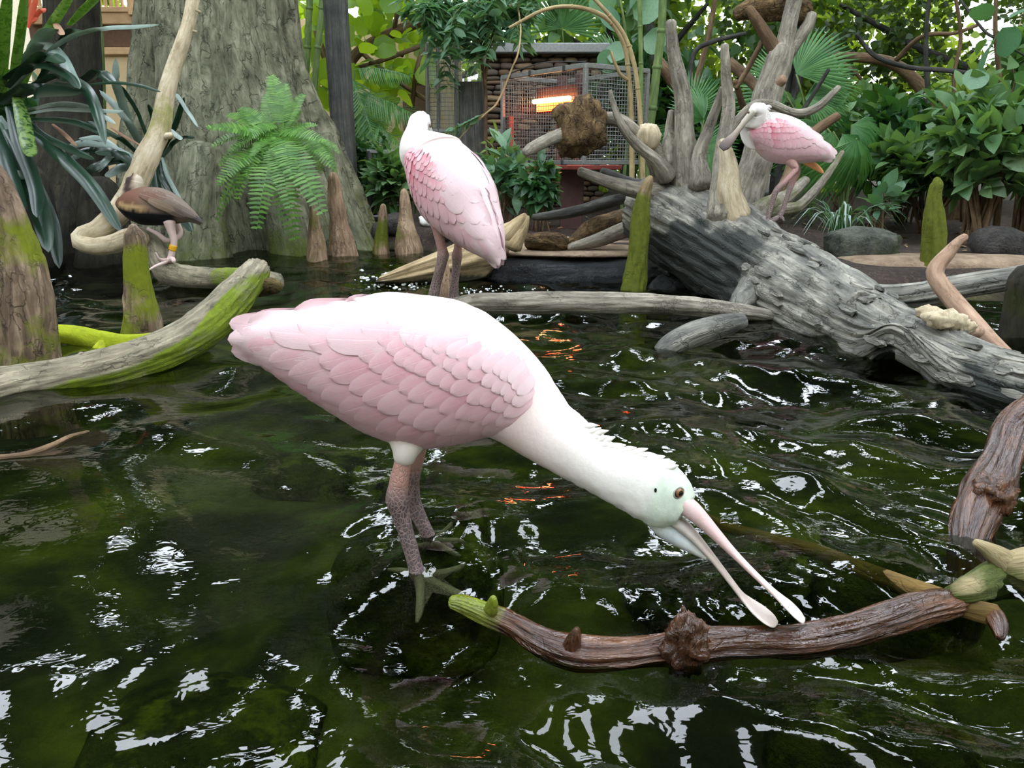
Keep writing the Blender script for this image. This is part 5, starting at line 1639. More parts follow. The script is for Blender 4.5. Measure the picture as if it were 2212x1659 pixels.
blk(bal, 'lower_wall', (60, 118), (380, 420), 8.05, .2, 'stucco')
blk(bal, 'railing_post', (265, -60), (285, 32), 7.96, .1, 'pine')
for k in range(26):
    x = 62 + k * 12
    if not 262 < x < 288:
        blk(bal, 'slat', (x, -60), (x + 6, 14), 8.02, .05, 'pine')
hut = thing('stucco_hut', 'cream stucco hut with brown doorway behind the round-leaved tree', 'building', (P(860, 330, 8.6)[0], 8.7, .1))
blk(hut, 'wall_panel', (560, 40), (1000, 450), 8.6, .3, 'stucco')
blk(hut, 'doorway', (868, 178), (930, 450), 8.55, .06, 'brown_band')
blk(hut, 'lintel', (860, 164), (940, 180), 8.52, .1, 'brown_paint')

# ================================================================== plants
leaf_mat('strap_green', (24, 52, 38), (44, 78, 56), (70, 110, 40), .18, .28, .6)
leaf_mat('strap_pale_sheen', (146, 168, 158), (184, 200, 190), (120, 160, 90), .2, .3, .6)  # pale blades lightened further, so sky reflections sit in the colour
leaf_mat('strap_mottled', (126, 158, 84), (150, 178, 100), (150, 190, 70), .3, .3, .5, mottled=(44, 80, 36))
leaf_mat('strap_dry', (170, 128, 100), (190, 150, 120), (170, 130, 80), .2, .6)
leaf_mat('bract_red', (222, 92, 62), (226, 120, 90), (240, 110, 60), .3, .4)
leaf_mat('fern_green', (58, 110, 40), (112, 164, 66), (140, 180, 50), .22, .38, .5)
leaf_mat('grape_green', (88, 134, 34), (140, 176, 50), (176, 206, 46), .5, .4, .5)
leaf_mat('vine_green', (84, 132, 98), (134, 172, 138), (110, 160, 80), .3, .4, .5)
leaf_mat('shrub_dark', (36, 76, 46), (74, 118, 74), (80, 130, 40), .22, .35, .5)
leaf_mat('shrub_mid', (76, 120, 76), (128, 164, 112), (120, 160, 60), .3, .38, .5)
leaf_mat('shrub_light', (112, 148, 80), (164, 190, 104), (160, 190, 60), .4, .4, .5)
leaf_mat('palm_green', (66, 122, 70), (114, 164, 100), (110, 170, 60), .28, .35, .5)
leaf_mat('canopy_green', (100, 138, 56), (168, 194, 88), (176, 200, 60), .45, .45, .4)
leaf_mat('canopy_dark', (30, 58, 26), (64, 94, 42), (110, 140, 40), .3, .45, .4)
leaf_mat('litter', (150, 118, 84), (196, 168, 130), (150, 110, 60), .1, .8, .2)

def leaf_tmpl(shape='ovate', nu=5, fold=.18, droop=.25, w=.42):
    """unit leaf: base at 0, tip at y=1, normal +z"""
    V, F = [], []
    for i in range(nu + 1):
        u = i / nu
        if shape == 'ovate': wf = math.sin(math.pi * min(1, u ** .8)) ** .8
        elif shape == 'lance': wf = math.sin(math.pi * u ** .7) ** .9
        elif shape == 'round': wf = math.sqrt(max(0, 1 - (2 * u - 1) ** 2))
        else: wf = 1 - u ** 4
        wf = max(wf, .03) * w
        z = -droop * u * u
        V += [[-wf, u, z + fold * wf], [0, u, z], [wf, u, z + fold * wf]]
    for i in range(nu):
        a = i * 3
        F += [(a, a + 1, a + 4, a + 3), (a + 1, a + 2, a + 5, a + 4)]
    return np.array(V), np.array(F)
TM = {'ovate': leaf_tmpl('ovate', 5, .22, .3, .29), 'lance': leaf_tmpl('lance', 5, .25, .3, .15), 'round': leaf_tmpl('round', 6, .15, .15, .52), 'small': leaf_tmpl('ovate', 3, .15, .2, .40), 'tiny': leaf_tmpl('ovate', 2, .2, .1, .45),
      'oblong': leaf_tmpl('ovate', 5, .2, .35, .24)}
TMESH = {}

def leaf_frames(pos, dirs, rng, tilt=.5, upbias=1.0):
    pos, dirs = np.asarray(pos, float), np.asarray(dirs, float)
    y = dirs / (np.linalg.norm(dirs, axis=1)[:, None] + 1e-9)
    up = np.array([0, 0, upbias]) + rng.normal(0, tilt, (len(y), 3))
    x = np.cross(y, up)
    x /= np.linalg.norm(x, axis=1)[:, None] + 1e-9
    z = np.cross(x, y)
    return x, y, z

def add_leaves(root, tm, mat, pos, dirs, size, n_parts=60, rng=NR, tilt=.5, name='leaf', upbias=1.0):
    """nearest leaves become leaf objects, the rest one foliage mesh"""
    pos, dirs, size = np.asarray(pos, float), np.asarray(dirs, float), np.asarray(size, float)
    x, y, z = leaf_frames(pos, dirs, rng, tilt, upbias)
    V0, F0 = TM[tm]
    order = np.argsort(np.hypot(pos[:, 0], pos[:, 1]))
    key = (tm, mat)
    if key not in TMESH:
        TMESH[key] = make_mesh('leaf', V0, F0, MAT[mat])
    org = ORG[root]
    for k in order[:n_parts]:
        o = bpy.data.objects.new(name, TMESH[key])
        COL.objects.link(o)
        o.parent = root
        s = size[k]
        m = Matrix.Identity(4)
        for r_ in range(3):
            m[r_][0], m[r_][1], m[r_][2], m[r_][3] = x[k][r_] * s, y[k][r_] * s, z[k][r_] * s, pos[k][r_] - org[r_]
        o.matrix_local = m
    rest = order[n_parts:]
    if len(rest):
        q = (V0[None, :, :1] * x[rest][:, None] + V0[None, :, 1:2] * y[rest][:, None] + V0[None, :, 2:] * z[rest][:, None]) * size[rest][:, None, None] + pos[rest][:, None]
        Fq = (F0[None] + (np.arange(len(rest)) * len(V0))[:, None, None]).reshape(-1, 4)
        put('foliage', q.reshape(-1, 3), Fq, MAT[mat], parent=root, kind='stuff')

def bez(a, b, c, t):
    t = np.asarray(t)[:, None]
    return (1 - t) ** 2 * a + 2 * t * (1 - t) * b + t * t * c

def shrub(name, label, base, centre, rad, tm, mat, twigs, per, lsize, seed, n_parts=60, droop=.2, wood='brown_branch', stem_r=.006, cat='shrub', tilt=.45, up=.5, group=None, stems=None, spread=.5):
    rng = np.random.RandomState(seed)
    root = thing(name, label, cat, base, group)
    base, centre, rad = np.asarray(base, float), np.asarray(centre, float), np.asarray(rad, float)
    pos, dirs = [], []
    for k in range(twigs):
        d = rng.normal(0, 1, 3); d /= np.linalg.norm(d)
        if d[2] < -.3: d[2] *= -.6
        end = centre + d * rad * rng.uniform(.55, 1.0)
        b0 = base + np.r_[rng.normal(0, .03, 2), 0]
        mid = b0 * .5 + end * .5 + np.array([0, 0, rng.uniform(.05, .3)]) * np.linalg.norm(end - b0)
        tt = np.linspace(0, 1, 7)
        line = bez(b0, mid, end, tt)
        if k < (stems if stems is not None else twigs):
            V, F, A = tube([(p, stem_r * (1.15 - .9 * s)) for p, s in zip(line, tt)], n=5, seg=.08, seed=k)
            put('branch', V, F, MAT[wood], parent=root, attrs=A)
        tl = np.sort(rng.uniform(spread, 1.0, per))
        lp = bez(b0, mid, end, tl)
        td = end - mid
        td /= np.linalg.norm(td) + 1e-9
        for q in lp:
            r = rng.normal(0, 1, 3)
            dv = td * .6 + r * .75 + np.array([0, 0, up - droop])
            pos.append(q + r * .012); dirs.append(dv)
    add_leaves(root, tm, mat, pos, dirs, lsize * rng.uniform(.65, 1.2, len(pos)), n_parts, rng, tilt)
    return root

# ---- strap-leaved bromeliads -----------------------------------------------------------------
def strap(root, pts, wpx, mat, keel=.28, name='leaf', tipk=.12, nv=5):
    """pts (px,py,Y); a channelled blade along the path"""
    c = np.array([P(a, b, Y) for a, b, Y in pts])
    k = len(c)
    m = 22
    t = np.linspace(0, k - 1, m)
    C = catmull(c, t)
    T = np.gradient(C, axis=0); T /= np.linalg.norm(T, axis=1)[:, None]
    view = C - np.array([0, 0, CAM_H]); view /= np.linalg.norm(view, axis=1)[:, None]
    side = np.cross(T, np.array([0, -.35, 1.0])); 
    side2 = np.cross(T, view)
    sgn = np.sign((side * side2).sum(1))[:, None]
    side = side / (np.linalg.norm(side, axis=1)[:, None] + 1e-6) * sgn + side2 * 1.2
    side /= np.linalg.norm(side, axis=1)[:, None]
    nrm = np.cross(side, T)
    w = wpx * np.array([MPP(pts[0][0], pts[0][1], y) for y in np.interp(t, np.arange(k), [p[2] for p in pts])]) * .5
    s = np.linspace(0, 1, m)
    wf = np.clip(.55 + s * 1.4, 0, 1) * np.sqrt(np.clip(1 - ((s - .62) / .38).clip(0) ** 2.4, 0, 1)) + tipk * .2
    V = []
    vv = np.linspace(-1, 1, nv)
    for i in range(m):
        for v in vv:
            V.append(C[i] + side[i] * v * w[i] * wf[i] + nrm[i] * keel * w[i] * wf[i] * (v * v))
    V = np.array(V)
    ii = (np.arange(m - 1)[:, None] * nv + np.arange(nv - 1)[None, :]).ravel()
    F = np.stack([ii, ii + 1, ii + nv + 1, ii + nv], 1)
    th = V - np.repeat(nrm, nv, 0) * .0012
    F = np.vstack([F, F[:, ::-1] + len(V)])
    put(name, np.vstack([V, th]), F, MAT[mat], parent=root)

brom = thing('bromeliad', 'large dark strap-leaved bromeliad with mottled upright leaves', 'plant', P(30, 300, 3.9))
LV = [([(20, 200), (125, 97), (215, 63), (290, 57), (343, 54)], 13, 'strap_pale_sheen'), ([(10, 190), (55, 130), (95, 96), (130, 120), (155, 165), (172, 192)], 24, 'strap_pale_sheen'),
      ([(30, 210), (120, 165), (170, 178), (195, 205), (212, 250), (228, 312)], 24, 'strap_green'), ([(-10, 185), (50, 148), (100, 140), (150, 165), (170, 192)], 20, 'strap_green'),
      ([(40, 245), (110, 225), (170, 226), (215, 245), (250, 268)], 15, 'strap_pale_sheen'), ([(40, 258), (110, 257), (170, 265), (237, 296)], 17, 'strap_green'), ([(40, 250), (110, 236), (175, 237), (250, 240), (268, 240)], 11, 'strap_pale_sheen'),
      ([(6, 200), (8, 120), (12, 50), (20, -30)], 24, 'strap_mottled'), ([(22, 200), (38, 120), (48, 50), (56, -30)], 20, 'strap_mottled'), ([(45, 200), (80, 110), (120, 45), (165, -25)], 22, 'strap_mottled'),
      ([(-12, 200), (-22, 110), (-30, 20), (-34, -40)], 26, 'strap_mottled'), ([(-10, 250), (15, 300), (35, 350), (50, 388)], 42, 'strap_green'), ([(34, 205), (48, 255), (60, 310), (70, 338)], 30, 'strap_mottled'),
      ([(10, 280), (50, 360), (85, 450), (105, 545)], 40, 'strap_green'), ([(20, 300), (70, 390), (110, 480), (128, 580)], 30, 'strap_green'), ([(60, 280), (130, 335), (200, 405), (262, 502)], 30, 'strap_green'),
      ([(50, 265), (110, 315), (175, 385), (232, 455)], 22, 'strap_green'), ([(0, 225), (70, 195), (130, 188), (185, 196)], 46, 'strap_green'), ([(150, 190), (190, 172), (216, 156), (248, 180)], 26, 'strap_green'),
      ([(170, 186), (240, 178), (300, 184), (348, 199)], 9, 'strap_green'), ([(60, 140), (80, 105), (100, 75), (118, 62)], 34, 'strap_pale_sheen'), ([(150, 55), (180, 25), (205, 0), (230, -30)], 20, 'strap_mottled'),
      ([(20, 230), (40, 300), (75, 400), (80, 470)], 30, 'strap_green'), ([(-20, 260), (0, 330), (30, 420), (40, 470)], 40, 'strap_green'), ([(70, 200), (120, 120), (150, 70), (175, 66)], 18, 'strap_green'),
      ([(50, 250), (90, 290), (150, 320), (205, 345)], 18, 'strap_green'), ([(20, 190), (60, 150), (100, 120), (140, 135)], 30, 'strap_green'), ([(113, 268), (140, 290), (166, 316)], 9, 'strap_dry'), ([(240, 276), (270, 295), (304, 314)], 6, 'strap_dry'),
      ([(116, 45), (126, 60), (136, 76)], 14, 'strap_dry')]
for i, (pts, w, mt) in enumerate(LV):
    d0 = R.uniform(-.15, .1)
    strap(brom, [(a, b, 3.85 + d0 - .12 * k) for k, (a, b) in enumerate(pts)], w, mt)
for pts in ([(40, 90), (52, 55), (70, 5)], [(60, 60), (72, 20), (80, -20)], [(45, 40), (58, 10), (66, -20)], [(70, 50), (86, 26), (100, 20)]):
    strap(brom, [(a, b, 3.7) for a, b in pts], 11, 'bract_red', name='bract')
brm2 = thing('bromeliad', 'spiky narrow-leaved bromeliad at the foot of the bare branch', 'plant', P(300, 400, 4.15))
L2 = [([(318, 335), (290, 285), (255, 235), (215, 195)], 15, 'strap_pale_sheen'), ([(312, 330), (280, 270), (262, 215), (250, 175), (250, 125)], 18, 'strap_pale_sheen'), ([(300, 335), (260, 300), (215, 275), (190, 262)], 14, 'strap_green'),
      ([(330, 330), (300, 250), (270, 200), (256, 184)], 9, 'strap_green'), ([(320, 330), (355, 280), (385, 295), (392, 302)], 10, 'strap_pale_sheen'), ([(300, 345), (240, 318), (180, 308), (130, 325)], 16, 'strap_pale_sheen'),
      ([(300, 350), (250, 345), (200, 362), (165, 385)], 18, 'strap_green'), ([(300, 352), (260, 362), (228, 382)], 20, 'strap_pale_sheen'), ([(345, 345), (375, 310), (405, 296), (420, 298)], 12, 'strap_green'),
      ([(345, 345), (352, 385), (378, 428)], 16, 'strap_green'), ([(340, 330), (372, 208), (405, 240), (428, 275)], 8, 'strap_pale_sheen'), ([(350, 330), (380, 270), (398, 210)], 14, 'strap_green'), ([(290, 340), (250, 330), (225, 350), (210, 372)], 14, 'strap_pale_sheen'),
      ([(320, 320), (330, 260), (320, 225)], 10, 'strap_green'), ([(330, 350), (345, 420), (395, 470), (415, 500)], 22, 'strap_green'), ([(280, 345), (220, 300), (170, 300)], 14, 'strap_pale_sheen'), ([(350, 340), (362, 380), (392, 440), (398, 480)], 9, 'strap_pale_sheen'),
      ([(300, 370), (250, 330), (190, 325), (150, 345)], 18, 'strap_green'), ([(310, 365), (270, 335), (235, 330), (205, 330)], 16, 'strap_green')]
for i, (pts, w, mt) in enumerate(L2):
    strap(brm2, [(a, b, 4.1 - .06 * k + R.uniform(-.05, .05)) for k, (a, b) in enumerate(pts)], w, mt)

# ---- sword fern ---------------------------------------------------------------------------------
def frond_mesh(seed, npin=26, curl=.6):
    """unit frond along +y drooping towards -z"""
    rng = np.random.RandomState(seed)
    V, F = [], []
    def quad(a, b, c_, d):
        n = len(V); V.extend([a, b, c_, d]); F.append((n, n + 1, n + 2, n + 3))
    def ax(u):
        return np.array([.05 * math.sin(u * 2 + seed), u * (1 - .12 * u), -curl * u ** 2 * .55])
    for i in range(20):
        a, b = ax(i / 20), ax((i + 1) / 20)
        w = .006 * (1 - i / 22)
        quad(a + [-w, 0, 0], a + [w, 0, 0], b + [w, 0, 0], b + [-w, 0, 0])
    for i in range(npin):
        u = .10 + .89 * i / npin
        p = ax(u)
        t_ = ax(min(1, u + .02)) - p; t_ /= np.linalg.norm(t_)
        ln = .17 * (math.sin(math.pi * (.12 + .86 * u)) ** .7) * rng.uniform(.9, 1.1) + .012
        wd = .027
        for s in (-1, 1):
            d = np.array([s * .96, .22, -.06 * rng.uniform(0, 2)]); d /= np.linalg.norm(d)
            q = p + t_ * (.006 * s)
            e1, e2, e3 = q + d * ln * .35, q + d * ln * .8, q + d * ln
            V0 = len(V)
            V.extend([q - t_ * wd * .4, q + t_ * wd * .5, e1 + t_ * wd * .5 + [0, 0, .004], e1 - t_ * wd * .5 + [0, 0, .004], e2 + t_ * wd * .36, e2 - t_ * wd * .36, e3])
            f = [(V0, V0 + 1, V0 + 2, V0 + 3), (V0 + 3, V0 + 2, V0 + 4, V0 + 5), (V0 + 5, V0 + 4, V0 + 6)]
            F.extend(f if s < 0 else [x[::-1] for x in f])
    return make_mesh('frond', np.array(V), F, MAT['fern_green'])
FROND = [frond_mesh(k, 26, c) for k, c in enumerate((.5, .9, 1.3))]
def orient(o, root, p, d, up, s, flip=1):
    d = np.asarray(d, float) / np.linalg.norm(d)
    x = np.cross(d, up); x /= np.linalg.norm(x)
    z = np.cross(x, d)
    m = Matrix.Identity(4)
    for r_ in range(3):
        m[r_][0], m[r_][1], m[r_][2], m[r_][3] = x[r_] * s * flip, d[r_] * s, z[r_] * s, p[r_] - ORG[root][r_]
    o.matrix_local = m
fern = thing('fern', 'bright green sword fern growing from the cypress trunk', 'plant', P(600, 300, 4.35))
tips = [(575, 150), (600, 170), (640, 190), (560, 195), (505, 225), (478, 240), (455, 270), (450, 310), (462, 360), (475, 400), (478, 440), (476, 475), (520, 420), (545, 450), (560, 480), (600, 440), (608, 500), (640, 430), (650, 455), (660, 420),
        (700, 340), (712, 365), (690, 300), (680, 260), (640, 230), (520, 250), (545, 330), (590, 380), (500, 330), (530, 380), (620, 380), (580, 240)]
for i, (tx, ty_) in enumerate(tips):
    cr = P(604 + R.uniform(-20, 20), 296 + R.uniform(-24, 22), 4.30)
    tp_ = P(tx, ty_, 4.22 - R.uniform(.05, .3) if ty_ > 260 else 4.35)
    d = tp_ - cr
    L_ = np.linalg.norm(d)
    k = 0 if d[2] > .05 else (1 if d[2] > -.25 else 2)
    # aim above the tip so the curl brings the end down onto it
    aim = d + np.array([0, 0, (.275, .5, .72)[k] * L_ * .8])
    o = bpy.data.objects.new('frond', FROND[k])
    COL.objects.link(o); o.parent = fern
    orient(o, fern, cr, aim, np.array([.1 * R.uniform(-1, 1), -.55, 1.0]), L_ * (1.12 if k == 0 else .95))
# small fern on the trunk foot
fern2 = thing('fern', 'small fern drooping at the right edge of the trunk', 'plant', P(700, 330, 4.4))
for i, (tx, ty_) in enumerate(((722, 368), (716, 340), (650, 330), (668, 352), (690, 372), (730, 330))):
    cr = P(690, 300, 4.38); tp_ = P(tx, ty_, 4.3)
    d = tp_ - cr; L_ = np.linalg.norm(d)
    o = bpy.data.objects.new('frond', FROND[1]); COL.objects.link(o); o.parent = fern2
    orient(o, fern2, cr, d + np.array([0, 0, .4 * L_]), np.array([0, -.5, 1.0]), L_)

# ---- fan palms ------------------------------------------------------------------------------------
def fan_mesh(seed, nseg=26, span=2.6, droop=.25, split=.5):
    rng = np.random.RandomState(seed)
    V, F = [], []
    for k in range(nseg):
        a = -span / 2 + span * (k + .5) / nseg
        hw = span / nseg * .52
        ln = rng.uniform(.88, 1.0) * (.72 + .28 * math.cos(a * .7))
        n0 = len(V)
        for u, wf in ((.0, 1), (.3, 1), (split, 1), (.78, .6), (1.0, .06)):
            r = u * ln
            for s, fz in ((-1, 0), (0, .035), (1, 0)):
                aa = a + s * hw * wf
                rr = r if u else .015
                V.append([math.sin(aa) * rr, math.cos(aa) * rr, fz * min(1, u * 2.5) * wf * (1 if u < .9 else .3) - droop * u ** 2.5 * ln])
        for i in range(4):
            q = n0 + i * 3
            F += [(q, q + 1, q + 4, q + 3), (q + 1, q + 2, q + 5, q + 4)]
    return make_mesh('fan_leaf', np.array(V), np.array(F), MAT['palm_green'])
FAN = [fan_mesh(1, 30, 3.6, .15), fan_mesh(2, 24, 2.4, .3), fan_mesh(3, 22, 2.2, .8, .35)]
def palm(label, base, fans, seed):
    root = thing('fan_palm', label, 'palm', base)
    for (px, py, Y, rpx, tx, ty_, k) in fans:
        c_ = P(px, py, Y); t_ = P(tx, ty_, Y - .05)
        d = t_ - c_
        o = bpy.data.objects.new('fan_leaf', FAN[k]); COL.objects.link(o); o.parent = root
        orient(o, root, c_, d, np.array([R.uniform(-.3, .3), -1.0, .55]), rpx * MPP(px, py, Y))
        b0 = np.asarray(base, float)
        mid = b0 * .4 + c_ * .6 + np.array([0, 0, .15])
        V, F, A = tube([(b0, .010), (mid, .008), (c_, .006)], n=6, seg=.08)
        put('stalk', V, F, MAT['green_cane'], parent=root, attrs=A)
    return root
b = P(1230, 330, 7.6); b[2] = .1
palm('fan palm with wide round leaf above the heater cage', b, [(1215, 62, 7.6, 115, 1225, -40, 0), (1150, 90, 7.7, 90, 1080, 60, 1), (1290, 120, 7.7, 80, 1350, 140, 1)], 1)
b = P(1500, 400, 5.2); b[2] = .1
palm('low fan palm growing behind the upturned roots', b, [(1520, 260, 5.2, 90, 1470, 190, 1), (1510, 320, 5.0, 90, 1600, 300, 1), (1480, 270, 5.2, 80, 1440, 330, 1), (1530, 330, 4.9, 80, 1500, 380, 1), (1490, 240, 5.3, 85, 1530, 150, 1)], 2)
b = P(1760, 420, 5.4); b[2] = .1
palm('fan palm spreading behind the forked tree', b, [(1720, 160, 5.4, 130, 1800, 90, 1), (1700, 210, 5.3, 120, 1600, 190, 1), (1740, 210, 5.4, 110, 1830, 220, 1), (1690, 190, 5.4, 100, 1640, 110, 1), (1760, 180, 5.5, 100, 1850, 150, 1)], 3)
b = P(1830, 420, 4.9); b[2] = .1
palm('fan palm with long drooping leaflets beside the bird on the tree', b, [(1820, 290, 4.8, 140, 1880, 380, 2), (1800, 285, 4.9, 130, 1760, 390, 2), (1840, 270, 4.9, 140, 1950, 330, 2), (1780, 270, 5.0, 120, 1700, 330, 2), (1850, 300, 4.7, 130, 1830, 440, 2)], 4)
b = P(1370, 330, 7.4); b[2] = .1
palm('shadowed fan palm between the bamboo canes', b, [(1330, 150, 7.2, 90, 1290, 90, 1), (1400, 170, 7.2, 90, 1460, 120, 1), (1360, 210, 7.0, 90, 1310, 260, 1)], 5)
# feather palm leaf by the post
def pinnate_mesh(seed, n=26, droop=.6):
    rng = np.random.RandomState(seed)
    V, F = [], []
    def ax(u): return np.array([0, u, -droop * u * u * .5])
    for i in range(12):
        a, b_ = ax(i / 12), ax((i + 1) / 12); w = .010
        k = len(V); V += [a + [-w, 0, 0], a + [w, 0, 0], b_ + [w, 0, 0], b_ + [-w, 0, 0]]; F.append((k, k + 1, k + 2, k + 3))
    for i in range(n):
        u = .1 + .9 * i / n
        p = ax(u); ln = .42 * math.sin(math.pi * (.2 + .7 * u))
        for s in (-1, 1):
            d = np.array([s * .8, .5, -.25 - .2 * rng.uniform()]); d /= np.linalg.norm(d)
            t_ = np.array([0, 1, 0]); w = .013
            k = len(V)
            V += [p - t_ * w, p + t_ * w, p + d * ln * .5 + t_ * w + [0, 0, .01], p + d * ln * .5 - t_ * w + [0, 0, .01], p + d * ln + [0, 0, -.03]]
            f = [(k, k + 1, k + 2, k + 3), (k + 3, k + 2, k + 4)]
            F += f if s < 0 else [x[::-1] for x in f]
    return make_mesh('palm_leaf', np.array(V), F, MAT['palm_green'])
PIN = pinnate_mesh(3)
b = P(760, 360, 6.2); b[2] = .1
fp_ = thing('feather_palm', 'young feather palm behind the tall grey post', 'palm', b)
for (px, py, tx, ty_) in ((755, 160, 800, 300), (770, 200, 880, 260), (760, 230, 700, 330), (765, 150, 860, 170), (750, 260, 790, 350), (770, 240, 850, 320)):
    c_, t_ = P(px, py, 6.1), P(tx, ty_, 5.9)
    d = t_ - c_
    o = bpy.data.objects.new('palm_leaf', PIN); COL.objects.link(o); o.parent = fp_
    orient(o, fp_, c_, d + np.array([0, 0, .3 * np.linalg.norm(d)]), np.array([.1, -.8, 1.0]), np.linalg.norm(d) * 1.1)
    V, F, A = tube([(np.asarray(b, float), .012), (c_ * .7 + np.asarray(b) * .3, .010), (c_, .006)], n=6, seg=.1)
    put('stalk', V, F, MAT['green_cane'], parent=fp_, attrs=A)

# ---- sea-grape tree with round backlit leaves ----------------------------------------------------
b = P(745, 330, 7.2); b[2] = .1
sg = thing('round_leaf_tree', 'tree with round backlit yellow-green leaves beside the grey post', 'tree', b)
for i, (pts, r) in enumerate((([(730, 455), (735, 340), (742, 240), (760, 130), (850, 70), (1000, 20), (1120, 0)], 11), ([(775, 105), (800, 130), (880, 190), (920, 215)], 5), ([(765, 150), (840, 125), (915, 97), (925, 92)], 5),
                           ([(790, 95), (830, 105), (870, 120)], 4), ([(920, 90), (900, 150), (890, 235)], 5), ([(740, 200), (700, 120), (680, 40), (690, -40)], 7), ([(850, 70), (860, 20), (880, -60)], 5), ([(742, 250), (650, 150), (620, 60), (640, -30)], 6))):
    q = [(P(a, b_, 7.0 - .1 * (k % 2)), r * MPP(a, b_, 7.0)) for k, (a, b_) in enumerate(pts)]
    V, F, A = tube(q, n=9, amp=.08, seed=i)
    put('branch', V, F, MAT['brown_branch'], parent=sg, attrs=A)
rng = np.random.RandomState(4)
pos, dirs, sz = [], [], []
for k in range(400):
    px, py, Y = rng.uniform(640, 930), rng.uniform(-60, 290), rng.uniform(6.5, 7.8)
    if 860 < px and py > 180: continue
    pos.append(P(px, py, Y)); dirs.append([rng.normal(0, .7), rng.normal(-.2, .5), rng.normal(-.3, .5)]); sz.append(rng.uniform(.09, .19))
add_leaves(sg, 'round', 'grape_green', pos, dirs, sz, 290, rng, .9, upbias=.5)
# ---- vine of slender bluish leaves ---------------------------------------------------------------
b = P(935, 110, 5.9)
vn = thing('vine', 'trailing vine of slender blue-green leaves over the fence panel', 'vine', (b[0], 5.95, .12))
rng = np.random.RandomState(6)
pos, dirs, sz = [], [], []
vp = []
for k in range(34):
    x0_, y0_ = rng.uniform(880, 1140), rng.uniform(-50, 60)
    x1_ = x0_ + rng.uniform(-60, 60)
    y1_ = y0_ + rng.uniform(60, 160) * (1.0 if 920 < x1_ < 1050 else .5)
    Y = rng.uniform(5.55, 6.0)
    a, c_ = P(x0_, y0_, Y), P(x1_, y1_, Y - .1)
    m_ = (a + c_) / 2 + np.array([rng.normal(0, .05), -.05, .06])
    V, F, A = tube([(a, .003), (m_, .0025), (c_, .0015)], n=5, seg=.08)
    put('tendril', V, F, MAT['green_cane'], parent=vn, attrs=A)
    for t_ in np.linspace(.05, 1, 17):
        q = bez(a, m_, c_, [t_])[0]
        for s in (-1, 1):
            pos.append(q); dirs.append([s * .8 + rng.normal(0, .25), rng.normal(-.2, .3), rng.normal(-.25, .3)]); sz.append(rng.uniform(.07, .12))
add_leaves(vn, 'oblong', 'vine_green', pos, dirs, sz, 300, rng, .4)
for pts in ([(1050, 455, 5.8, 4), (1049, 300, 5.8, 4), (1047, 175, 5.8, 4), (1020, 70, 5.78, 3.5), (960, 15, 5.75, 3), (900, -10, 5.75, 2)], [(1047, 175, 5.8, 3.5), (1066, 70, 5.78, 3), (1105, 10, 5.75, 2)]):
    sub(vn, 'stem', pts, 'brown_branch', n=8, amp=.1, seed=4)
V, F, A = tube([(P(1108, -30, 5.7), .006), (P(1124, 50, 5.5), .006), (P(1120, 110, 5.3), .006), (P(1105, 150, 5.3), .006), (P(1075, 220, 5.3), .006), (P(1050, 245, 5.3), .006), (P(1005, 285, 5.3), .004), (P(985, 310, 5.3), .003)], n=7)
put('hanging_vine', V, F, MAT['cane'], attrs=A, label='thin tan vine stem hanging before the dark post', cat='vine')
rt = thing('vine_sprig', 'small sprig of blue-green leaves beside the standing bird', 'vine', P(960, 290, 5.3))
pos, dirs = [], []
for t_ in np.linspace(0, 1, 12):
    q = P(1040 - 90 * t_, 250 + 45 * t_, 5.3)
    for s in (-1, 1):
        pos.append(q); dirs.append([s * .3 - .5, -.2, -.5 + .5 * s])
add_leaves(rt, 'oblong', 'vine_green', pos, dirs, np.full(len(pos), .07), 40, rng, .4)
V, F, A = tube([(P(1045, 246, 5.3), .003), (P(1000, 270, 5.3), .003), (P(948, 296, 5.3), .0015)], n=5)
put('stem', V, F, MAT['cane'], parent=rt, attrs=A)

# ---- shrubs ----------------------------------------------------------------------------------------
def gp(px, Y):
    x = P(px, 400, Y)[0]
    return np.array([x, Y, ground_z([x], [Y])[0]])
shrub('small_leaf_bush', 'dense dark small-leaved bush between trunk and rail', gp(808, 5.85), P(795, 375, 5.8), (.20, .18, .36), 'small', 'shrub_dark', 70, 26, .045, 1, 220, stems=20)
shrub('oleander', 'upright shrub with long pale leaves by the pipe rail', gp(866, 5.4), P(860, 395, 5.35), (.20, .16, .28), 'oblong', 'shrub_mid', 34, 10, .13, 2, 150, stems=14)
shrub('oleander', 'grey-green leafy shrub between standing bird and heater post', gp(1084, 4.95), P(1086, 395, 4.9), (.15, .12, .31), 'oblong', 'vine_green', 24, 8, .11, 3, 120, stems=12)
shrub('hanging_shrub', 'drooping glossy shrub beside the brown heater post', gp(1165, 4.72), P(1164, 402, 4.7), (.12, .1, .21), 'oblong', 'shrub_dark', 30, 9, .09, 4, 120, droop=1.2, stems=8)
shrub('yellow_sapling', 'small bright yellow-green sapling left of the cage', gp(1072, 5.6), P(1068, 322, 5.55), (.08, .06, .14), 'oblong', 'shrub_light', 10, 6, .08, 5, 60)
shrub('leafy_shrub', 'deep green leafy shrub behind the drooping palm', gp(1960, 5.4), P(1960, 320, 5.3), (.5, .3, .36), 'oblong', 'shrub_dark', 90, 14, .14, 6, 300, stems=20)
shrub('leafy_shrub', 'mid-green shrub with broad leaves above the bright mossy knee', gp(2010, 5.0), P(2005, 345, 4.95), (.38, .25, .26), 'ovate', 'shrub_mid', 60, 12, .13, 7, 240, stems=16)
shrub('leafy_shrub', 'large light-green shrub leaning over the soil with forked stems', gp(2130, 4.3), P(2150, 300, 4.3), (.42, .3, .36), 'ovate', 'shrub_mid', 80, 14, .12, 8, 300, stems=22, stem_r=.012)
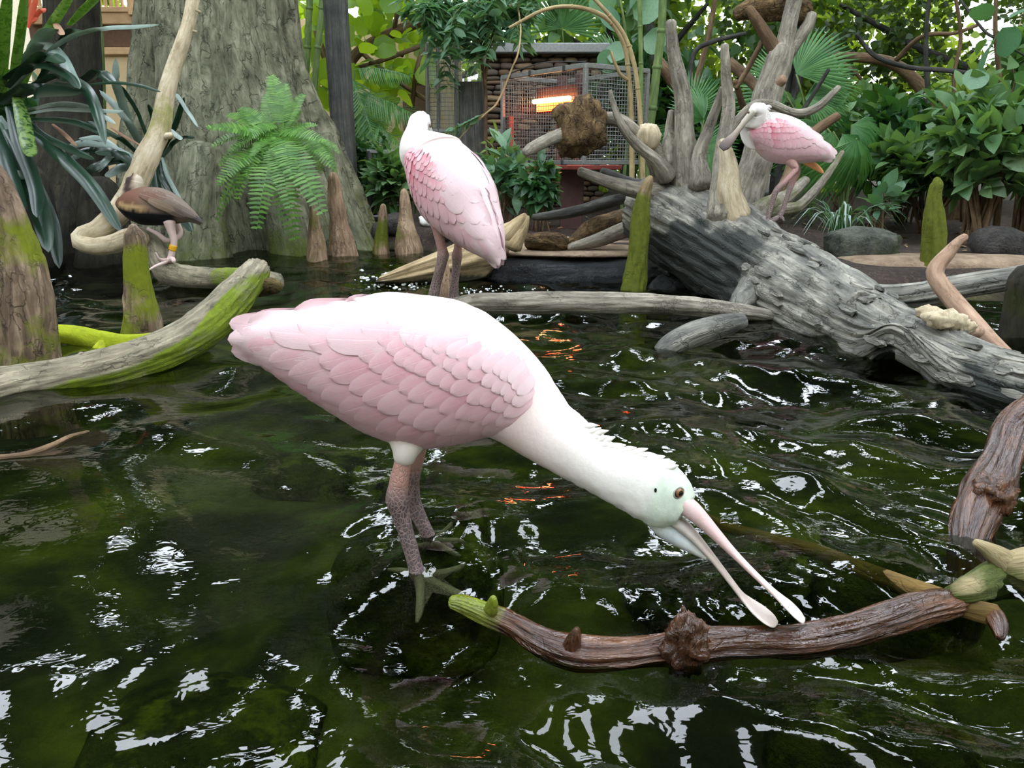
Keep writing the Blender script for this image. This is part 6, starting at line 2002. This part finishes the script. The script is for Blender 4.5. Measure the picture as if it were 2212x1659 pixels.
shrub('leafy_shrub', 'tall leafy shrub rising along the hall side', gp(2230, 4.6), P(2210, 150, 4.7), (.30, .3, .42), 'ovate', 'shrub_mid', 40, 9, .12, 9, 240, stems=14, stem_r=.012)
shrub('leafy_shrub', 'low seedling plant beside the grassy tuft', gp(1900, 4.5), P(1915, 425, 4.45), (.12, .08, .10), 'ovate', 'vine_green', 8, 5, .10, 10, 40)
shrub('leafy_shrub', 'shady broad shrub behind the bird on the fallen tree', gp(1620, 5.6), P(1610, 300, 5.6), (.5, .3, .35), 'ovate', 'shrub_dark', 60, 10, .14, 11, 200, stems=14)
shrub('leafy_shrub', 'dark broad-leaved shrub beyond the heater cage', gp(1420, 6.6), P(1400, 240, 6.6), (.7, .4, .6), 'ovate', 'shrub_dark', 90, 12, .17, 12, 240, stems=14)
shrub('leafy_shrub', 'green thicket shrub filling the bank beyond the palms', gp(1820, 6.4), P(1820, 285, 6.4), (.8, .5, .36), 'ovate', 'shrub_mid', 80, 12, .13, 13, 240, stems=16)
shrub('leafy_shrub', 'tall green shrub beside the glazed end wall', gp(2150, 6.6), P(2140, 240, 6.6), (.8, .5, .55), 'ovate', 'shrub_light', 70, 11, .13, 14, 240, stems=16)
shrub('leafy_shrub', 'broad dark shrub on the bank past the large bromeliad', (-4.0, 6.3, .12), (-4.0, 6.2, .75), (.7, .4, .55), 'ovate', 'shrub_dark', 80, 11, .15, 31, 120, stems=14)
shrub('leafy_shrub', 'tall mid-green shrub against the pale side wall', (-5.6, 5.3, .12), (-5.5, 5.3, 1.0), (.75, .5, .8), 'ovate', 'shrub_mid', 90, 12, .17, 32, 100, stems=14)
shrub('leafy_shrub', 'low leafy shrub at the far corner of the pond', (-3.9, 5.35, .12), (-3.85, 5.3, .42), (.4, .22, .28), 'oblong', 'shrub_mid', 60, 10, .14, 33, 100, stems=12)
shrub('leafy_shrub', 'bushy light shrub beyond the grey split log', (3.4, 4.2, .12), (3.5, 4.2, .7), (.7, .5, .6), 'ovate', 'shrub_mid', 80, 11, .13, 34, 100, stems=16)
# ---- big round leaves hanging at right (sea grape)
rl_ = thing('round_leaf_sprig', 'sprig of big round blue-green leaves on the right stem', 'plant', gp(2170, 4.4))
V, F, A = tube([(gp(2170, 4.4), .02), (P(2168, 300, 4.4), .016), (P(2160, 180, 4.4), .013), (P(2150, 60, 4.4), .011), (P(2155, -60, 4.4), .009)], n=10, amp=.1, seed=4)
put('stem', V, F, MAT['brown_branch'], parent=rl_, attrs=A)
add_leaves(rl_, 'round', 'vine_green', [P(2150, 85, 4.3), P(2165, 60, 4.35), P(2180, 40, 4.3), P(2120, 150, 4.3), P(2190, 160, 4.35), P(2205, 190, 4.3), P(2140, 40, 4.4)], [(-.6, -.3, -.9), (.3, -.2, -.8), (.7, -.2, .4), (-.5, -.3, -.7), (.5, -.3, -.4), (.6, -.2, -.5), (-.7, 0, .4)], [.17, .15, .14, .12, .13, .13, .12], 10, rng, .3, upbias=.3)
rl2 = thing('round_leaf_sprig', 'pale broad round leaves beside the bamboo canes', 'plant', gp(1345, 6.2))
V, F, A = tube([(gp(1345, 6.2), .015), (P(1360, 200, 6.2), .012), (P(1350, 60, 6.2), .010), (P(1330, -40, 6.2), .008)], n=8)
put('stem', V, F, MAT['green_cane'], parent=rl2, attrs=A)
add_leaves(rl2, 'round', 'vine_green', [P(1355, 90, 6.1), P(1340, 60, 6.1), P(1370, 40, 6.1), P(1330, 120, 6.1), P(1360, 20, 6.15), P(1390, 80, 6.15), P(1320, 30, 6.2)], [(-.5, -.3, -.5), (-.6, -.3, .4), (.5, -.3, .4), (-.6, -.2, -.4), (.3, -.3, .6), (.6, -.3, -.2), (-.5, -.2, .5)], [.2, .2, .22, .16, .2, .2, .2], 10, rng, .3, upbias=.3)
# ---- grassy tuft
tfx = P(1815, 510, 3.90)[0]
tfz = float(ground_z([tfx], [3.90])[0])
tf = thing('grass_tuft', 'arching grassy tuft growing above the rough rock', 'plant', (tfx, 3.90, tfz))
for k in range(60):
    a = R.uniform(0, 2 * math.pi); L_ = R.uniform(.24, .36)
    b0 = np.array([tfx + R.uniform(-.026, .026), 3.90 + R.uniform(-.02, .02), tfz - .005])
    d = np.array([math.cos(a), math.sin(a), 0])
    pts = [b0, b0 + d * L_ * .25 + [0, 0, L_ * .6], b0 + d * L_ * .6 + [0, 0, L_ * .75], b0 + d * L_ * .95 + [0, 0, L_ * R.uniform(.35, .7)]]
    c_ = catmull(np.array(pts), np.linspace(0, 3, 8))
    sd = np.array([-d[1], d[0], 0]) * .004
    V = np.vstack([c_ + sd * np.r_[np.ones(6), .6, .1][:, None], c_ - sd * np.r_[np.ones(6), .6, .1][:, None]])
    put('blade', V, np.array([(i, i + 1, i + 9, i + 8) for i in range(7)]), MAT['shrub_dark' if k % 3 else 'strap_pale_sheen'], parent=tf)
# ---- canes, vines, bare trunks of the thicket
def canes(name, label, pts, mat='cane', n=8, cat='cane', amp=.05, nodes=True, group=None, seed=0):
    root = thing(name, label, cat, (P(pts[0][0], pts[0][1], pts[0][2])[0], pts[0][2], .1), group)
    q = pp(pts)
    V, F, A = tube(q, n=n, amp=amp, gs=(2, 5), seed=seed)
    put('stem', V, F, MAT[mat], parent=root, attrs=A)
    if nodes:
        L_ = np.array([p for p, r in q]); r_ = np.array([r for p, r in q])
        for t_ in np.linspace(.3, len(q) - 1.3, 6):
            c_ = catmull(L_, [t_])[0]; d_ = catmull(L_, [t_ + .02])[0] - c_; d_ /= np.linalg.norm(d_)
            rr = np.interp(t_, np.arange(len(q)), r_)
            V, F, A = tube([(c_ - d_ * rr * .5, rr * 1.02), (c_, rr * 1.22), (c_ + d_ * rr * .5, rr * 1.02)], n=n, seg=rr * .3)
            put('node', V, F, MAT[mat], parent=root, attrs=A)
    return root
canes('cane', 'tan cane curving high over the cage in an arch', [(1366, 505, 4.6, 6), (1365, 365, 4.6, 6), (1364, 250, 4.6, 5.5), (1358, 160, 4.6, 5), (1345, 90, 4.6, 5), (1310, 40, 4.6, 5), (1250, 16, 4.6, 4.5), (1180, 20, 4.6, 4), (1100, 60, 4.6, 3)])
canes('cane', 'second tan cane bending left at its top', [(1390, 505, 4.55, 6), (1388, 360, 4.55, 5.5), (1382, 240, 4.55, 5), (1370, 140, 4.55, 5), (1345, 70, 4.55, 4.5), (1300, 15, 4.55, 4), (1265, -20, 4.55, 4)], seed=2)
canes('cane', 'short broken side cane at the cage corner', [(1359, 174, 4.6, 4), (1340, 160, 4.58, 4), (1326, 130, 4.56, 3.5), (1320, 112, 4.56, 3)], nodes=False)
canes('cane', 'straight slim green cane beside the cage', [(1384, 495, 4.86, 5), (1384, 330, 4.88, 5), (1385, 180, 4.9, 5), (1383, 60, 4.9, 5), (1380, -60, 4.9, 5)], 'green_cane', seed=3)
canes('cane', 'thick mossy green stem leaning past the cage', [(1390, 485, 5.2, 12), (1395, 340, 5.2, 11), (1408, 240, 5.2, 10), (1420, 140, 5.2, 9), (1430, 50, 5.2, 9), (1432, -60, 5.2, 8)], 'green_cane', n=10, seed=4)
canes('cane', 'pale bamboo cane standing left of the grey post', [(648, 460, 6.4, 7), (655, 300, 6.4, 7), (662, 150, 6.4, 7), (668, 20, 6.4, 7), (672, -60, 6.4, 7)], 'green_cane', seed=5)
canes('cane', 'second pale bamboo cane tilting toward the grey post', [(664, 460, 6.3, 7), (672, 300, 6.3, 7), (682, 150, 6.3, 7), (695, 20, 6.3, 7), (700, -60, 6.3, 7)], 'green_cane', seed=6)
canes('cane', 'pale upright stem in front of the wooden balcony', [(228, 480, 5.5, 7), (225, 320, 5.5, 6), (222, 180, 5.5, 6), (218, 90, 5.5, 6), (212, 20, 5.5, 6), (208, -40, 5.5, 5)], 'green_cane', nodes=False, seed=7)
VB = [('thin brown vine crossing above the mossy knee', [(1850, 75, 5.0, 4), (1890, 120, 5.0, 5), (1960, 145, 5.0, 5), (2040, 152, 4.9, 5), (2120, 162, 4.65, 4), (2161, 180, 4.4, 4)]), ('dark twig reaching up from the thicket right of the palms', [(1928, 138, 6.2, 6), (1990, 80, 6, 5), (2060, 72, 6, 4), (2110, 55, 6, 4)]),
      ('long slanting brown trunk in the thicket', [(2052, 470, 6.2, 15), (2046, 340, 6.2, 14), (2030, 260, 6.2, 14), (1990, 190, 6.2, 14), (1920, 135, 6.2, 12), (1800, 120, 6.2, 9)]), ('upright brown stem among the light shrubs', [(1990, 485, 5.6, 7), (1995, 330, 5.6, 6), (2005, 230, 5.6, 6), (2000, 100, 5.6, 5), (2010, -40, 5.6, 4)]),
      ('thin upright stem with a bend near the wall', [(2078, 485, 5.55, 5), (2080, 300, 5.55, 4), (2060, 180, 5.55, 4), (2075, 80, 5.55, 4), (2060, -30, 5.55, 4)]), ('slim dark branch slanting behind the tall roots', [(1452, 475, 6, 8), (1470, 300, 6, 7), (1500, 190, 6, 7), (1530, 80, 6, 6), (1550, -30, 6, 5)]),
      ('brown branch arching right of the tall roots', [(1482, 490, 5.5, 7), (1486, 320, 5.5, 6), (1490, 190, 5.5, 5), (1500, 115, 5.5, 5), (1540, 90, 5.5, 5), (1610, 72, 5.5, 4)]), ('thick black bough behind the second root', [(1420, 130, 5.8, 12), (1450, 170, 5.8, 13), (1474, 215, 5.8, 13), (1482, 330, 5.8, 14), (1484, 480, 5.8, 16)]), ('dark bough sloping down right of the slender root', [(1575, 135, 5.0, 12), (1610, 165, 4.9, 12), (1652, 205, 4.66, 11)]),
      ('grey vertical trunk rising behind the canes', [(1404, 462, 6.5, 9), (1405, 280, 6.5, 9), (1405, 90, 6.5, 8), (1405, 20, 6.5, 8), (1403, -60, 6.5, 8)]), ('dark slim stem leaning toward the forked tree', [(1590, 190, 4.8, 5), (1620, 140, 4.8, 6), (1650, 80, 4.8, 5)]), ('green-brown stem bending under the forked tree', [(1588, 175, 4.8, 6), (1600, 215, 4.85, 7), (1618, 280, 4.95, 7), (1605, 400, 5.0, 8), (1600, 500, 5.0, 9)]),
      ('thin crossing twig by the round leaf sprig', [(2060, -20, 4.6, 3), (2120, 60, 4.5, 3), (2152, 84, 4.40, 3), (2212, 120, 4.5, 2)]), ('long thin stem crossing the upper thicket', [(1700, 60, 6.5, 4), (1780, 110, 6.5, 5), (1850, 160, 6.5, 4), (1900, 240, 6.5, 4), (1922, 350, 6.5, 5), (1926, 465, 6.5, 6)]), ('grey leaning trunk low in the thicket', [(2058, 490, 5.8, 30), (2090, 330, 5.8, 26), (2130, 270, 5.8, 24), (2190, 200, 5.8, 20)]),
      ('pale stem leaning behind the pink bird', [(1668, 500, 5.0, 7), (1682, 380, 5.0, 6), (1700, 280, 5.0, 5), (1740, 230, 5.0, 5), (1790, 150, 5.0, 4)]), ('grey bough resting behind the spoonbill back', [(1622, 520, 3.9, 11), (1640, 470, 3.9, 10), (1690, 400, 4.0, 10), (1720, 330, 4.1, 10), (1760, 285, 4.2, 11), (1810, 250, 4.2, 9)])]
for i, (lb, pts) in enumerate(VB):
    canes('bare_branch', lb, pts, 'brown_branch' if i % 3 else 'dark_branch', cat='branch', nodes=False, amp=.12, seed=20 + i)
ft = thing('forked_tree', 'grey forked tree trunk carrying a broken log in its crotch', 'tree', gp(1640, 4.6))
sub(ft, 'trunk', [(1596, 530, 4.6, 42), (1610, 430, 4.6, 36), (1640, 330, 4.6, 34), (1655, 220, 4.6, 32), (1680, 140, 4.6, 28), (1690, 105, 4.6, 26)], 'grey_branch', n=24, amp=.12, seed=3, fine=.05)
sub(ft, 'branch', [(1690, 125, 4.6, 22), (1703, 60, 4.6, 18), (1716, 0, 4.6, 17), (1735, -80, 4.6, 16)], 'grey_branch', n=18, amp=.1, seed=4)
sub(ft, 'branch', [(1688, 130, 4.6, 18), (1660, 85, 4.6, 14), (1635, 45, 4.6, 12), (1618, 18, 4.6, 9)], 'brown_branch', n=16, amp=.12, seed=5)
sub(ft, 'branch', [(1690, 135, 4.6, 18), (1720, 90, 4.6, 13), (1745, 55, 4.6, 12), (1755, 30, 4.6, 10)], 'grey_branch', n=16, amp=.12, seed=6)
sub(ft, 'branch_stub', [(1680, 180, 4.55, 12), (1694, 170, 4.52, 10)], 'pink_branch', n=10, seed=1)
limb('lodged_log', 'broken dark log lodged in the fork of the tree', 'log', [(1590, 30, 4.71, 12), (1640, 15, 4.71, 26), (1690, 12, 4.71, 32), (1735, 30, 4.71, 26), (1748, 38, 4.71, 14)], 'burl_wood', n=26, amp=.22, seed=6, fine=.08)

# ---- far tree crowns that fill the upper part of the hall ------------------------------------------
def crown(name, label, base, blobs, tm, mat, nleaf, lsize, seed, trunk_r=.06, wood='dark_branch', n_parts=40, gap=-.06):
    rng = np.random.RandomState(seed)
    root = thing(name, label, 'tree', base)
    base = np.asarray(base, float)
    pos, dirs = [], []
    wt = np.array([b_[1][0] * b_[1][2] for b_ in blobs]); wt = wt / wt.sum()
    for (c_, r_), w in zip(blobs, wt):
        c_, r_ = np.asarray(c_, float), np.asarray(r_, float)
        k = int(nleaf * w)
        d = rng.normal(0, 1, (k, 3)); d /= np.linalg.norm(d, axis=1)[:, None]
        q = c_ + d * r_ * (rng.uniform(.25, 1, (k, 1)) ** .5)
        keep = fbm(q * 1.5 / max(.4, lsize * 5), 2, seed) > gap
        pos.append(q[keep]); dirs.append((d + rng.normal(0, .7, d.shape) + [0, 0, -.3])[keep])
        b1 = base + [0, 0, (c_[2] - base[2]) * .55]
        V, F, A = tube([(base if w > 0 else b1, trunk_r), (b1 + rng.normal(0, .06, 3), trunk_r * .8), (c_ * .6 + b1 * .4, trunk_r * .55), (c_, trunk_r * .3)], n=9, amp=.1, seed=seed)
        put('branch', V, F, MAT[wood], parent=root, attrs=A)
    pos, dirs = np.vstack(pos), np.vstack(dirs)
    add_leaves(root, tm, mat, pos, dirs, lsize * rng.uniform(.6, 1.25, len(pos)), n_parts, rng, .8)
    return root
g0 = lambda x, Y: np.array([x, Y, .12])
crown('thicket_tree', 'airy yellow-green tree far behind the forked tree', g0(2.6, 9.0), [((2.4, 9, 1.6), (1.5, .8, 1.3)), ((3.8, 9.2, 1.4), (1.3, .8, 1.2)), ((1.2, 9.4, 1.3), (1.2, .8, 1.1))], 'small', 'canopy_green', 15000, .11, 1, gap=-.25)
crown('thicket_tree', 'fine-leaved olive tree filling the thicket at the glazed wall', g0(4.6, 7.6), [((4.2, 7.6, 1.5), (1.3, .6, 1.2)), ((3.0, 7.7, 1.9), (1.2, .6, .9)), ((5.4, 7.8, 1.8), (1.2, .6, 1.3))], 'small', 'canopy_dark', 12000, .075, 2, gap=-.05)
crown('thicket_tree', 'bright leafy tree standing behind the cream hut', g0(-1.4, 10.5), [((-1.4, 10.5, 2.3), (2.0, .7, 1.4)), ((.6, 10.8, 2.1), (1.5, .7, 1.4)), ((-3.8, 10.6, 2.2), (1.5, .6, 1.4))], 'ovate', 'grape_green', 4000, .20, 3)
crown('thicket_tree', 'broad tree arching above the stone wall', g0(1.2, 8.4), [((.8, 8.2, 2.1), (1.3, .7, .9)), ((1.9, 8.2, 2.0), (1.1, .7, .9)), ((-.3, 8.0, 2.2), (1.0, .6, .7))], 'ovate', 'shrub_mid', 3200, .16, 4)
# canopy added above view so the pond mirrors dark leaves with gaps
crown('reflection_canopy', 'added spreading tree crown above view that darkens the water reflection', g0(2.45, 7.4), [((1.5, 6.6, 3.7), (1.7, 1.1, .75)), ((-.4, 7.2, 3.6), (1.4, 1.0, .7)), ((3.2, 7.2, 3.6), (1.4, 1.0, .8)), ((.8, 5.4, 4.1), (1.4, .9, .5))], 'ovate', 'canopy_dark', 8000, .20, 5, .05, gap=.10)
crown('reflection_canopy', 'added tree crown above the cypress trunk that darkens the water reflection', g0(-4.5, 6.6), [((-3.2, 6.4, 3.6), (1.3, 1.0, .8)), ((-1.9, 6.0, 3.9), (1.0, .9, .6)), ((-4.6, 6.0, 3.4), (1.2, 1.0, .9))], 'ovate', 'canopy_dark', 7000, .20, 6, .05, gap=.16)
crown('reflection_canopy', 'added tree crown above the right shrubs that darkens the water reflection', g0(4.6, 5.6), [((4.2, 5.2, 3.4), (1.3, 1.2, .9)), ((3.0, 4.6, 3.9), (1.0, 1.0, .6)), ((5.6, 5.4, 3.2), (1.2, 1.2, 1.0))], 'ovate', 'canopy_dark', 6500, .20, 7, .05, gap=.10)
crown('reflection_canopy', 'added tree crown at the far hall end that darkens the water reflection', g0(.2, 11.2), [((-.2, 10.8, 4.3), (2.6, 1.0, .7)), ((3.6, 10.6, 4.2), (2.2, 1.0, .8)), ((-4.4, 10.6, 4.2), (2.2, 1.0, .8))], 'ovate', 'canopy_dark', 7000, .26, 8, .05, gap=.08)

# ---- dishes, litter ----------------------------------------------------------------------------------
plain('white_enamel', (226, 226, 220), .3, .5, 0, .05)
plain('steel_dish', (160, 164, 164), .3, .6, .7, .15)
def dish(label, px, py, Y, w, h, mat):
    c_ = P(px, py, Y)
    c_[2] = ground_z([c_[0]], [Y])[0] + .004
    root = thing('feeding_dish', label, 'dish', c_)
    prof = [(0, .004), (.86, .004), (1.0, h), (1.06, h + .002), (1.02, h - .006), (.84, -.004), (0, -.004)]
    n = 28
    V = np.array([[c_[0] + math.cos(2 * math.pi * j / n) * r * w, c_[1] + math.sin(2 * math.pi * j / n) * r * w * .8, c_[2] + z] for r, z in prof for j in range(n)])
    F = [(i * n + j, i * n + (j + 1) % n, (i + 1) * n + (j + 1) % n, (i + 1) * n + j) for i in range(len(prof) - 1) for j in range(n)]
    put('bowl', V, F, MAT[mat], parent=root)
    V = np.array([[c_[0] + math.cos(2 * math.pi * j / n) * w * 1.05, c_[1] + math.sin(2 * math.pi * j / n) * w * .84, c_[2] + h + .003 * s] for s in (0, 1) for j in range(n)])
    V, F, A = tube([(np.array([c_[0] + math.cos(a) * w * 1.05, c_[1] + math.sin(a) * w * .84, c_[2] + h]), .004) for a in np.linspace(0, 2 * math.pi, 25)], n=6, seg=.03)
    put('rim', V, F, MAT[mat], parent=root)
dish('shallow white dish beside the grassy tuft', 1878, 492, 4.1, .075, .03, 'white_enamel')
dish('round steel dish on the soil under the forked shrub', 2122, 456, 4.7, .10, .04, 'steel_dish')
dish('pale tray lying on the bank among the knees', 838, 482, 5.2, .10, .03, 'steel_dish')
rng = np.random.RandomState(77)
V0, F0 = TM['small']
n = 260
pos = np.stack([rng.uniform(.2, 3.6, n), rng.uniform(3.5, 6.5, n), np.zeros(n)], 1)
pos[:, 2] = ground_z(pos[:, 0], pos[:, 1]) + .008
keep = pos[:, 2] > .06
pos = pos[keep]
d = np.stack([rng.normal(0, 1, len(pos)), rng.normal(0, 1, len(pos)), rng.normal(0, .12, len(pos))], 1)
x, y, z = leaf_frames(pos, d, rng, .2, 1.0)
s = rng.uniform(.02, .055, len(pos))
q = (V0[None, :, :1] * x[:, None] + V0[None, :, 1:2] * y[:, None] + V0[None, :, 2:] * z[:, None]) * s[:, None, None] + pos[:, None]
put('leaf_litter', q.reshape(-1, 3), (F0[None] + (np.arange(len(pos)) * len(V0))[:, None, None]).reshape(-1, 4), MAT['litter'], loc=(0, 0, .1), kind='stuff', label='scattered dry leaf litter on the dark soil bank', cat='leaves')

# ---- foam where the water tumbles past the driftwood slab
rng = np.random.RandomState(21)
parts = []
for k in range(170):
    c_ = G(rng.normal(868, 42), rng.normal(606, 9), .004)
    r_ = rng.uniform(.002, .008)
    V, F, _ = rock_vf(c_, r_, r_, r_ * .7, k, 8, .1, 2.0)
    parts.append((V, F, {}))
for k in range(60):
    c_ = G(rng.normal(1040, 50), rng.normal(628, 5), .004)
    r_ = rng.uniform(.002, .006)
    V, F, _ = rock_vf(c_, r_, r_, r_ * .7, k, 8, .1, 2.0)
    parts.append((V, F, {}))
V, F, _ = joinm(parts)
plain('foam', (228, 234, 236), .15, .6, 0, .05)
put('water_foam', V, F, MAT['foam'], loc=(0, 3.3, 0), kind='stuff', label='white foam bubbles where water runs past the driftwood slab', cat='foam')
